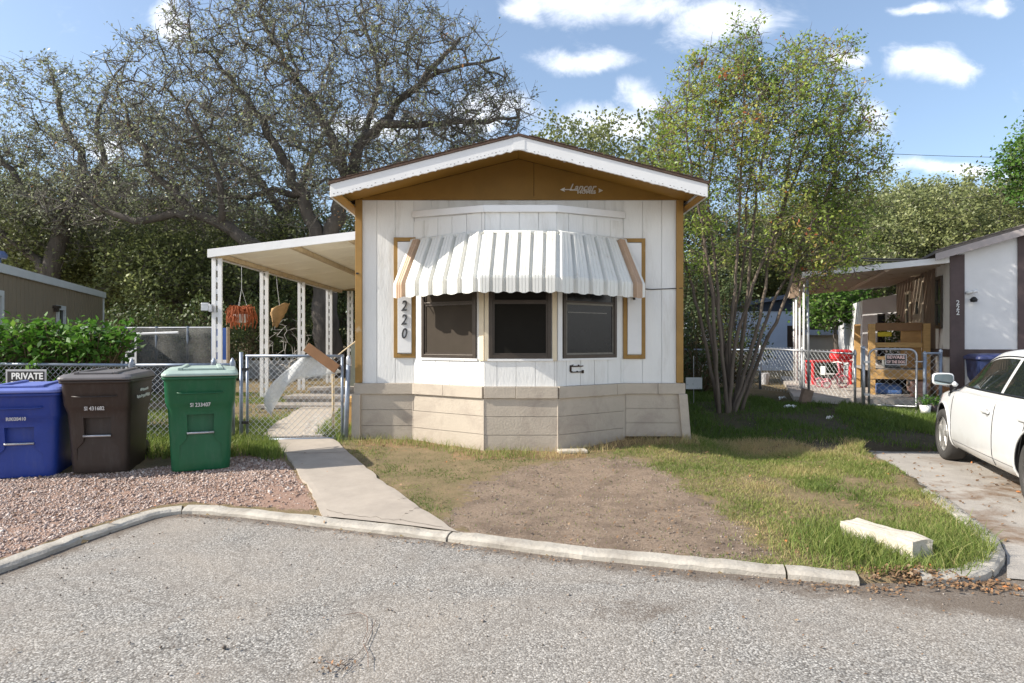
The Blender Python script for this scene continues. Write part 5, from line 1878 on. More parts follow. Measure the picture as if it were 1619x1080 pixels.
def section(x):
    w, zt, zb = hw(x), ztp(x), zbt(x)
    cr = .045
    zs = zt - cr
    h = zs - zb
    pr = [(0, zb), (.6 * w, zb), (.90 * w, zb + .01), (.955 * w, zb + .05), (.985 * w, zb + .11), (.993 * w, zb + .14), (1.0 * w, zb + .32 * h), (1.0 * w, zb + .5 * h), (.992 * w, zb + .68 * h),
          (.976 * w, zb + .84 * h), (.955 * w, zs - .03), (.93 * w, zs - .008), (.89 * w, zs + .008), (.6 * w, zs + cr * .7), (0, zt)]
    return [(x, y, z) for y, z in pr] + [(x, -y, z) for y, z in pr[-2:0:-1]]


AX_F, AX_R, WR = 1.34, -1.34, .325
st = np.concatenate([np.linspace(-2.45, -2.2, 8), np.linspace(-2.12, 1.9, 64), np.linspace(1.94, 2.26, 10)])
body = MB().loft([section(x) for x in st]).build('body', [CARW, BLKT], CAR)
cut = []
for ax in (AX_F, AX_R):
    for sy in (-1, 1):
        c = MB().lathe([(.385, 0), (.385, .42 * 1)], (ax, sy * .58 if sy > 0 else -1.0, WR + .015), 'Y', 40, cap=True)
        cut.append(c.build('cutter', BLKT))
boolean(body, cut, transfer=True)
for p in body.data.polygons:
    p.use_smooth = True
try:
    body.data.set_sharp_from_angle(angle=R(32))
except Exception:
    pass


def gsec(x):
    wb, wt, zt = wbelt(x), wroof(x), roofz(x)
    zb = .90
    zm = max(zt - .055, zb + .02)
    pr = [(wb * .9, .80), (wb, zb)]
    for f in (.12, .3, .5, .7, .86, 1.0):
        y = wb + (wt - wb) * (f ** 1.12)
        pr.append((y, zb + (zm - zb) * f))
    k = max(zt - zm, .004)
    pr += [(wt - .03, zm + .45 * k), (wt - .09, zm + .72 * k), (wt * .5, zm + .95 * k), (0, zt)]
    return [(x, y, z) for y, z in pr] + [(x, -y, z) for y, z in pr[-2::-1]]


gst = np.linspace(-2.0, 1.3, 56)
gh = MB().loft([gsec(x) for x in gst]).build('roof', CARW, CAR, smooth=True)


def gpt(x, f, off, sy=1):
    wb, wt, zt = wbelt(x), wroof(x), roofz(x)
    zb = .90
    zm = max(zt - .055, zb + .02)
    y = wb + (wt - wb) * (f ** 1.12)
    nn = Vector((0, zm - zb, wb - wt)).normalized() if zm - zb > .05 else Vector((0, 1, 0))
    return (x, sy * (y + nn.y * off), zb + (zm - zb) * f + nn.z * off)


def side_glass(x0, x1, sy, ftop, fbot=.10, taper0=0.0, taper1=0.0):
    rows = []
    for t in np.linspace(0, 1, 14):
        r_ = []
        for g in np.linspace(0, 1, 8):
            xa, xb = x0 + taper0 * g, x1 + taper1 * g
            x = xa + (xb - xa) * t
            f = fbot + (ftop - fbot) * g
            zt = max(roofz(x) - .055, .92)
            # keep the sill at a constant height
            fz0 = min(.9, (.975 - .90) / max(zt - .90, .03))
            f = fz0 + (max(ftop, fz0 + .02) - fz0) * g
            r_.append(gpt(x, f, .006, sy))
        rows.append(r_)
    return MB().sheet(rows)


for sy in (1, -1):
    side_glass(-.37, 1.06, sy, .88).build('side_window', CGLASS, CAR, smooth=True)
    side_glass(-1.30, -.45, sy, .88, taper0=.16).build('side_window', CGLASS, CAR, smooth=True)
    # rubber sill under the glass
    MB().tube([gpt(x, min(.95, (.968 - .9) / max(roofz(x) - .055 - .9, .03)), .004, sy) for x in np.linspace(-1.25, 1.04, 24)], .011, 6).build('window_seal', BLKT, CAR)
    MB().tube([gpt(x, .93, .002, sy) for x in np.linspace(-1.35, .80, 24)], .007, 5).build('drip_rail', BLKT, CAR)
for (xa, xb, nm) in ((.46, 1.12, 'windscreen'), (-1.78, -1.16, 'rear_window')):
    rows = []
    for x in np.linspace(xa, xb, 12):
        wt = wroof(x) - .05
        zt = roofz(x)
        rows.append([(x, wt * s, zt - .0135 * abs(s) ** 2 * 2 + .008) for s in np.linspace(-1, 1, 11)])
    MB().sheet(rows).build(nm, CGLASS, CAR, smooth=True)


def spt(x, zf, off=.0015):
    """Point on the left flank of the body; zf from rocker (0) to shoulder (1)."""
    s_ = section(x)[:13]
    zb, zt = s_[3][2], s_[11][2]
    z = zb + (zt - zb) * zf
    ys, zs = [p[1] for p in s_[3:12]], [p[2] for p in s_[3:12]]
    return (x, float(np.interp(z, zs, ys)) + off, z)


for sy in (1, -1):
    mb = MB()
    for xa, za, zb2, ln in ((.93, .0, .98, .10), (-.41, 0, .98, .0), (-1.06, .32, .98, -.12)):
        pts = []
        for t in np.linspace(0, 1, 14):
            p = spt(xa + ln * (1 - t) * 0 + (0 if xa > -1 else -.14 * (t)), za + (zb2 - za) * t, .0)
            pts.append((p[0], p[1] * sy, p[2]))
        mb.tube(pts, .005, 4)
    pts = [spt(x, .10, .0) for x in np.linspace(.93, -.95, 20)]
    mb.tube([(p[0], p[1] * sy, p[2]) for p in pts], .003, 4)
    mb.build('door_seam', BLKT, CAR)
    for xa in (-.22, -1.12):
        p = spt(xa, .80, .016)
        m1 = MB().box((p[0], p[1] * sy, p[2]), (.20, .022, .032))
        m1.build('door_handle', CARW, CAR, bevel=.008)
        MB().lathe([(.001, -.002), (.035, -.002), (.04, .004), (.001, .005)], (p[0] - .03, (p[1] - .012) * sy, p[2] - .01), 'Y', 14).build('handle_recess', M('recess_grey', (.3, .3, .3), .5, .1, 8, 0), CAR)
    # black rocker lip, wheel arch lips
    for ax in (AX_F, AX_R):
        pts = []
        for a in np.linspace(-20, 200, 30):
            x, z = ax + .388 * math.cos(R(a)), WR + .015 + .388 * math.sin(R(a))
            s_ = section(x)
            ys, zs = [q[1] for q in s_[2:12]], [q[2] for q in s_[2:12]]
            pts.append((x, (float(np.interp(z, zs, ys)) + .004) * sy, z))
        MB().tube(pts, .012, 5).build('wheel_arch_lip', CARW, CAR, smooth=True)
    # mirror
    mm = MB()
    mm.loft([[(1.02 + dx, sy * (.94 + .115 * math.copysign(abs(math.cos(a)) ** .5, math.cos(a)) * k), 1.04 + .075 * math.copysign(abs(math.sin(a)) ** .5, math.sin(a)) * k) for a in np.linspace(0, 2 * math.pi, 17)[:-1]] for dx, k in ((-.035, .97), (-.02, 1.02), (.04, .9), (.08, .6), (.095, .2))])
    mm.tube([(1.0, sy * .84, 1.0), (1.0, sy * .80, .96)], .03, 8)
    mr_ = mm.build('door_mirror', CARW, CAR, smooth=True)
    MB().prism([(.982, sy * (.94 + .100 * math.copysign(abs(math.cos(a)) ** .5, math.cos(a))), 1.04 + .062 * math.copysign(abs(math.sin(a)) ** .5, math.sin(a))) for a in np.linspace(0, 2 * math.pi, 25)[:-1]], (-.004, 0, 0)).build('mirror_glass', M('mirror_glass', (.35, .42, .44), .04, .05, 5, 0, metal=1.0), mr_)
    m1 = MB().prism([gpt(1.06, .5, .010, sy), gpt(.93, .15, .012, sy), gpt(1.10, .3, .010, sy)], (0, sy * .008, 0)).tube([(.93, sy * .83, .945), (1.06, sy * .84, .90), (1.1, sy * .83, .86)], .012, 5)
    m1.build('mirror_base', BLKT, CAR)
    for sx, nm, mt in ((1, 'headlight', M('headlight_lens', (.5, .5, .5), .1, .05, 4, 0, spec=.8)), (-1, 'tail_light', M('red_lens', (.30, .01, .01), .15, .1, 5, 0))):
        rows = []
        for t in np.linspace(0, 1, 6):
            x = (2.02 + .12 * t) if sx > 0 else (-2.38 + .12 * t)
            rows.append([(p[0], p[1] * sy, p[2]) for p in [spt(x, f, .006) for f in np.linspace(.58, .9, 5)]])
        MB().sheet(rows).build(nm, mt, CAR, smooth=True, solid=.006)
    for ax in (AX_F, AX_R):
        c = (ax, sy * .765, WR)
        w = MB().lathe([(.215, -.095), (.27, -.105), (.308, -.098), (.322, -.06), (WR, 0), (.322, .06), (.308, .098), (.27, .105), (.215, .095), (.215, -.095)], c, 'Y', 40).build('wheel', RUBBER, CAR, smooth=True)
        rim = MB()
        o_ = .082 * sy
        rim.lathe([(.215, .10 * sy), (.222, .085 * sy), (.205, .07 * sy), (.198, -.05 * sy)], c, 'Y', 40)
        for k in range(5):
            a = 2 * math.pi * k / 5 + .35
            ca, sa = math.cos(a), math.sin(a)
            def pp(r, wd, h): return (c[0] + r * ca - wd * sa, c[1] + h, c[2] + r * sa + wd * ca)
            for h0, h1 in ((.055 * sy, .088 * sy),):
                ring = [[pp(.03, -.045, h0 + .0), pp(.03, .045, h0), pp(.03, .04, h1), pp(.03, -.04, h1)],
                        [pp(.12, -.033, h0), pp(.12, .033, h0), pp(.12, .026, h1), pp(.12, -.026, h1)],
                        [pp(.205, -.038, h0 - .005 * sy), pp(.205, .038, h0 - .005 * sy), pp(.205, .03, h1), pp(.205, -.03, h1)]]
                rim.loft(ring)
        rim.lathe([(.001, .098 * sy), (.035, .097 * sy), (.055, .088 * sy), (.06, .05 * sy)], c, 'Y', 20)
        rim.build('rim', ALLOY, w, smooth=False, bevel=.004)
        MB().lathe([(.001, .02 * sy), (.197, .02 * sy), (.197, .0), (.001, .0)], c, 'Y', 24).build('brake_disc', BLKT, w)
MB().bb(-2.43, 2.15, -.70, .70, .22, .30).build('underbody', BLKT, CAR)
CAR.location = (5.83, 6.50, .0)
CAR.rotation_euler = (0, 0, R(70))

# ------------------------------------------------------------------ rough limestone bar in the grass
q0, q1 = Vector(G(1357, 852)), Vector(G(1452, 888))
d = (q1 - q0)
ln = math.hypot(d.x, d.y) + .12
bm = bmesh.new()
bmesh.ops.create_cube(bm, size=1)
bmesh.ops.subdivide_edges(bm, edges=bm.edges[:], cuts=7, use_grid_fill=True)
from mathutils import noise as mnoise
ang = math.atan2(d.y, d.x)
for v in bm.verts:
    c = v.co
    c.x *= ln; c.y *= .17; c.z *= .16
    e = max(abs(c.x) / (ln / 2), 0)
    nv = mnoise.noise_vector(Vector(c) * 9 + Vector((3, 1, 7))) * .014 + mnoise.noise_vector(Vector(c) * 28) * .006
    v.co = c + nv
    if c.z > .05: v.co.z += .018 * math.sin(c.x * 6)
bm.transform(Matrix.Translation((q0 + q1) / 2 + Vector((.0, .03, .055))) @ Matrix.Rotation(ang, 4, 'Z') @ Matrix.Rotation(.04, 4, 'X'))
me = bpy.data.meshes.new('stone_bar')
bm.to_mesh(me); bm.free()
me.materials.append(LIME)
sbo = link('stone_bar', me, None, .012)
tag(sbo, 'long rough pale limestone bar lying in the grass near the kerb', 'stone')
b = G(905, 716)
tag(MB().box((b[0], b[1], b[2] + .02), (.36, .14, .045), rz=.1).build('flat_stone', LIME, bevel=.015), 'small flat pale stone in dry grass below the bay window', 'stone')

# ------------------------------------------------------------------ plants
def frusta(p0, p1, r0, r1, n=3):
    p0, p1 = np.asarray(p0, float), np.asarray(p1, float)
    t = p1 - p0
    t /= np.linalg.norm(t, axis=1, keepdims=True) + 1e-9
    e = np.where(np.abs(t[:, 2:3]) < .9, np.array([[0, 0, 1.]]), np.array([[1., 0, 0]]))
    q = np.cross(t, e); q /= np.linalg.norm(q, axis=1, keepdims=True) + 1e-9
    w = np.cross(t, q)
    a = 2 * np.pi * np.arange(n) / n
    ring = q[:, None, :] * np.cos(a)[None, :, None] + w[:, None, :] * np.sin(a)[None, :, None]
    v = np.concatenate([p0[:, None, :] + ring * np.asarray(r0)[:, None, None], p1[:, None, :] + ring * np.asarray(r1)[:, None, None]], 1)
    m = len(p0)
    base = (np.arange(m) * 2 * n)[:, None, None]
    k = np.arange(n)
    f = np.stack([k, (k + 1) % n, (k + 1) % n + n, k + n], -1)[None] + base
    return v.reshape(-1, 3), f.reshape(-1, 4)


def leaves(P, size, aspect=.55, up=.35, jit=.35, outward=None):
    """Leaf shaped quads at points P with random attitude."""
    P = np.asarray(P)
    n = len(P)
    nr = rng.normal(size=(n, 3)); nr[:, 2] += up * 2; nr += np.array(S) * up * 1.6
    if outward is not None: nr += outward
    nr /= np.linalg.norm(nr, axis=1, keepdims=True)
    a = rng.normal(size=(n, 3))
    t = np.cross(nr, a); t /= np.linalg.norm(t, axis=1, keepdims=True) + 1e-9
    b = np.cross(nr, t)
    s = (size * (1 + jit * rng.uniform(-1, 1, n)))[:, None]
    v = np.stack([P - t * s * .5, P + b * s * aspect * .5 - t * s * .05 + nr * s * .06, P + t * s * .5, P - b * s * aspect * .5 - t * s * .05 + nr * s * .06], 1)
    return v.reshape(-1, 3), np.arange(4 * n).reshape(-1, 4)


class Skel:
    """Branch skeleton: hand laid limbs, then every crown point is joined to the nearest branch."""

    def __init__(s):
        s.P, s.par, s.rmin, s.paths = [], [], [], []

    def limb(s, pts, step=.3, wob=.05):
        """pts: (x, y, z, r); starts from the nearest existing node when there is one."""
        start = -1
        if s.P:
            A = np.array(s.P)
            start = int(np.argmin(np.linalg.norm(A - np.array(pts[0][:3]), axis=1)))
        prev = start
        path = [start] if start >= 0 else []
        pts = [np.array(p, float) for p in pts]
        A = np.array(pts)
        dd = np.r_[0, np.cumsum(np.linalg.norm(np.diff(A[:, :3], axis=0), axis=1))]
        n = max(2, int(dd[-1] / step))
        t = np.linspace(0, dd[-1], n + 1)
        C = np.stack([np.interp(t, dd, A[:, k]) for k in range(4)], -1)
        for _ in range(2):
            C[1:-1, :3] = (C[:-2, :3] + 2 * C[1:-1, :3] + C[2:, :3]) / 4
        for i, c in enumerate(C):
            if i == 0 and start >= 0: continue
            p = c[:3] + (rng.normal(0, wob, 3) * min(1, c[3] * 6 + .3) if 0 < i else 0)
            s.P.append(p); s.par.append(prev); s.rmin.append(c[3])
            prev = len(s.P) - 1
            path.append(prev)
        s.paths.append(path)

    def grow(s, pts, step=.38, jit=.16, sag=.0, zpen=.35):
        pts = np.asarray(pts)
        A = np.array(s.P)
        d0 = np.min(np.linalg.norm(pts[:, None, :] - A[None, ::2, :], axis=2), axis=1)
        cap = len(A) + int(len(pts) * 12) + 100
        B = np.empty((cap, 3)); B[:len(A)] = A
        n = len(A)
        tips = []
        for i in np.argsort(d0):
            p = pts[i]
            v = B[:n] - p
            d = np.sqrt((v * v).sum(1)) + zpen * np.maximum(v[:, 2], 0)
            j = int(np.argmin(d))
            q = B[j].copy()
            L = np.linalg.norm(p - q)
            if L < .12: continue
            k = max(1, int(L / step))
            pj = s.par[j]
            tan = (q - B[pj]) if pj >= 0 else np.array([0, 0, 1.])
            tan = tan / (np.linalg.norm(tan) + 1e-9)
            ctrl = q + tan * L * .28 + (p - q) * .25 + rng.normal(0, jit, 3) * L * .5
            prev, path = j, [j]
            for m in range(1, k + 1):
                t = m / k
                c = (1 - t) ** 2 * q + 2 * t * (1 - t) * ctrl + t * t * p
                if m < k: c = c + rng.normal(0, .035, 3)
                B[n] = c
                s.P.append(c); s.par.append(prev); s.rmin.append(0)
                prev = n; path.append(n); n += 1
            s.paths.append(path)
            tips.append(prev)
        return np.array([s.P[k] for k in tips]), tips

    def radii(s, r0=.006, ex=2.3):
        n = len(s.P)
        acc = np.zeros(n)
        ch = np.zeros(n, int)
        for i in range(n):
            if s.par[i] >= 0: ch[s.par[i]] += 1
        acc[ch == 0] = r0 ** ex
        for i in range(n - 1, -1, -1):
            if s.par[i] >= 0: acc[s.par[i]] += acc[i]
        r = acc ** (1 / ex)
        return np.where(np.array(s.rmin) > 0, np.array(s.rmin), r)

    def wood(s, r0=.006, ex=2.3, thick=.045, split=False):
        r = s.radii(r0, ex)
        P = np.array(s.P)
        Vs, Fs, o = [], [], 0
        e0, e1, ra, rb = [], [], [], []
        for path in s.paths:
            if len(path) < 2: continue
            rr = r[path].copy()
            rr[0] = min(rr[0], rr[1] * 1.25)
            if rr[1] > thick:
                mb = MB().tube([P[k] for k in path], list(rr), 9, cap=True)
                vv = np.array([tuple(v) for v in mb.v])
                ff = np.array([f for f in mb.f if len(f) == 4])
                Vs.append(vv); Fs.append(ff + o); o += len(vv)
            else:
                for a, b, x, y in zip(path[:-1], path[1:], rr[:-1], rr[1:]):
                    e0.append(P[a]); e1.append(P[b]); ra.append(x); rb.append(y)
        nlimb = len(Vs)
        if e0:
            big = np.array(ra) > .018
            for msk, n in ((big, 5), (~big, 3)):
                if msk.any():
                    v, f = frusta(np.array(e0)[msk], np.array(e1)[msk], np.array(ra)[msk], np.array(rb)[msk], n)
                    Vs.append(v); Fs.append(f + o); o += len(v)
        if split:
            return np.concatenate(Vs[:nlimb]), np.concatenate(Fs[:nlimb]), np.concatenate(Vs[nlimb:]), np.concatenate(Fs[nlimb:]) - sum(len(q) for q in Vs[:nlimb])
        return np.concatenate(Vs), np.concatenate(Fs)


def ell(c, r, n, shell=.35):
    d = rng.normal(size=(n, 3)); d /= np.linalg.norm(d, axis=1, keepdims=True)
    k = rng.uniform(0, 1, n) ** (1 / 3)
    k = shell + (1 - shell) * k
    return np.array(c) + d * np.array(r) * k[:, None]


def twigs(tips, k, L, r=.004, up=.25):
    n = len(tips)
    P0 = np.repeat(tips, k, axis=0)
    d = rng.normal(size=(n * k, 3)); d[:, 2] += up
    d /= np.linalg.norm(d, axis=1, keepdims=True)
    l = L * rng.uniform(.4, 1.1, n * k)[:, None]
    P1 = P0 + d * l * .55
    d2 = d + rng.normal(0, .45, d.shape)
    d2 /= np.linalg.norm(d2, axis=1, keepdims=True)
    P2 = P1 + d2 * l * .5
    v1, f1 = frusta(P0, P1, np.full(n * k, r * 1.4), np.full(n * k, r), 3)
    v2, f2 = frusta(P1, P2, np.full(n * k, r), np.full(n * k, r * .5), 3)
    return np.concatenate([v1, v2]), np.concatenate([f1, f2 + len(v1)]), P0, P1, P2


def build_tree(root, sk, tips, nt, lt, nl, lsize, bark, leaf, spread=.09, r0=.006, ex=2.3, dead=0.0, aspect=.55, up=.35, tintf=None, crown='crown'):
    V, Fq, V2, F2 = sk.wood(r0, ex, .018 if bark is BARK_MYR else .045, True)
    tv, tf, P0, P1, P2 = twigs(tips, nt, lt, r=max(.0035, r0 * .6))
    mesh_np('trunk', V, Fq, bark, root, smooth=True)
    mesh_np('branches', np.concatenate([V2, tv]), np.concatenate([F2, tf + len(V2)]), TWIG_OAK if bark is BARK_OAK else bark, root, smooth=True)
    m = len(P1)
    keep = rng.random(m) > dead
    A, B_, C = P0[keep], P1[keep], P2[keep]
    idx = rng.integers(0, len(A), int(len(A) * nl))
    t = rng.uniform(.15, 1.05, len(idx))[:, None]
    L = np.where(t < .5, A[idx] + (B_[idx] - A[idx]) * t * 2, B_[idx] + (C[idx] - B_[idx]) * (t - .5) * 2)
    L = L + rng.normal(0, spread, L.shape)
    lv, lf = leaves(L, lsize, aspect, up)
    base = rng.normal(.5, .19, len(A))[idx]
    tint = np.clip(base + rng.normal(0, .08, len(idx)), 0, 1)
    if tintf is not None: tint = tintf(L, tint)
    mesh_np(crown, lv, lf, leaf, root, tint=tint)
    return len(lf)


OAKLEAF = leafmat('live_oak_leaf', [(0, (.11, .12, .085, 1)), (.35, (.20, .215, .145, 1)), (.6, (.28, .30, .20, 1)), (.85, (.30, .35, .15, 1)), (.97, (.36, .39, .15, 1)), (1, (.42, .22, .10, 1))], .35, .40)
DENSELEAF = leafmat('dense_oak_leaf', [(0, (.085, .105, .04, 1)), (.4, (.165, .20, .08, 1)), (.7, (.26, .30, .115, 1)), (1, (.38, .42, .15, 1))], .4, .42)
FARLEAF = leafmat('far_oak_leaf', [(0, (.09, .115, .045, 1)), (.4, (.175, .205, .08, 1)), (.7, (.26, .285, .115, 1)), (1, (.36, .37, .16, 1))], .35, .45)
MYRLEAF = leafmat('crape_myrtle_leaf', [(0, (.11, .18, .035, 1)), (.35, (.22, .32, .06, 1)), (.64, (.35, .42, .085, 1)), (.84, (.43, .39, .11, 1)), (.92, (.42, .28, .11, 1)), (1, (.42, .12, .05, 1))], .45, .4)
VINELEAF = leafmat('vine_leaf', [(0, (.035, .10, .012, 1)), (.5, (.085, .20, .025, 1)), (1, (.18, .30, .05, 1))], .4)
UNDERLEAF = leafmat('shrub_leaf', [(0, (.035, .055, .02, 1)), (.5, (.07, .10, .034, 1)), (1, (.13, .16, .05, 1))], .3)
BRIGHTLEAF = leafmat('bright_leaf', [(0, (.04, .11, .015, 1)), (.5, (.09, .19, .03, 1)), (1, (.18, .28, .06, 1))], .4)

# --- the big live oak behind the patio cover
def wl(pts, Y, r0, r1):
    n = len(pts)
    out = []
    for i, p in enumerate(pts):
        y = Y if len(p) == 2 else p[2]
        out.append(W(p[0], p[1], y) + (r0 + (r1 - r0) * i / (n - 1),))
    return out


Y = 20.0
k_ = Y / F
root = thing('live_oak', 'huge spreading live oak with twisted limbs behind the patio cover', 'tree', (W(520, 600, Y)[0], Y, .38))
sk = Skel()
sk.limb(wl([(530, 604), (521, 560), (512, 500), (516, 455), (513, 420)], Y, .46, .34), wob=.02)
sk.limb(wl([(513, 420), (500, 380), (494, 345), (478, 312), (452, 265), (420, 205), (385, 150), (345, 100)], Y, .27, .06))
sk.limb(wl([(513, 420), (528, 360), (541, 315), (548, 280), (572, 222), (610, 190), (650, 140), (700, 90), (728, 60)], Y, .29, .05))
sk.limb(wl([(548, 280), (532, 232), (508, 185), (480, 140), (440, 80), (415, 30)], Y - .4, .17, .05))
sk.limb(wl([(610, 195), (680, 198), (755, 192), (820, 188)], Y - .6, .13, .04))
sk.limb(wl([(650, 140), (684, 128), (690, 112), (740, 104), (790, 92)], Y - .8, .09, .035))
sk.limb(wl([(572, 222), (600, 130), (590, 70), (560, 10)], Y + .8, .11, .04))
sk.limb(wl([(514, 440), (462, 418), (395, 384), (345, 350), (308, 336), (270, 338), (225, 352), (172, 338), (118, 300)], Y - .8, .25, .06))
sk.limb(wl([(308, 336), (268, 300), (232, 252), (205, 200), (190, 160)], Y - 1.0, .13, .04))
sk.limb(wl([(345, 350), (352, 300), (330, 240), (300, 180)], Y - 1.2, .11, .04))
sk.limb(wl([(478, 312), (430, 300), (380, 318), (330, 300), (280, 250)], Y + .5, .12, .04))
sk.limb(wl([(513, 420), (545, 400), (590, 380), (640, 360)], Y + 1.5, .16, .05))
blobs = [((540, 70), 165, 3.0, 2.6, 120, 300), ((400, 100), 140, 3.0, 3, 120, 280), ((690, 120), 115, 2.6, 2.5, 95, 210), ((290, 150), 100, 2.5, 2.5, 100, 190),
         ((770, 190), 78, 2.0, 2, 62, 130), ((620, 190), 150, 3.0, 3, 70, 190), ((430, 230), 150, 3.0, 3, 90, 230), ((280, 260), 110, 2.6, 2.5, 80, 170), ((200, 260), 90, 2.2, 2.5, 80, 120), ((150, 320), 90, 2, 2.2, 40, 80), ((330, 320), 130, 2.4, 2.5, 50, 120), ((620, 300), 120, 2, 3, 60, 110), ((480, -25), 170, 2.6, 2.6, 50, 110)]
pts = []
for (c, rx, ry_, _, rz_, n) in blobs:
    cx, cy, cz = W(c[0], c[1], Y - .4)
    pts.append(ell((cx, cy, cz), (rx * k_, ry_, rz_ * k_), n, .15))
pts.append(ell(W(480, 200, Y - .4), (330 * k_, 3.2, 190 * k_), 500, .2))
tp, _ = sk.grow(np.concatenate(pts), step=.24, jit=.55)
build_tree(root, sk, tp, 5, .60, 3.7, .092, BARK_OAK, OAKLEAF, spread=.08, r0=.0115, dead=.35, aspect=.52)
b2 = W(450, 420, 24)
# --- second oak further back
Y = 25.0
k_ = Y / F
root = thing('live_oak', 'second live oak with pale grey trunk seen left of the huge one', 'tree', (W(452, 560, Y)[0], Y, .4))
sk = Skel()
sk.limb(wl([(455, 575), (452, 470), (448, 400), (450, 345)], Y, .36, .26), wob=.02)
sk.limb(wl([(450, 345), (420, 300), (380, 260), (330, 220)], Y, .18, .05))
sk.limb(wl([(450, 345), (480, 290), (500, 230), (540, 160)], Y, .18, .05))
pts = []
for (c, rx, rz_, n) in [((420, 250), 130, 90, 170), ((320, 250), 100, 80, 120), ((540, 260), 120, 60, 60), ((660, 265), 120, 55, 90), ((740, 265), 70, 35, 45), ((420, 400), 120, 70, 120)]:
    pts.append(ell(W(c[0], c[1], Y), (rx * k_, 2.4, rz_ * k_), n, .2))
tp, _ = sk.grow(np.concatenate(pts), step=.5, jit=.25)
build_tree(root, sk, tp, 5, .8, 6, .13, BARK_OAK, OAKLEAF, spread=.14, r0=.010, dead=.1)

# --- left oak, thin crown
Y = 22.0
k_ = Y / F
root = thing('live_oak', 'sparse live oak rising behind the tan trailer roof', 'tree', (W(70, 590, Y)[0], Y, .4))
sk = Skel()
sk.limb(wl([(60, 590), (66, 500), (80, 430), (100, 360)], Y, .40, .26), wob=.02)
sk.limb(wl([(100, 360), (135, 300), (125, 240), (100, 190), (95, 140), (75, 110)], Y, .18, .04))
sk.limb(wl([(135, 300), (165, 250), (150, 190), (165, 145), (195, 105)], Y, .12, .03))
sk.limb(wl([(100, 360), (50, 310), (10, 260), (-30, 220)], Y, .17, .05))
sk.limb(wl([(80, 430), (20, 380), (-60, 340), (-150, 300)], Y, .18, .05))
pts = []
for (c, rx, rz_, n) in [((95, 160), 65, 55, 90), ((165, 165), 60, 50, 80), ((20, 215), 60, 50, 80), ((60, 270), 130, 70, 240), ((-50, 260), 70, 60, 60), ((10, 350), 140, 60, 200), ((150, 330), 100, 70, 150), ((235, 215), 50, 50, 50)]:
    pts.append(ell(W(c[0], c[1], Y), (rx * k_, 2.2, rz_ * k_), n, .15))
tp, _ = sk.grow(np.concatenate(pts), step=.35, jit=.3)
build_tree(root, sk, tp, 5, .62, 3.6, .11, BARK_OAK, OAKLEAF, spread=.09, r0=.009, dead=.15)


# --- dense trees: prototypes copied with their parts
def dense_proto(name, label, leaf, h, r, ntips, nl, lsize, group, lobes=9, trunk_h=.32, seed_tilt=0):
    root = thing(name, label, 'tree', (0, 0, 0), group)
    sk = Skel()
    sk.limb([(0, 0, -.1, .30), (.1, .05, h * trunk_h * .6, .24), (.05, -.1, h * trunk_h, .2)], wob=.03)
    pts = []
    for k in range(lobes):
        a = 2 * math.pi * k / lobes + rng.uniform(-.4, .4)
        rr = r * rng.uniform(.35, .68)
        zc_ = h * rng.uniform(.48, .82)
        c = (rr * math.cos(a), rr * math.sin(a), zc_)
        sk.limb([(.05, -.1, h * trunk_h, .14), (c[0] * .5, c[1] * .5, h * trunk_h + (zc_ - h * trunk_h) * .6, .09), (c[0], c[1], zc_, .04)], wob=.1)
        q = r * rng.uniform(.30, .48)
        pts.append(ell(c, (q, q, q * rng.uniform(.6, .9)), ntips // lobes, .5))
    pts.append(ell((0, 0, h * .8), (r * .45, r * .45, h * .2), ntips // 6, .4))
    tp, _ = sk.grow(np.concatenate(pts), step=.6, jit=.2)
    build_tree(root, sk, tp, 3, .55, nl, lsize, BARK_OAK, leaf, spread=.18, r0=.010, aspect=.6)
    return root


GL = 'dense oaks growing behind the homes on the left'
d1 = dense_proto('dense_oak', 'dense dark oak behind the tan trailer far end', DENSELEAF, 9.0, 4.6, 620, 16, .13, GL)
d2 = dense_proto('dense_oak', 'low wide dark oak behind the shade cloth fence', DENSELEAF, 6.5, 4.0, 580, 16, .12, GL, lobes=8, trunk_h=.2)
spots = [(d1, W(215, 560, 28), 0, 1.0, None), (d2, W(300, 560, 23.5), .6, 1.0, None),
         (d1, W(60, 560, 27), 2.0, .95, 'tall dark oak directly behind the tan trailer roof'),
         (d2, W(120, 560, 25), 2.9, 1.05, 'low dark oak beside the tan trailer far corner'),
         (d1, W(360, 560, 30), 4.0, .92, 'dark oak standing behind the patio cover front post'),
         (d2, W(430, 560, 26), 3.6, .95, 'low dark oak right behind the hanging red basket'),
         (d1, W(170, 560, 34), 5.0, 1.1, 'farther dark oak between the tan trailer and the patio cover'),
         (d2, W(560, 560, 27), 1.4, 1.1, 'low dark oak behind the huge live oak trunk')]
for src, p, rz, sc_, lab in spots:
    o = src if lab is None else copy_tree(src)
    if lab: o['label'] = lab
    o.location = (p[0], p[1], .3)
    o.rotation_euler = (0, 0, rz)
    o.scale = (sc_, sc_, sc_)
GR = 'olive oaks growing behind the homes on the right'
f1 = dense_proto('olive_oak', 'rounded olive oak behind the porch cover', FARLEAF, 8.6, 5.0, 700, 20, .14, GR, lobes=10)
f2 = dense_proto('olive_oak', 'looser olive oak with open top left of the porch cover', FARLEAF, 10.0, 4.6, 480, 17, .145, GR, lobes=8)
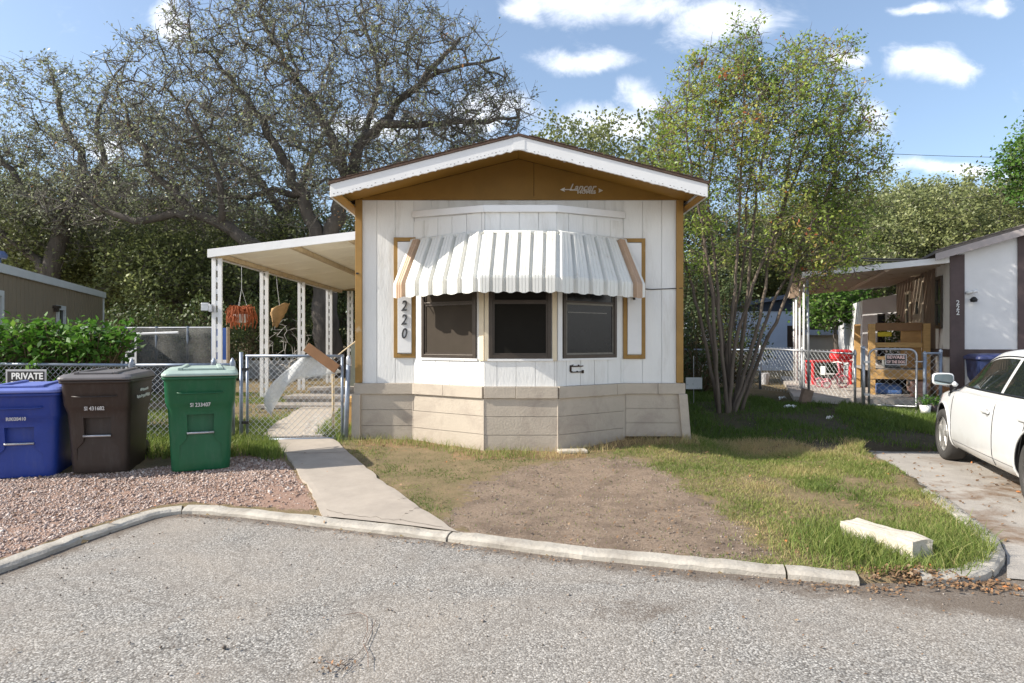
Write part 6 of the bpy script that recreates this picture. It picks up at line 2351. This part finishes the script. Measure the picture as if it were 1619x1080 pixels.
spots = [(f1, W(1450, 560, 27), 0.3, .92, None), (f2, W(1400, 560, 33), 1.0, 1.0, None),
         (f1, W(1590, 560, 30), 2.2, 1.0, 'olive oak above the grey shingle roof of the neighbouring home'),
         (f1, W(1290, 560, 38), 3.5, 1.15, 'olive oak directly behind the multi stem tree'),
         (f2, W(900, 560, 34), 4.2, 1.33, 'tall loose olive oak rising over the white mobile home roof'),
         (f2, W(985, 560, 36), 5.5, 1.24, 'loose olive oak between the roof slope and the multi stem tree'),
         (f1, W(1165, 560, 34), .9, .95, 'lower olive oak behind the stems of the multi stem tree'),
         (f1, W(1720, 560, 28), 4.8, 1.0, 'olive oak mostly beyond the photo edge on the neighbour side'),
         (f2, W(1510, 560, 36), 3.1, .95, 'farthest olive oak seen between two rounder ones'),
         (f1, W(760, 560, 36), 1.9, 1.05, 'olive oak hidden low behind the white mobile home roof')]
for src, p, rz, sc_, lab in spots:
    o = src if lab is None else copy_tree(src)
    if lab: o['label'] = lab
    o.location = (p[0], p[1], .3)
    o.rotation_euler = (0, 0, rz)
    o.scale = (sc_, sc_, sc_)

# --- far wood that closes the view
fwV, fwF, fwT, o_ = [], [], [], 0
cl = []
for k in range(150):
    a = R(-62 + 124 * k / 149)
    dd = rng.uniform(46, 60)
    cl.append(ell((dd * math.sin(a), dd * math.cos(a), rng.uniform(1.5, 4.5)), (3.2, 3.2, rng.uniform(2.2, 4.2)), 330, .55))
P = np.concatenate(cl)
v, f = leaves(P, .55, .7, .3)
fw = mesh_np('far_wood', v, f, FARLEAF, tint=np.clip(rng.normal(.4, .2, len(f)), 0, 1))
tag(fw, 'far mass of olive trees closing the view', None, None, 'stuff')

# --- crape myrtle
Y = 11.2
k_ = Y / F
root = thing('crape_myrtle', 'multi stem crape myrtle turning yellow beside the white mobile home', 'tree', (W(1150, 655, Y)[0], Y, .24))
sk = Skel()
bx, by, bz = W(1150, 652, Y)
stems = [[(1132, 652), (1126, 560), (1117, 470), (1106, 380), (1070, 270), (1045, 190)], [(1140, 655), (1132, 540), (1122, 440), (1100, 330), (1078, 210), (1090, 110)],
         [(1146, 655), (1142, 530), (1138, 430), (1130, 320), (1135, 200), (1150, 90)], [(1152, 655), (1155, 540), (1160, 440), (1165, 320), (1180, 190), (1175, 70)],
         [(1158, 655), (1172, 560), (1182, 470), (1190, 370), (1210, 250), (1240, 140), (1250, 90)], [(1160, 655), (1185, 560), (1205, 480), (1222, 380), (1262, 260), (1300, 160), (1330, 80)],
         [(1165, 655), (1200, 560), (1232, 480), (1262, 405), (1310, 300), (1345, 220), (1370, 165)], [(1148, 655), (1165, 530), (1200, 420), (1235, 340), (1255, 240), (1290, 120)],
         [(1136, 655), (1118, 540), (1098, 440), (1065, 340), (1030, 260)], [(1156, 655), (1150, 560), (1178, 430), (1180, 300), (1215, 160)], [(1150, 655), (1150, 520), (1112, 400), (1110, 300), (1105, 170)],
         [(1168, 655), (1198, 575), (1218, 500), (1240, 440), (1290, 380), (1340, 330)]]
for i, st_ in enumerate(stems):
    yy = Y + rng.uniform(-.30, .30)
    spread_y = rng.uniform(-1.3, 1.3)
    pts = []
    n = len(st_)
    for q, (px, py) in enumerate(st_):
        t = q / (n - 1)
        p = W(px, py, yy + spread_y * t ** 1.5)
        pts.append((p[0] + (rng.normal(0, .05) if 0 < q else rng.normal(0, .03)), p[1], p[2]) + (.029 * (1 - t) ** .8 + .007,))
    A0 = sk.P
    keepP = list(sk.P)
    if i: # separate stems out of the ground, not joined to the first
        s2 = Skel(); s2.limb(pts, .25, .02)
        o_ = len(sk.P)
        sk.P += s2.P; sk.par += [(-1 if a < 0 else a + o_) for a in s2.par]; sk.rmin += s2.rmin
        sk.paths += [[a + o_ for a in pth] for pth in s2.paths]
    else:
        sk.limb(pts, .25, .02)
pts = []
for (c, rx, rz_, n) in [((1150, 220), 120, 105, 270), ((1240, 210), 110, 105, 270), ((1080, 240), 62, 90, 150), ((1320, 250), 68, 110, 190), ((1178, 75), 32, 50, 45), ((1318, 95), 28, 45, 26), ((1130, 130), 60, 50, 90),
                       ((1250, 120), 55, 45, 90), ((1295, 385), 70, 75, 150), ((1200, 350), 110, 75, 130), ((1095, 370), 40, 80, 70), ((1340, 300), 45, 80, 80)]:
    pts.append(ell(W(c[0], c[1], Y), (rx * k_, min(1.7, rx * k_ * 1.2), rz_ * k_), n, .1))
tp, _ = sk.grow(np.concatenate(pts), step=.22, jit=.14, zpen=1.0)


def myr_tint(L, t):
    # older, redder leaves towards the lower right of the crown
    return np.clip(t + .10 * np.sin(L[:, 0] * 2.1 + L[:, 2] * 1.3) , 0, 1)


build_tree(root, sk, tp, 5, .36, 9.0, .060, BARK_MYR, MYRLEAF, spread=.05, r0=.0045, ex=2.2, dead=.42, aspect=.58, tintf=myr_tint)


# --- shrubs and small plants: loose foliage with stems
def shrub(name, label, cat, c, r, nst, nl, lsize, leaf, group=None, shell=.3, base=None, up=.3):
    root = thing(name, label, cat, (c[0], c[1], base if base is not None else gz1(c[0], c[1])), group)
    zb = base if base is not None else gz1(c[0], c[1])
    P = ell(c, r, nst, shell)
    P[:, 2] = np.maximum(P[:, 2], zb + .05)
    B0 = np.c_[c[0] + (P[:, 0] - c[0]) * .25, c[1] + (P[:, 1] - c[1]) * .25, np.full(nst, zb)]
    mid = (B0 + P) / 2 + rng.normal(0, .08, P.shape)
    rr = np.full(nst, .008)
    v1, f1 = frusta(B0, mid, rr * 1.5, rr, 3)
    v2, f2 = frusta(mid, P, rr, rr * .5, 3)
    mesh_np('stems', np.concatenate([v1, v2]), np.concatenate([f1, f2 + len(v1)]), STEM, root)
    idx = rng.integers(0, nst, nst * nl)
    L = P[idx] + rng.normal(0, .13 * max(.6, min(r)), (len(idx), 3))
    L[:, 2] = np.maximum(L[:, 2], zb + .03)
    lv, lf = leaves(L, lsize, .6, up)
    mesh_np('foliage', lv, lf, leaf, root, tint=np.clip(rng.normal(.5, .16, nst)[idx] + rng.normal(0, .13, len(idx)), 0, 1))
    return root


# vine over the fence: arching sprays of large leaves
vc = W(70, 570, 8.75)
VN = thing('leafy_vine', 'bright green leafy vine mounded over the fence at the left', 'vine', (vc[0], 8.7, .18))
cl, st0, st1 = [], [], []
for (px, py, rx, rz_, n) in [(20, 560, 90, 50, 150), (90, 555, 80, 45, 140), (150, 545, 50, 28, 80), (40, 610, 90, 40, 90), (185, 535, 26, 16, 36), (115, 600, 45, 35, 50), (-50, 570, 70, 70, 120), (30, 525, 60, 22, 60), (100, 522, 45, 16, 40), (165, 525, 30, 16, 30)]:
    kk = 8.75 / F
    cl.append(ell(W(px, py, 8.75), (rx * kk, .50, rz_ * kk), n, .35))
P = np.concatenate(cl)
B0 = np.c_[P[:, 0] * .75 + vc[0] * .25, 8.75 + rng.normal(0, .12, len(P)), np.maximum(.2, P[:, 2] - rng.uniform(.25, .8, len(P)))]
v, f = frusta(B0, P, np.full(len(P), .008), np.full(len(P), .004), 3)
mesh_np('stems', v, f, STEM, VN)
keep = rng.random(len(P)) < .8
idx = np.flatnonzero(keep)[rng.integers(0, keep.sum(), len(P) * 6)]
L = P[idx] + rng.normal(0, .065, (len(idx), 3)) - np.c_[0 * idx, 0 * idx, np.abs(rng.normal(0, .05, len(idx)))]
lv, lf = leaves(L, .115, .45, .5)
mesh_np('foliage', lv, lf, VINELEAF, VN, tint=np.clip(rng.normal(.42, .15, len(P))[idx] + rng.normal(0, .14, len(idx)), 0, 1))

SG_ = 'dark shrubs between the homes'
for (px, Yc, h, r, lab) in [(1105, 14.5, 2.0, .8, 'dark shrub right of the mobile home corner behind the paper sign'), (1150, 17.5, 2.9, 1.1, 'big dark shrub behind the crape myrtle stems'),
                            (1072, 18, 3.8, 1.5, 'tall dark shrub close to the mobile home side wall')]:
    x = (px - CX) / F * Yc
    shrub('dark_shrub', lab, 'shrub', (x, Yc, .3 + h * .5), (r, .9, h * .55), int(130 * r * h / 2), 20, .085, UNDERLEAF, SG_)
SG2 = 'dark undergrowth shrubs behind the patio cover'
for (px, Yc, h, r, lab) in [(395, 20.5, 2.6, 1.3, 'dark shrub behind the hanging red basket'), (450, 22.0, 3.0, 1.5, 'dark shrub seen between the middle patio posts'), (250, 19.0, 2.3, 1.6, 'dark shrub just behind the shade cloth fence'), (330, 18.2, 2.5, 1.0, 'dark shrub behind the blue cabinet'), (545, 23.5, 3.0, 1.4, 'dark shrub between huge oak trunk and mobile home'), (190, 20, 2.4, 1.3, 'dark shrub beside the tan trailer end wall')]:
    x = (px - CX) / F * Yc
    shrub('dark_shrub', lab, 'shrub', (x, Yc, .3 + h * .45), (r, 1.0, h * .55), int(110 * r * h / 2), 18, .10, UNDERLEAF, SG2)
# grey bare bush between the patio posts
bb_ = W(455, 545, 16.5)
BBU = thing('bare_bush', 'bare grey twiggy bush between the patio cover posts', 'bush', (bb_[0], 16.5, .36))
sk = Skel()
sk.limb([(bb_[0], 16.5, .3, .05), (bb_[0] + .05, 16.5, .9, .03)], wob=.01)
tp, _ = sk.grow(ell((bb_[0], 16.5, 1.45), (.75, .6, .75), 130, .3), step=.14, jit=.5)
V, Fq = sk.wood(.006)
mesh_np('branches', V, Fq, M('grey_dead_twigs', (.33, .31, .28), .9, .2, 8, 0), BBU)
# small tree behind the porch slab
tr_ = W(1322, 600, 18.5)
root = thing('small_tree', 'small bright green leafy tree behind the porch slab', 'tree', (tr_[0], 18.5, .38))
sk = Skel()
sk.limb([(tr_[0], 18.5, .3, .09), (tr_[0] + .04, 18.5, 1.2, .07), (tr_[0] - .02, 18.5, 1.7, .06)], wob=.02)
pts = np.concatenate([ell(W(px, py, 18.5), (rx * .0185, .9, rz_ * .0185), n, .3) for px, py, rx, rz_, n in ((1325, 490, 45, 28, 90), (1295, 480, 30, 30, 60), (1355, 485, 30, 30, 60), (1320, 455, 40, 24, 70))])
tp, _ = sk.grow(pts, step=.25, jit=.2)
build_tree(root, sk, tp, 3, .38, 7, .115, BARK_OAK, BRIGHTLEAF, spread=.09, r0=.006, aspect=.6)
# spiky plant at its foot
sp0 = W(1308, 566, 18.0)
SPK = thing('spiky_plant', 'dark spiky leaved plant at the foot of the small tree', 'plant', (sp0[0], 18, .38))
mb = MB()
for k in range(46):
    a, e = rng.uniform(0, 2 * math.pi), rng.uniform(.3, 1.4)
    l = rng.uniform(.5, .9)
    q = Vector((math.cos(a) * math.cos(e), math.sin(a) * math.cos(e), math.sin(e)))
    b0 = Vector((sp0[0], 18, .42))
    mb.tube([b0, b0 + q * l * .6 + Vector((0, 0, .1)), b0 + q * l], [.02, .018, .003], 3)
mb.build('blades', UNDERLEAF, SPK)
# tree at the right edge, mostly outside
Y = 17.0
root = thing('leafy_tree', 'leafy green tree reaching in over the neighbouring roof', 'tree', (W(1790, 600, Y)[0], Y + 4, .3))
sk = Skel()
Yt = Y + 4
sk.limb([W(1790, 590, Yt) + (.22,), W(1780, 450, Yt) + (.18,), W(1760, 330, Yt) + (.15,)], wob=.03)
sk.limb([W(1760, 330, Yt) + (.1,), W(1700, 290, Yt) + (.07,), W(1640, 270, Yt) + (.03,)])
sk.limb([W(1760, 330, Yt) + (.1,), W(1740, 260, Yt) + (.07,), W(1700, 200, Yt) + (.03,)])
pts = np.concatenate([ell(W(px, py, Yt), (rx * Yt / F, 1.6, rz_ * Yt / F), n, .3) for px, py, rx, rz_, n in ((1640, 275, 48, 40, 110), (1665, 235, 60, 36, 110), (1720, 220, 90, 80, 200), (1750, 320, 90, 60, 150), (1622, 245, 24, 16, 24))])
tp, _ = sk.grow(pts, step=.35, jit=.2)
build_tree(root, sk, tp, 4, .45, 7, .13, BARK_OAK, BRIGHTLEAF, spread=.12, r0=.007, aspect=.6)
# potted plant foliage on the deck, plants by the neighbour's gate
P = ell((pz.x, pz.y, pz.z + .72), (.17, .17, .48), 60, .2)
lv, lf = leaves(P[rng.integers(0, 60, 700)] + rng.normal(0, .05, (700, 3)), .07, .5, .3)
mesh_np('foliage', lv, lf, UNDERLEAF, CT, tint=np.clip(rng.normal(.4, .2, 700), 0, 1))
for (px, Yp, h, lab) in ((1463, 11.05, .16, 'leafy potted plant at the foot of the dark latch post'), (1478, 11.1, .12, 'lower leafy plant in front of the peeling white wall')):
    x = fp(px, Yp)
    z = gz1(x, Yp)
    t = thing('potted_plant', lab, 'plant', (x, Yp, z))
    MB().lathe([(.02, 0), (.07, 0), (.09, .16), (.08, .16), (.07, .12)], (x, Yp, z), n=12).build('pot', WHITE_PLAIN if px < 1470 else RBROWN, t, smooth=True)
    P = ell((x, Yp, z + .16 + h * .5), (.10, .10, h * .6), 30, .2)
    lv, lf = leaves(P[rng.integers(0, 30, 160)] + rng.normal(0, .03, (160, 3)), .045, .5, .5)
    mesh_np('foliage', lv, lf, VINELEAF, t, tint=np.clip(rng.normal(.4, .2, 160), 0, 1))

# ------------------------------------------------------------------ grass, gravel, leaf litter
GRASS = leafmat('grass_blade', [(0, (.085, .14, .025, 1)), (.35, (.17, .235, .05, 1)), (.6, (.28, .30, .09, 1)), (.8, (.42, .37, .17, 1)), (1, (.52, .39, .20, 1))], .4, .6)


def vnoise(x, y, s, seed=0):
    """Cheap smooth value noise."""
    r2 = np.random.default_rng(seed)
    Tn = r2.random((64, 64))
    X, Y_ = x * s, y * s
    i, j = np.floor(X).astype(int), np.floor(Y_).astype(int)
    fx_, fy_ = X - i, Y_ - j
    fx_, fy_ = fx_ * fx_ * (3 - 2 * fx_), fy_ * fy_ * (3 - 2 * fy_)
    g = lambda a, b: Tn[a % 64, b % 64]
    return (g(i, j) * (1 - fx_) + g(i + 1, j) * fx_) * (1 - fy_) + (g(i, j + 1) * (1 - fx_) + g(i + 1, j + 1) * fx_) * fy_


GV, GQ_, GT_ = [], [], []
goff = 0


def grass(x, y, h, w, tint, lean=.5, zoff=0.0):
    global goff
    n = len(x)
    if not n: return
    z = gz(x, y) - .01 + zoff
    a = rng.uniform(0, 2 * np.pi, n)
    dx, dy = np.cos(a), np.sin(a)
    b = rng.uniform(0, 2 * np.pi, n)
    ln = lean * h * rng.uniform(.1, 1.3, n)
    lx_, ly_ = np.cos(b) * ln, np.sin(b) * ln
    p0 = np.c_[x - dx * w, y - dy * w, z]
    p1 = np.c_[x + dx * w, y + dy * w, z]
    m0 = np.c_[x - dx * w * .8 + lx_ * .35, y - dy * w * .8 + ly_ * .35, z + h * .6]
    m1 = np.c_[x + dx * w * .8 + lx_ * .35, y + dy * w * .8 + ly_ * .35, z + h * .6]
    t0 = np.c_[x + lx_, y + ly_, z + h]
    t1 = np.c_[x + lx_ + dx * w * .15, y + ly_ + dy * w * .15, z + h]
    v = np.stack([p0, p1, m1, m0, t1, t0], 1).reshape(-1, 3)
    k = (np.arange(n) * 6)[:, None]
    f = np.concatenate([k + np.array([[0, 1, 2, 3]]), k + np.array([[3, 2, 4, 5]])], 1).reshape(-1, 4)
    GV.append(v); GQ_.append(f + goff); goff += len(v)
    GT_.append(np.repeat(np.clip(tint, 0, 1), 2))


def scatter(n, x0, x1, y0, y1):
    return rng.uniform(x0, x1, n), rng.uniform(y0, y1, n)


def clear(x, y):
    return in_poly(x, y, LOT) & ~in_poly(x, y, PATH) & ~in_poly(x, y, HOUSE)


KPOLY = np.array(KL[2:] + GAP + KR)
# front lawn
x, y = scatter(300000, -2.2, 4.8, 4.0, 8.75)
ok = clear(x, y) & (dist_poly(x, y, KPOLY) > .05) & ~in_poly(x, y, GRAV)
x, y = x[ok], y[ok]
wob = .34 * (vnoise(x, y, 2.6, 21) - .5) + .2 * (vnoise(x, y, 7.0, 22) - .5)
dd = in_poly(x + rng.normal(0, .07, len(x)) + wob, y + rng.normal(0, .06, len(x)) + wob, DIRT)
right = sstep((x - .6) / 1.4)
patch = vnoise(x, y, 1.1, 1) * .6 + vnoise(x, y, 3.7, 2) * .4
dens = np.where(dd, .006, .10 + .60 * right) * np.clip((patch - .40 + .24 * right) * 3.4, .02, 1)
gl_strip = np.exp(-((dist_poly(x, y, np.array(gpoly([(560, 720), (640, 735), (720, 745), (800, 722), (840, 715)]))) / .33) ** 2)) + np.exp(-((dist_poly(x, y, np.array(gpoly([(600, 755), (660, 790), (705, 808)]))) / .24) ** 2))
dens = np.maximum(dens, np.where(dd, .02, .8 * np.clip(gl_strip, 0, 1) * np.clip((patch - .25) * 3, .1, 1)))
house_strip = (np.abs(y - np.interp(x, [-2.1, -1.3, -.35, .55, 1.5, 2.3], [8.25, 8.25, 7.55, 7.55, 8.25, 8.25])) < .28) & (x < 2.4)
dens = np.where(house_strip, np.maximum(dens * .35, .16), dens)
ok = rng.random(len(x)) < dens
x, y, right, patch, hs = x[ok], y[ok], right[ok], patch[ok], house_strip[ok]
tuft = vnoise(x, y, 2.3, 5)
h = (.013 + .016 * tuft + .010 * right + .03 * np.clip((x - 2.0) / 1.5, 0, 1) * tuft) * rng.uniform(.6, 1.4, len(x))
back = np.clip((y - 7.4) / .8, 0, 1) * (x > .9)
h = h * (1 + .6 * back)
h = np.where(hs, rng.uniform(.03, .12, len(x)), h)
tint = .385 + .75 * (vnoise(x, y, 1.6, 9) - .5) + .25 * back + rng.normal(0, .17, len(x)) + np.where(hs, .38, 0) + .10 * right
grass(x, y, h, rng.uniform(.0018, .0034, len(x)), tint, .9)
# longer grass round the stone and along the gap in the kerb
mid = (q0 + q1) / 2
x, y = rng.normal(mid.x, .30, 5200), rng.normal(mid.y - .02, .26, 5200)
ok = clear(x, y) & (dist_poly(x, y, KPOLY) > .04)
ca_, sa_ = math.cos(-ang), math.sin(-ang)
ux, uy = (x - mid.x) * ca_ - (y - mid.y) * sa_, (x - mid.x) * sa_ + (y - mid.y) * ca_
ok &= ~((np.abs(ux) < ln / 2) & (np.abs(uy - .03) < .09))
x, y = x[ok], y[ok]
grass(x, y, rng.uniform(.05, .14, len(x)), rng.uniform(.002, .0035, len(x)), .36 + rng.normal(0, .17, len(x)), .8)
x, y = rng.normal(3.1, .22, 3000), rng.normal(4.45, .28, 3000)
ok = clear(x, y) & (dist_poly(x, y, KPOLY) > .05)
grass(x[ok], y[ok], rng.uniform(.05, .15, ok.sum()), np.full(ok.sum(), .003), .42 + rng.normal(0, .17, ok.sum()), .8)
# shaded lawn right of the home, strip by the neighbour's gate
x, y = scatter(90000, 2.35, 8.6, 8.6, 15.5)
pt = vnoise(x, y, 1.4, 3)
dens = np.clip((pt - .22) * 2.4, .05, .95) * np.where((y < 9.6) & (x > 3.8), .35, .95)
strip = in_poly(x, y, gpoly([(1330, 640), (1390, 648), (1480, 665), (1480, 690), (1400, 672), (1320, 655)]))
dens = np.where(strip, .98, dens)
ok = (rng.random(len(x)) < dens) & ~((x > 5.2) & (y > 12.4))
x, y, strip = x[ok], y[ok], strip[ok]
grass(x, y, np.where(strip, .11, .075) * rng.uniform(.5, 1.3, len(x)), rng.uniform(.004, .007, len(x)), np.where(strip, .22, .06) + rng.normal(0, .08, len(x)), .7)  # shade painted into the blade tint, the sunlit strip kept lighter
# bright grass behind the bins and the gate
x, y = scatter(75000, -9, -2.2, 7.25, 14)
pt = vnoise(x, y, 1.2, 4)
dens = np.clip((pt - .25) * 2.4, .05, 1) * np.where(y < 9.5, 1, .55)
dens = np.where(in_poly(x, y, GRAV), 0, dens)
ok = (rng.random(len(x)) < dens) & clear(x, y)
x, y = x[ok], y[ok]
grass(x, y, np.where(y < 9.5, .13, .08) * rng.uniform(.4, 1.4, len(x)), rng.uniform(.004, .007, len(x)), .34 + .25 * (vnoise(x, y, 2, 8) - .5) + rng.normal(0, .13, len(x)), .7)
# thicker edge of grass at the path by the gate
eg = np.array(gpoly([(400, 702), (425, 712), (446, 724)]))
x, y = rng.uniform(-4.0, -2.7, 3500), rng.uniform(7.2, 8.3, 3500)
ok = (dist_poly(x, y, eg) < .22) & clear(x, y)
grass(x[ok], y[ok], rng.uniform(.05, .14, ok.sum()), np.full(ok.sum(), .004), .25 + rng.normal(0, .12, ok.sum()), .7)
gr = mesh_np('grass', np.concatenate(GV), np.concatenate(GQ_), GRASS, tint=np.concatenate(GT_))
tag(gr, 'green and straw coloured grass of the yards', None, None, 'stuff')


# gravel and small stones
def stones(name, label, x, y, size, mat, lift=.3, z=None):
    n = len(x)
    z = gz(x, y) if z is None else z
    base = np.array([(1, 0, 0), (0, 1, 0), (-1, 0, 0), (0, -1, 0), (0, 0, 1), (0, 0, -1)], float)
    F8 = np.array([(0, 1, 4), (1, 2, 4), (2, 3, 4), (3, 0, 4), (1, 0, 5), (2, 1, 5), (3, 2, 5), (0, 3, 5)])
    sc_ = size[:, None, None] * rng.uniform(.55, 1.15, (n, 1, 3)) * np.array([1, 1, .75])
    v = base[None] * sc_ * rng.uniform(.75, 1.25, (n, 6, 1))
    a, b = rng.uniform(0, 2 * np.pi, n), rng.uniform(-.9, .9, n)
    c, s = np.cos(a), np.sin(a)
    Rz = np.stack([np.stack([c, -s, 0 * c], -1), np.stack([s, c, 0 * c], -1), np.stack([0 * c, 0 * c, 1 + 0 * c], -1)], 1)
    c, s = np.cos(b), np.sin(b)
    Rx = np.stack([np.stack([1 + 0 * c, 0 * c, 0 * c], -1), np.stack([0 * c, c, -s], -1), np.stack([0 * c, s, c], -1)], 1)
    v = np.einsum('nij,nkj->nki', np.einsum('nij,njk->nik', Rz, Rx), v)
    v += np.c_[x, y, z + size * lift][:, None, :]
    f = (np.arange(n) * 6)[:, None, None] + F8[None]
    o = mesh_np(name, v, f, mat, k=3, tint=np.repeat(np.clip(rng.normal(.5, .22, n), 0, 1), 8))
    return tag(o, label, None, None, 'stuff')


def stonemat(name, stops):
    m, nt, bs, out = newmat(name)
    at = nd(nt, 'ShaderNodeAttribute', attribute_name='tint')
    c = ramp(nt, at.outputs['Fac'], stops)
    tc = nd(nt, 'ShaderNodeTexCoord')
    c = mixc(nt, ramp(nt, noise(nt, tc.outputs['Object'], 120, 3, .6), [(.4, (0, 0, 0, 1)), (.7, (.4, .4, .4, 1))]), c, (.30, .25, .22, 1))
    nt.links.new(c, bs.inputs['Base Color'])
    bs.inputs['Roughness'].default_value = .9
    return m


x, y = scatter(80000, -7.2, -1.6, 2.6, 7.4)
vis = (x / y > -.86)
ok = in_poly(x, y, GRAV) & ~in_poly(x, y, PATH) & vis & (dist_poly(x, y, KPOLY) > .07)
# bare reddish earth near the path where stones thin out
thin = np.exp(-((x + 2.0) / .7) ** 2 - ((y - 5.7) / .6) ** 2)
ok &= rng.random(len(x)) > thin * .93
x, y = x[ok], y[ok]
stones('gravel', 'pink crushed gravel between kerb and bins', x, y, rng.uniform(.005, .0145, len(x)) * (1 + .9 * (rng.random(len(x)) < .08)), stonemat('pink_gravel', [(0, (.14, .09, .072, 1)), (.3, (.33, .235, .195, 1)), (.65, (.47, .375, .325, 1)), (1, (.66, .59, .54, 1))]))
px_, py_ = [], []
pg = gpoly([(478, 690), (485, 672), (500, 655), (530, 652), (532, 692)])
x, y = scatter(6000, -3.6, -2.2, 8.2, 10.6)
ok = in_poly(x, y, pg)
stones('pale_pebbles', 'pale grey pebbles beside the path behind the gate', x[ok], y[ok], rng.uniform(.015, .04, ok.sum()), stonemat('grey_pebble', [(0, (.20, .19, .18, 1)), (.5, (.38, .36, .34, 1)), (1, (.55, .53, .5, 1))]))
# loose chips and crumbs on the street, dirt patch and driveway
x, y = scatter(5200, -4, 5, 2.5, 5.6)
dk_ = dist_poly(x, y, KPOLY)
ok = ~in_poly(x, y, LOT) & (rng.random(len(x)) < (.18 + .82 * np.exp(-dk_ / .22)))
x, y = x[ok], y[ok]
stones('street_crumbs', 'loose stone chips and crumbs on the street along the kerb', x, y, rng.uniform(.003, .009, len(x)) * (1 + .8 * (rng.random(len(x)) < .05)), stonemat('crumb', [(0, (.05, .04, .03, 1)), (.5, (.20, .16, .13, 1)), (1, (.42, .39, .35, 1))]), z=np.zeros(len(x)) - .004)
x, y = scatter(5200, -.9, 2.4, 4.2, 8.2)
ok = in_poly(x, y, DIRT)
x, y = x[ok], y[ok]
stones('dirt_crumbs', 'clods and pebbles on the bare dirt patch', x, y, rng.uniform(.003, .011, len(x)), stonemat('clod', [(0, (.08, .06, .045, 1)), (.6, (.24, .19, .15, 1)), (1, (.45, .41, .36, 1))]))

# fallen leaves
DEADLEAF = leafmat('dead_leaf', [(0, (.06, .038, .024, 1)), (.4, (.15, .09, .05, 1)), (.75, (.25, .15, .08, 1)), (.92, (.34, .25, .16, 1)), (1, (.42, .17, .06, 1))], .15, .7)
LP, LS = [], []


def litter(x, y, z, s):
    LP.append(np.c_[x, y, z]); LS.append(s)


pl0 = G(1445, 918)
n = 900
x, y = rng.normal(2.62, .24, n), rng.normal(3.97, .075, n)
y = y - .20 * (x - 2.62)
inl = in_poly(x, y, LOT)
litter(x, y, np.where(inl, gz(x, y), 0) + rng.uniform(.005, .05, n) * np.exp(-((x - 2.6) / .25) ** 2), rng.uniform(.010, .030, n))
n = 420                                           # along the kerb
t = rng.integers(4, len(KPOLY) - 9, n)
kx = KPOLY[t] + (KPOLY[t + 1] - KPOLY[t]) * rng.random((n, 1))
x, y = kx[:, 0] + rng.normal(0, .05, n), kx[:, 1] - .06 - np.abs(rng.normal(0, .07, n))
litter(x, y, np.full(n, .006), rng.uniform(.008, .022, n))
x, y = scatter(260, -3.8, 4.5, 2.4, 5.2)         # scattered on the street
ok = ~in_poly(x, y, LOT)
litter(x[ok], y[ok], np.full(ok.sum(), .006), rng.uniform(.007, .02, ok.sum()))
x, y = scatter(1100, -1.9, 4.4, 4.3, 8.3)
ok = clear(x, y) & ~in_poly(x, y, GRAV)
pt = vnoise(x, y, 1.7, 6)
ok &= rng.random(len(x)) < np.clip((pt - .2) * 1.6, .1, 1)
litter(x[ok], y[ok], gz(x[ok], y[ok]) + .012 + .035 * rng.random(ok.sum()), rng.uniform(.01, .03, ok.sum()))
x, y = scatter(500, 3.2, 6.6, 4.6, 10.5)
litter(x, y, np.where(in_poly(x, y, LOT), gz(x, y), .006) + .008, rng.uniform(.015, .04, len(x)))
x, y = scatter(700, -5.2, -1.5, 5.0, 10.5)
ok = in_poly(x, y, LOT)
litter(x[ok], y[ok], gz(x[ok], y[ok]) + .02, rng.uniform(.015, .04, ok.sum()))
P, s_ = np.concatenate(LP), np.concatenate(LS)
lv, lf = leaves(P, s_ if False else 1.0, .6, 1.4, 0.0)
lv = (lv.reshape(-1, 4, 3) - P[:, None, :]) * s_[:, None, None] * 1.3 + P[:, None, :]
lt = mesh_np('leaf_litter', lv, lf, DEADLEAF, tint=np.clip(rng.normal(.5, .25, len(P)), 0, 1))
tag(lt, 'fallen brown leaves on street, kerb and yard', None, None, 'stuff')
# dry twigs on the street
tw = thing('dry_twigs', 'tangle of dry reddish twigs lying on the street', 'twigs', (-.76, 2.95, 0))
mb = MB()
zz = .008
def gs(px, py): return px2xy(px, py, .01)
for pts in ([(541, 973), (570, 968), (582, 975), (581, 998), (572, 1015)], [(593, 980), (588, 1000), (576, 1022), (560, 1040), (540, 1060)], [(575, 1018), (582, 1035), (584, 1055)], [(560, 1035), (545, 1050), (530, 1052), (515, 1045)], [(520, 1062), (545, 1045), (552, 1040)], [(530, 1066), (548, 1048)]):
    P = [gs(*p) for p in pts]
    mb.tube([(p[0] + rng.normal(0, .004), p[1], .008 + abs(rng.normal(0, .003))) for p in P], .0015, 4)
mb.build('twig', M('red_brown_twig', (.17, .10, .07), .9, .2, 9, 0), tw)
n = 24
x, y = rng.normal(gs(530, 1050)[0], .05, n), rng.normal(gs(530, 1050)[1], .05, n)
lv, lf = leaves(np.c_[x, y, np.full(n, .01)], .022, .5, .8)
mesh_np('dry_leaves', lv, lf, DEADLEAF, tw, tint=rng.random(n))
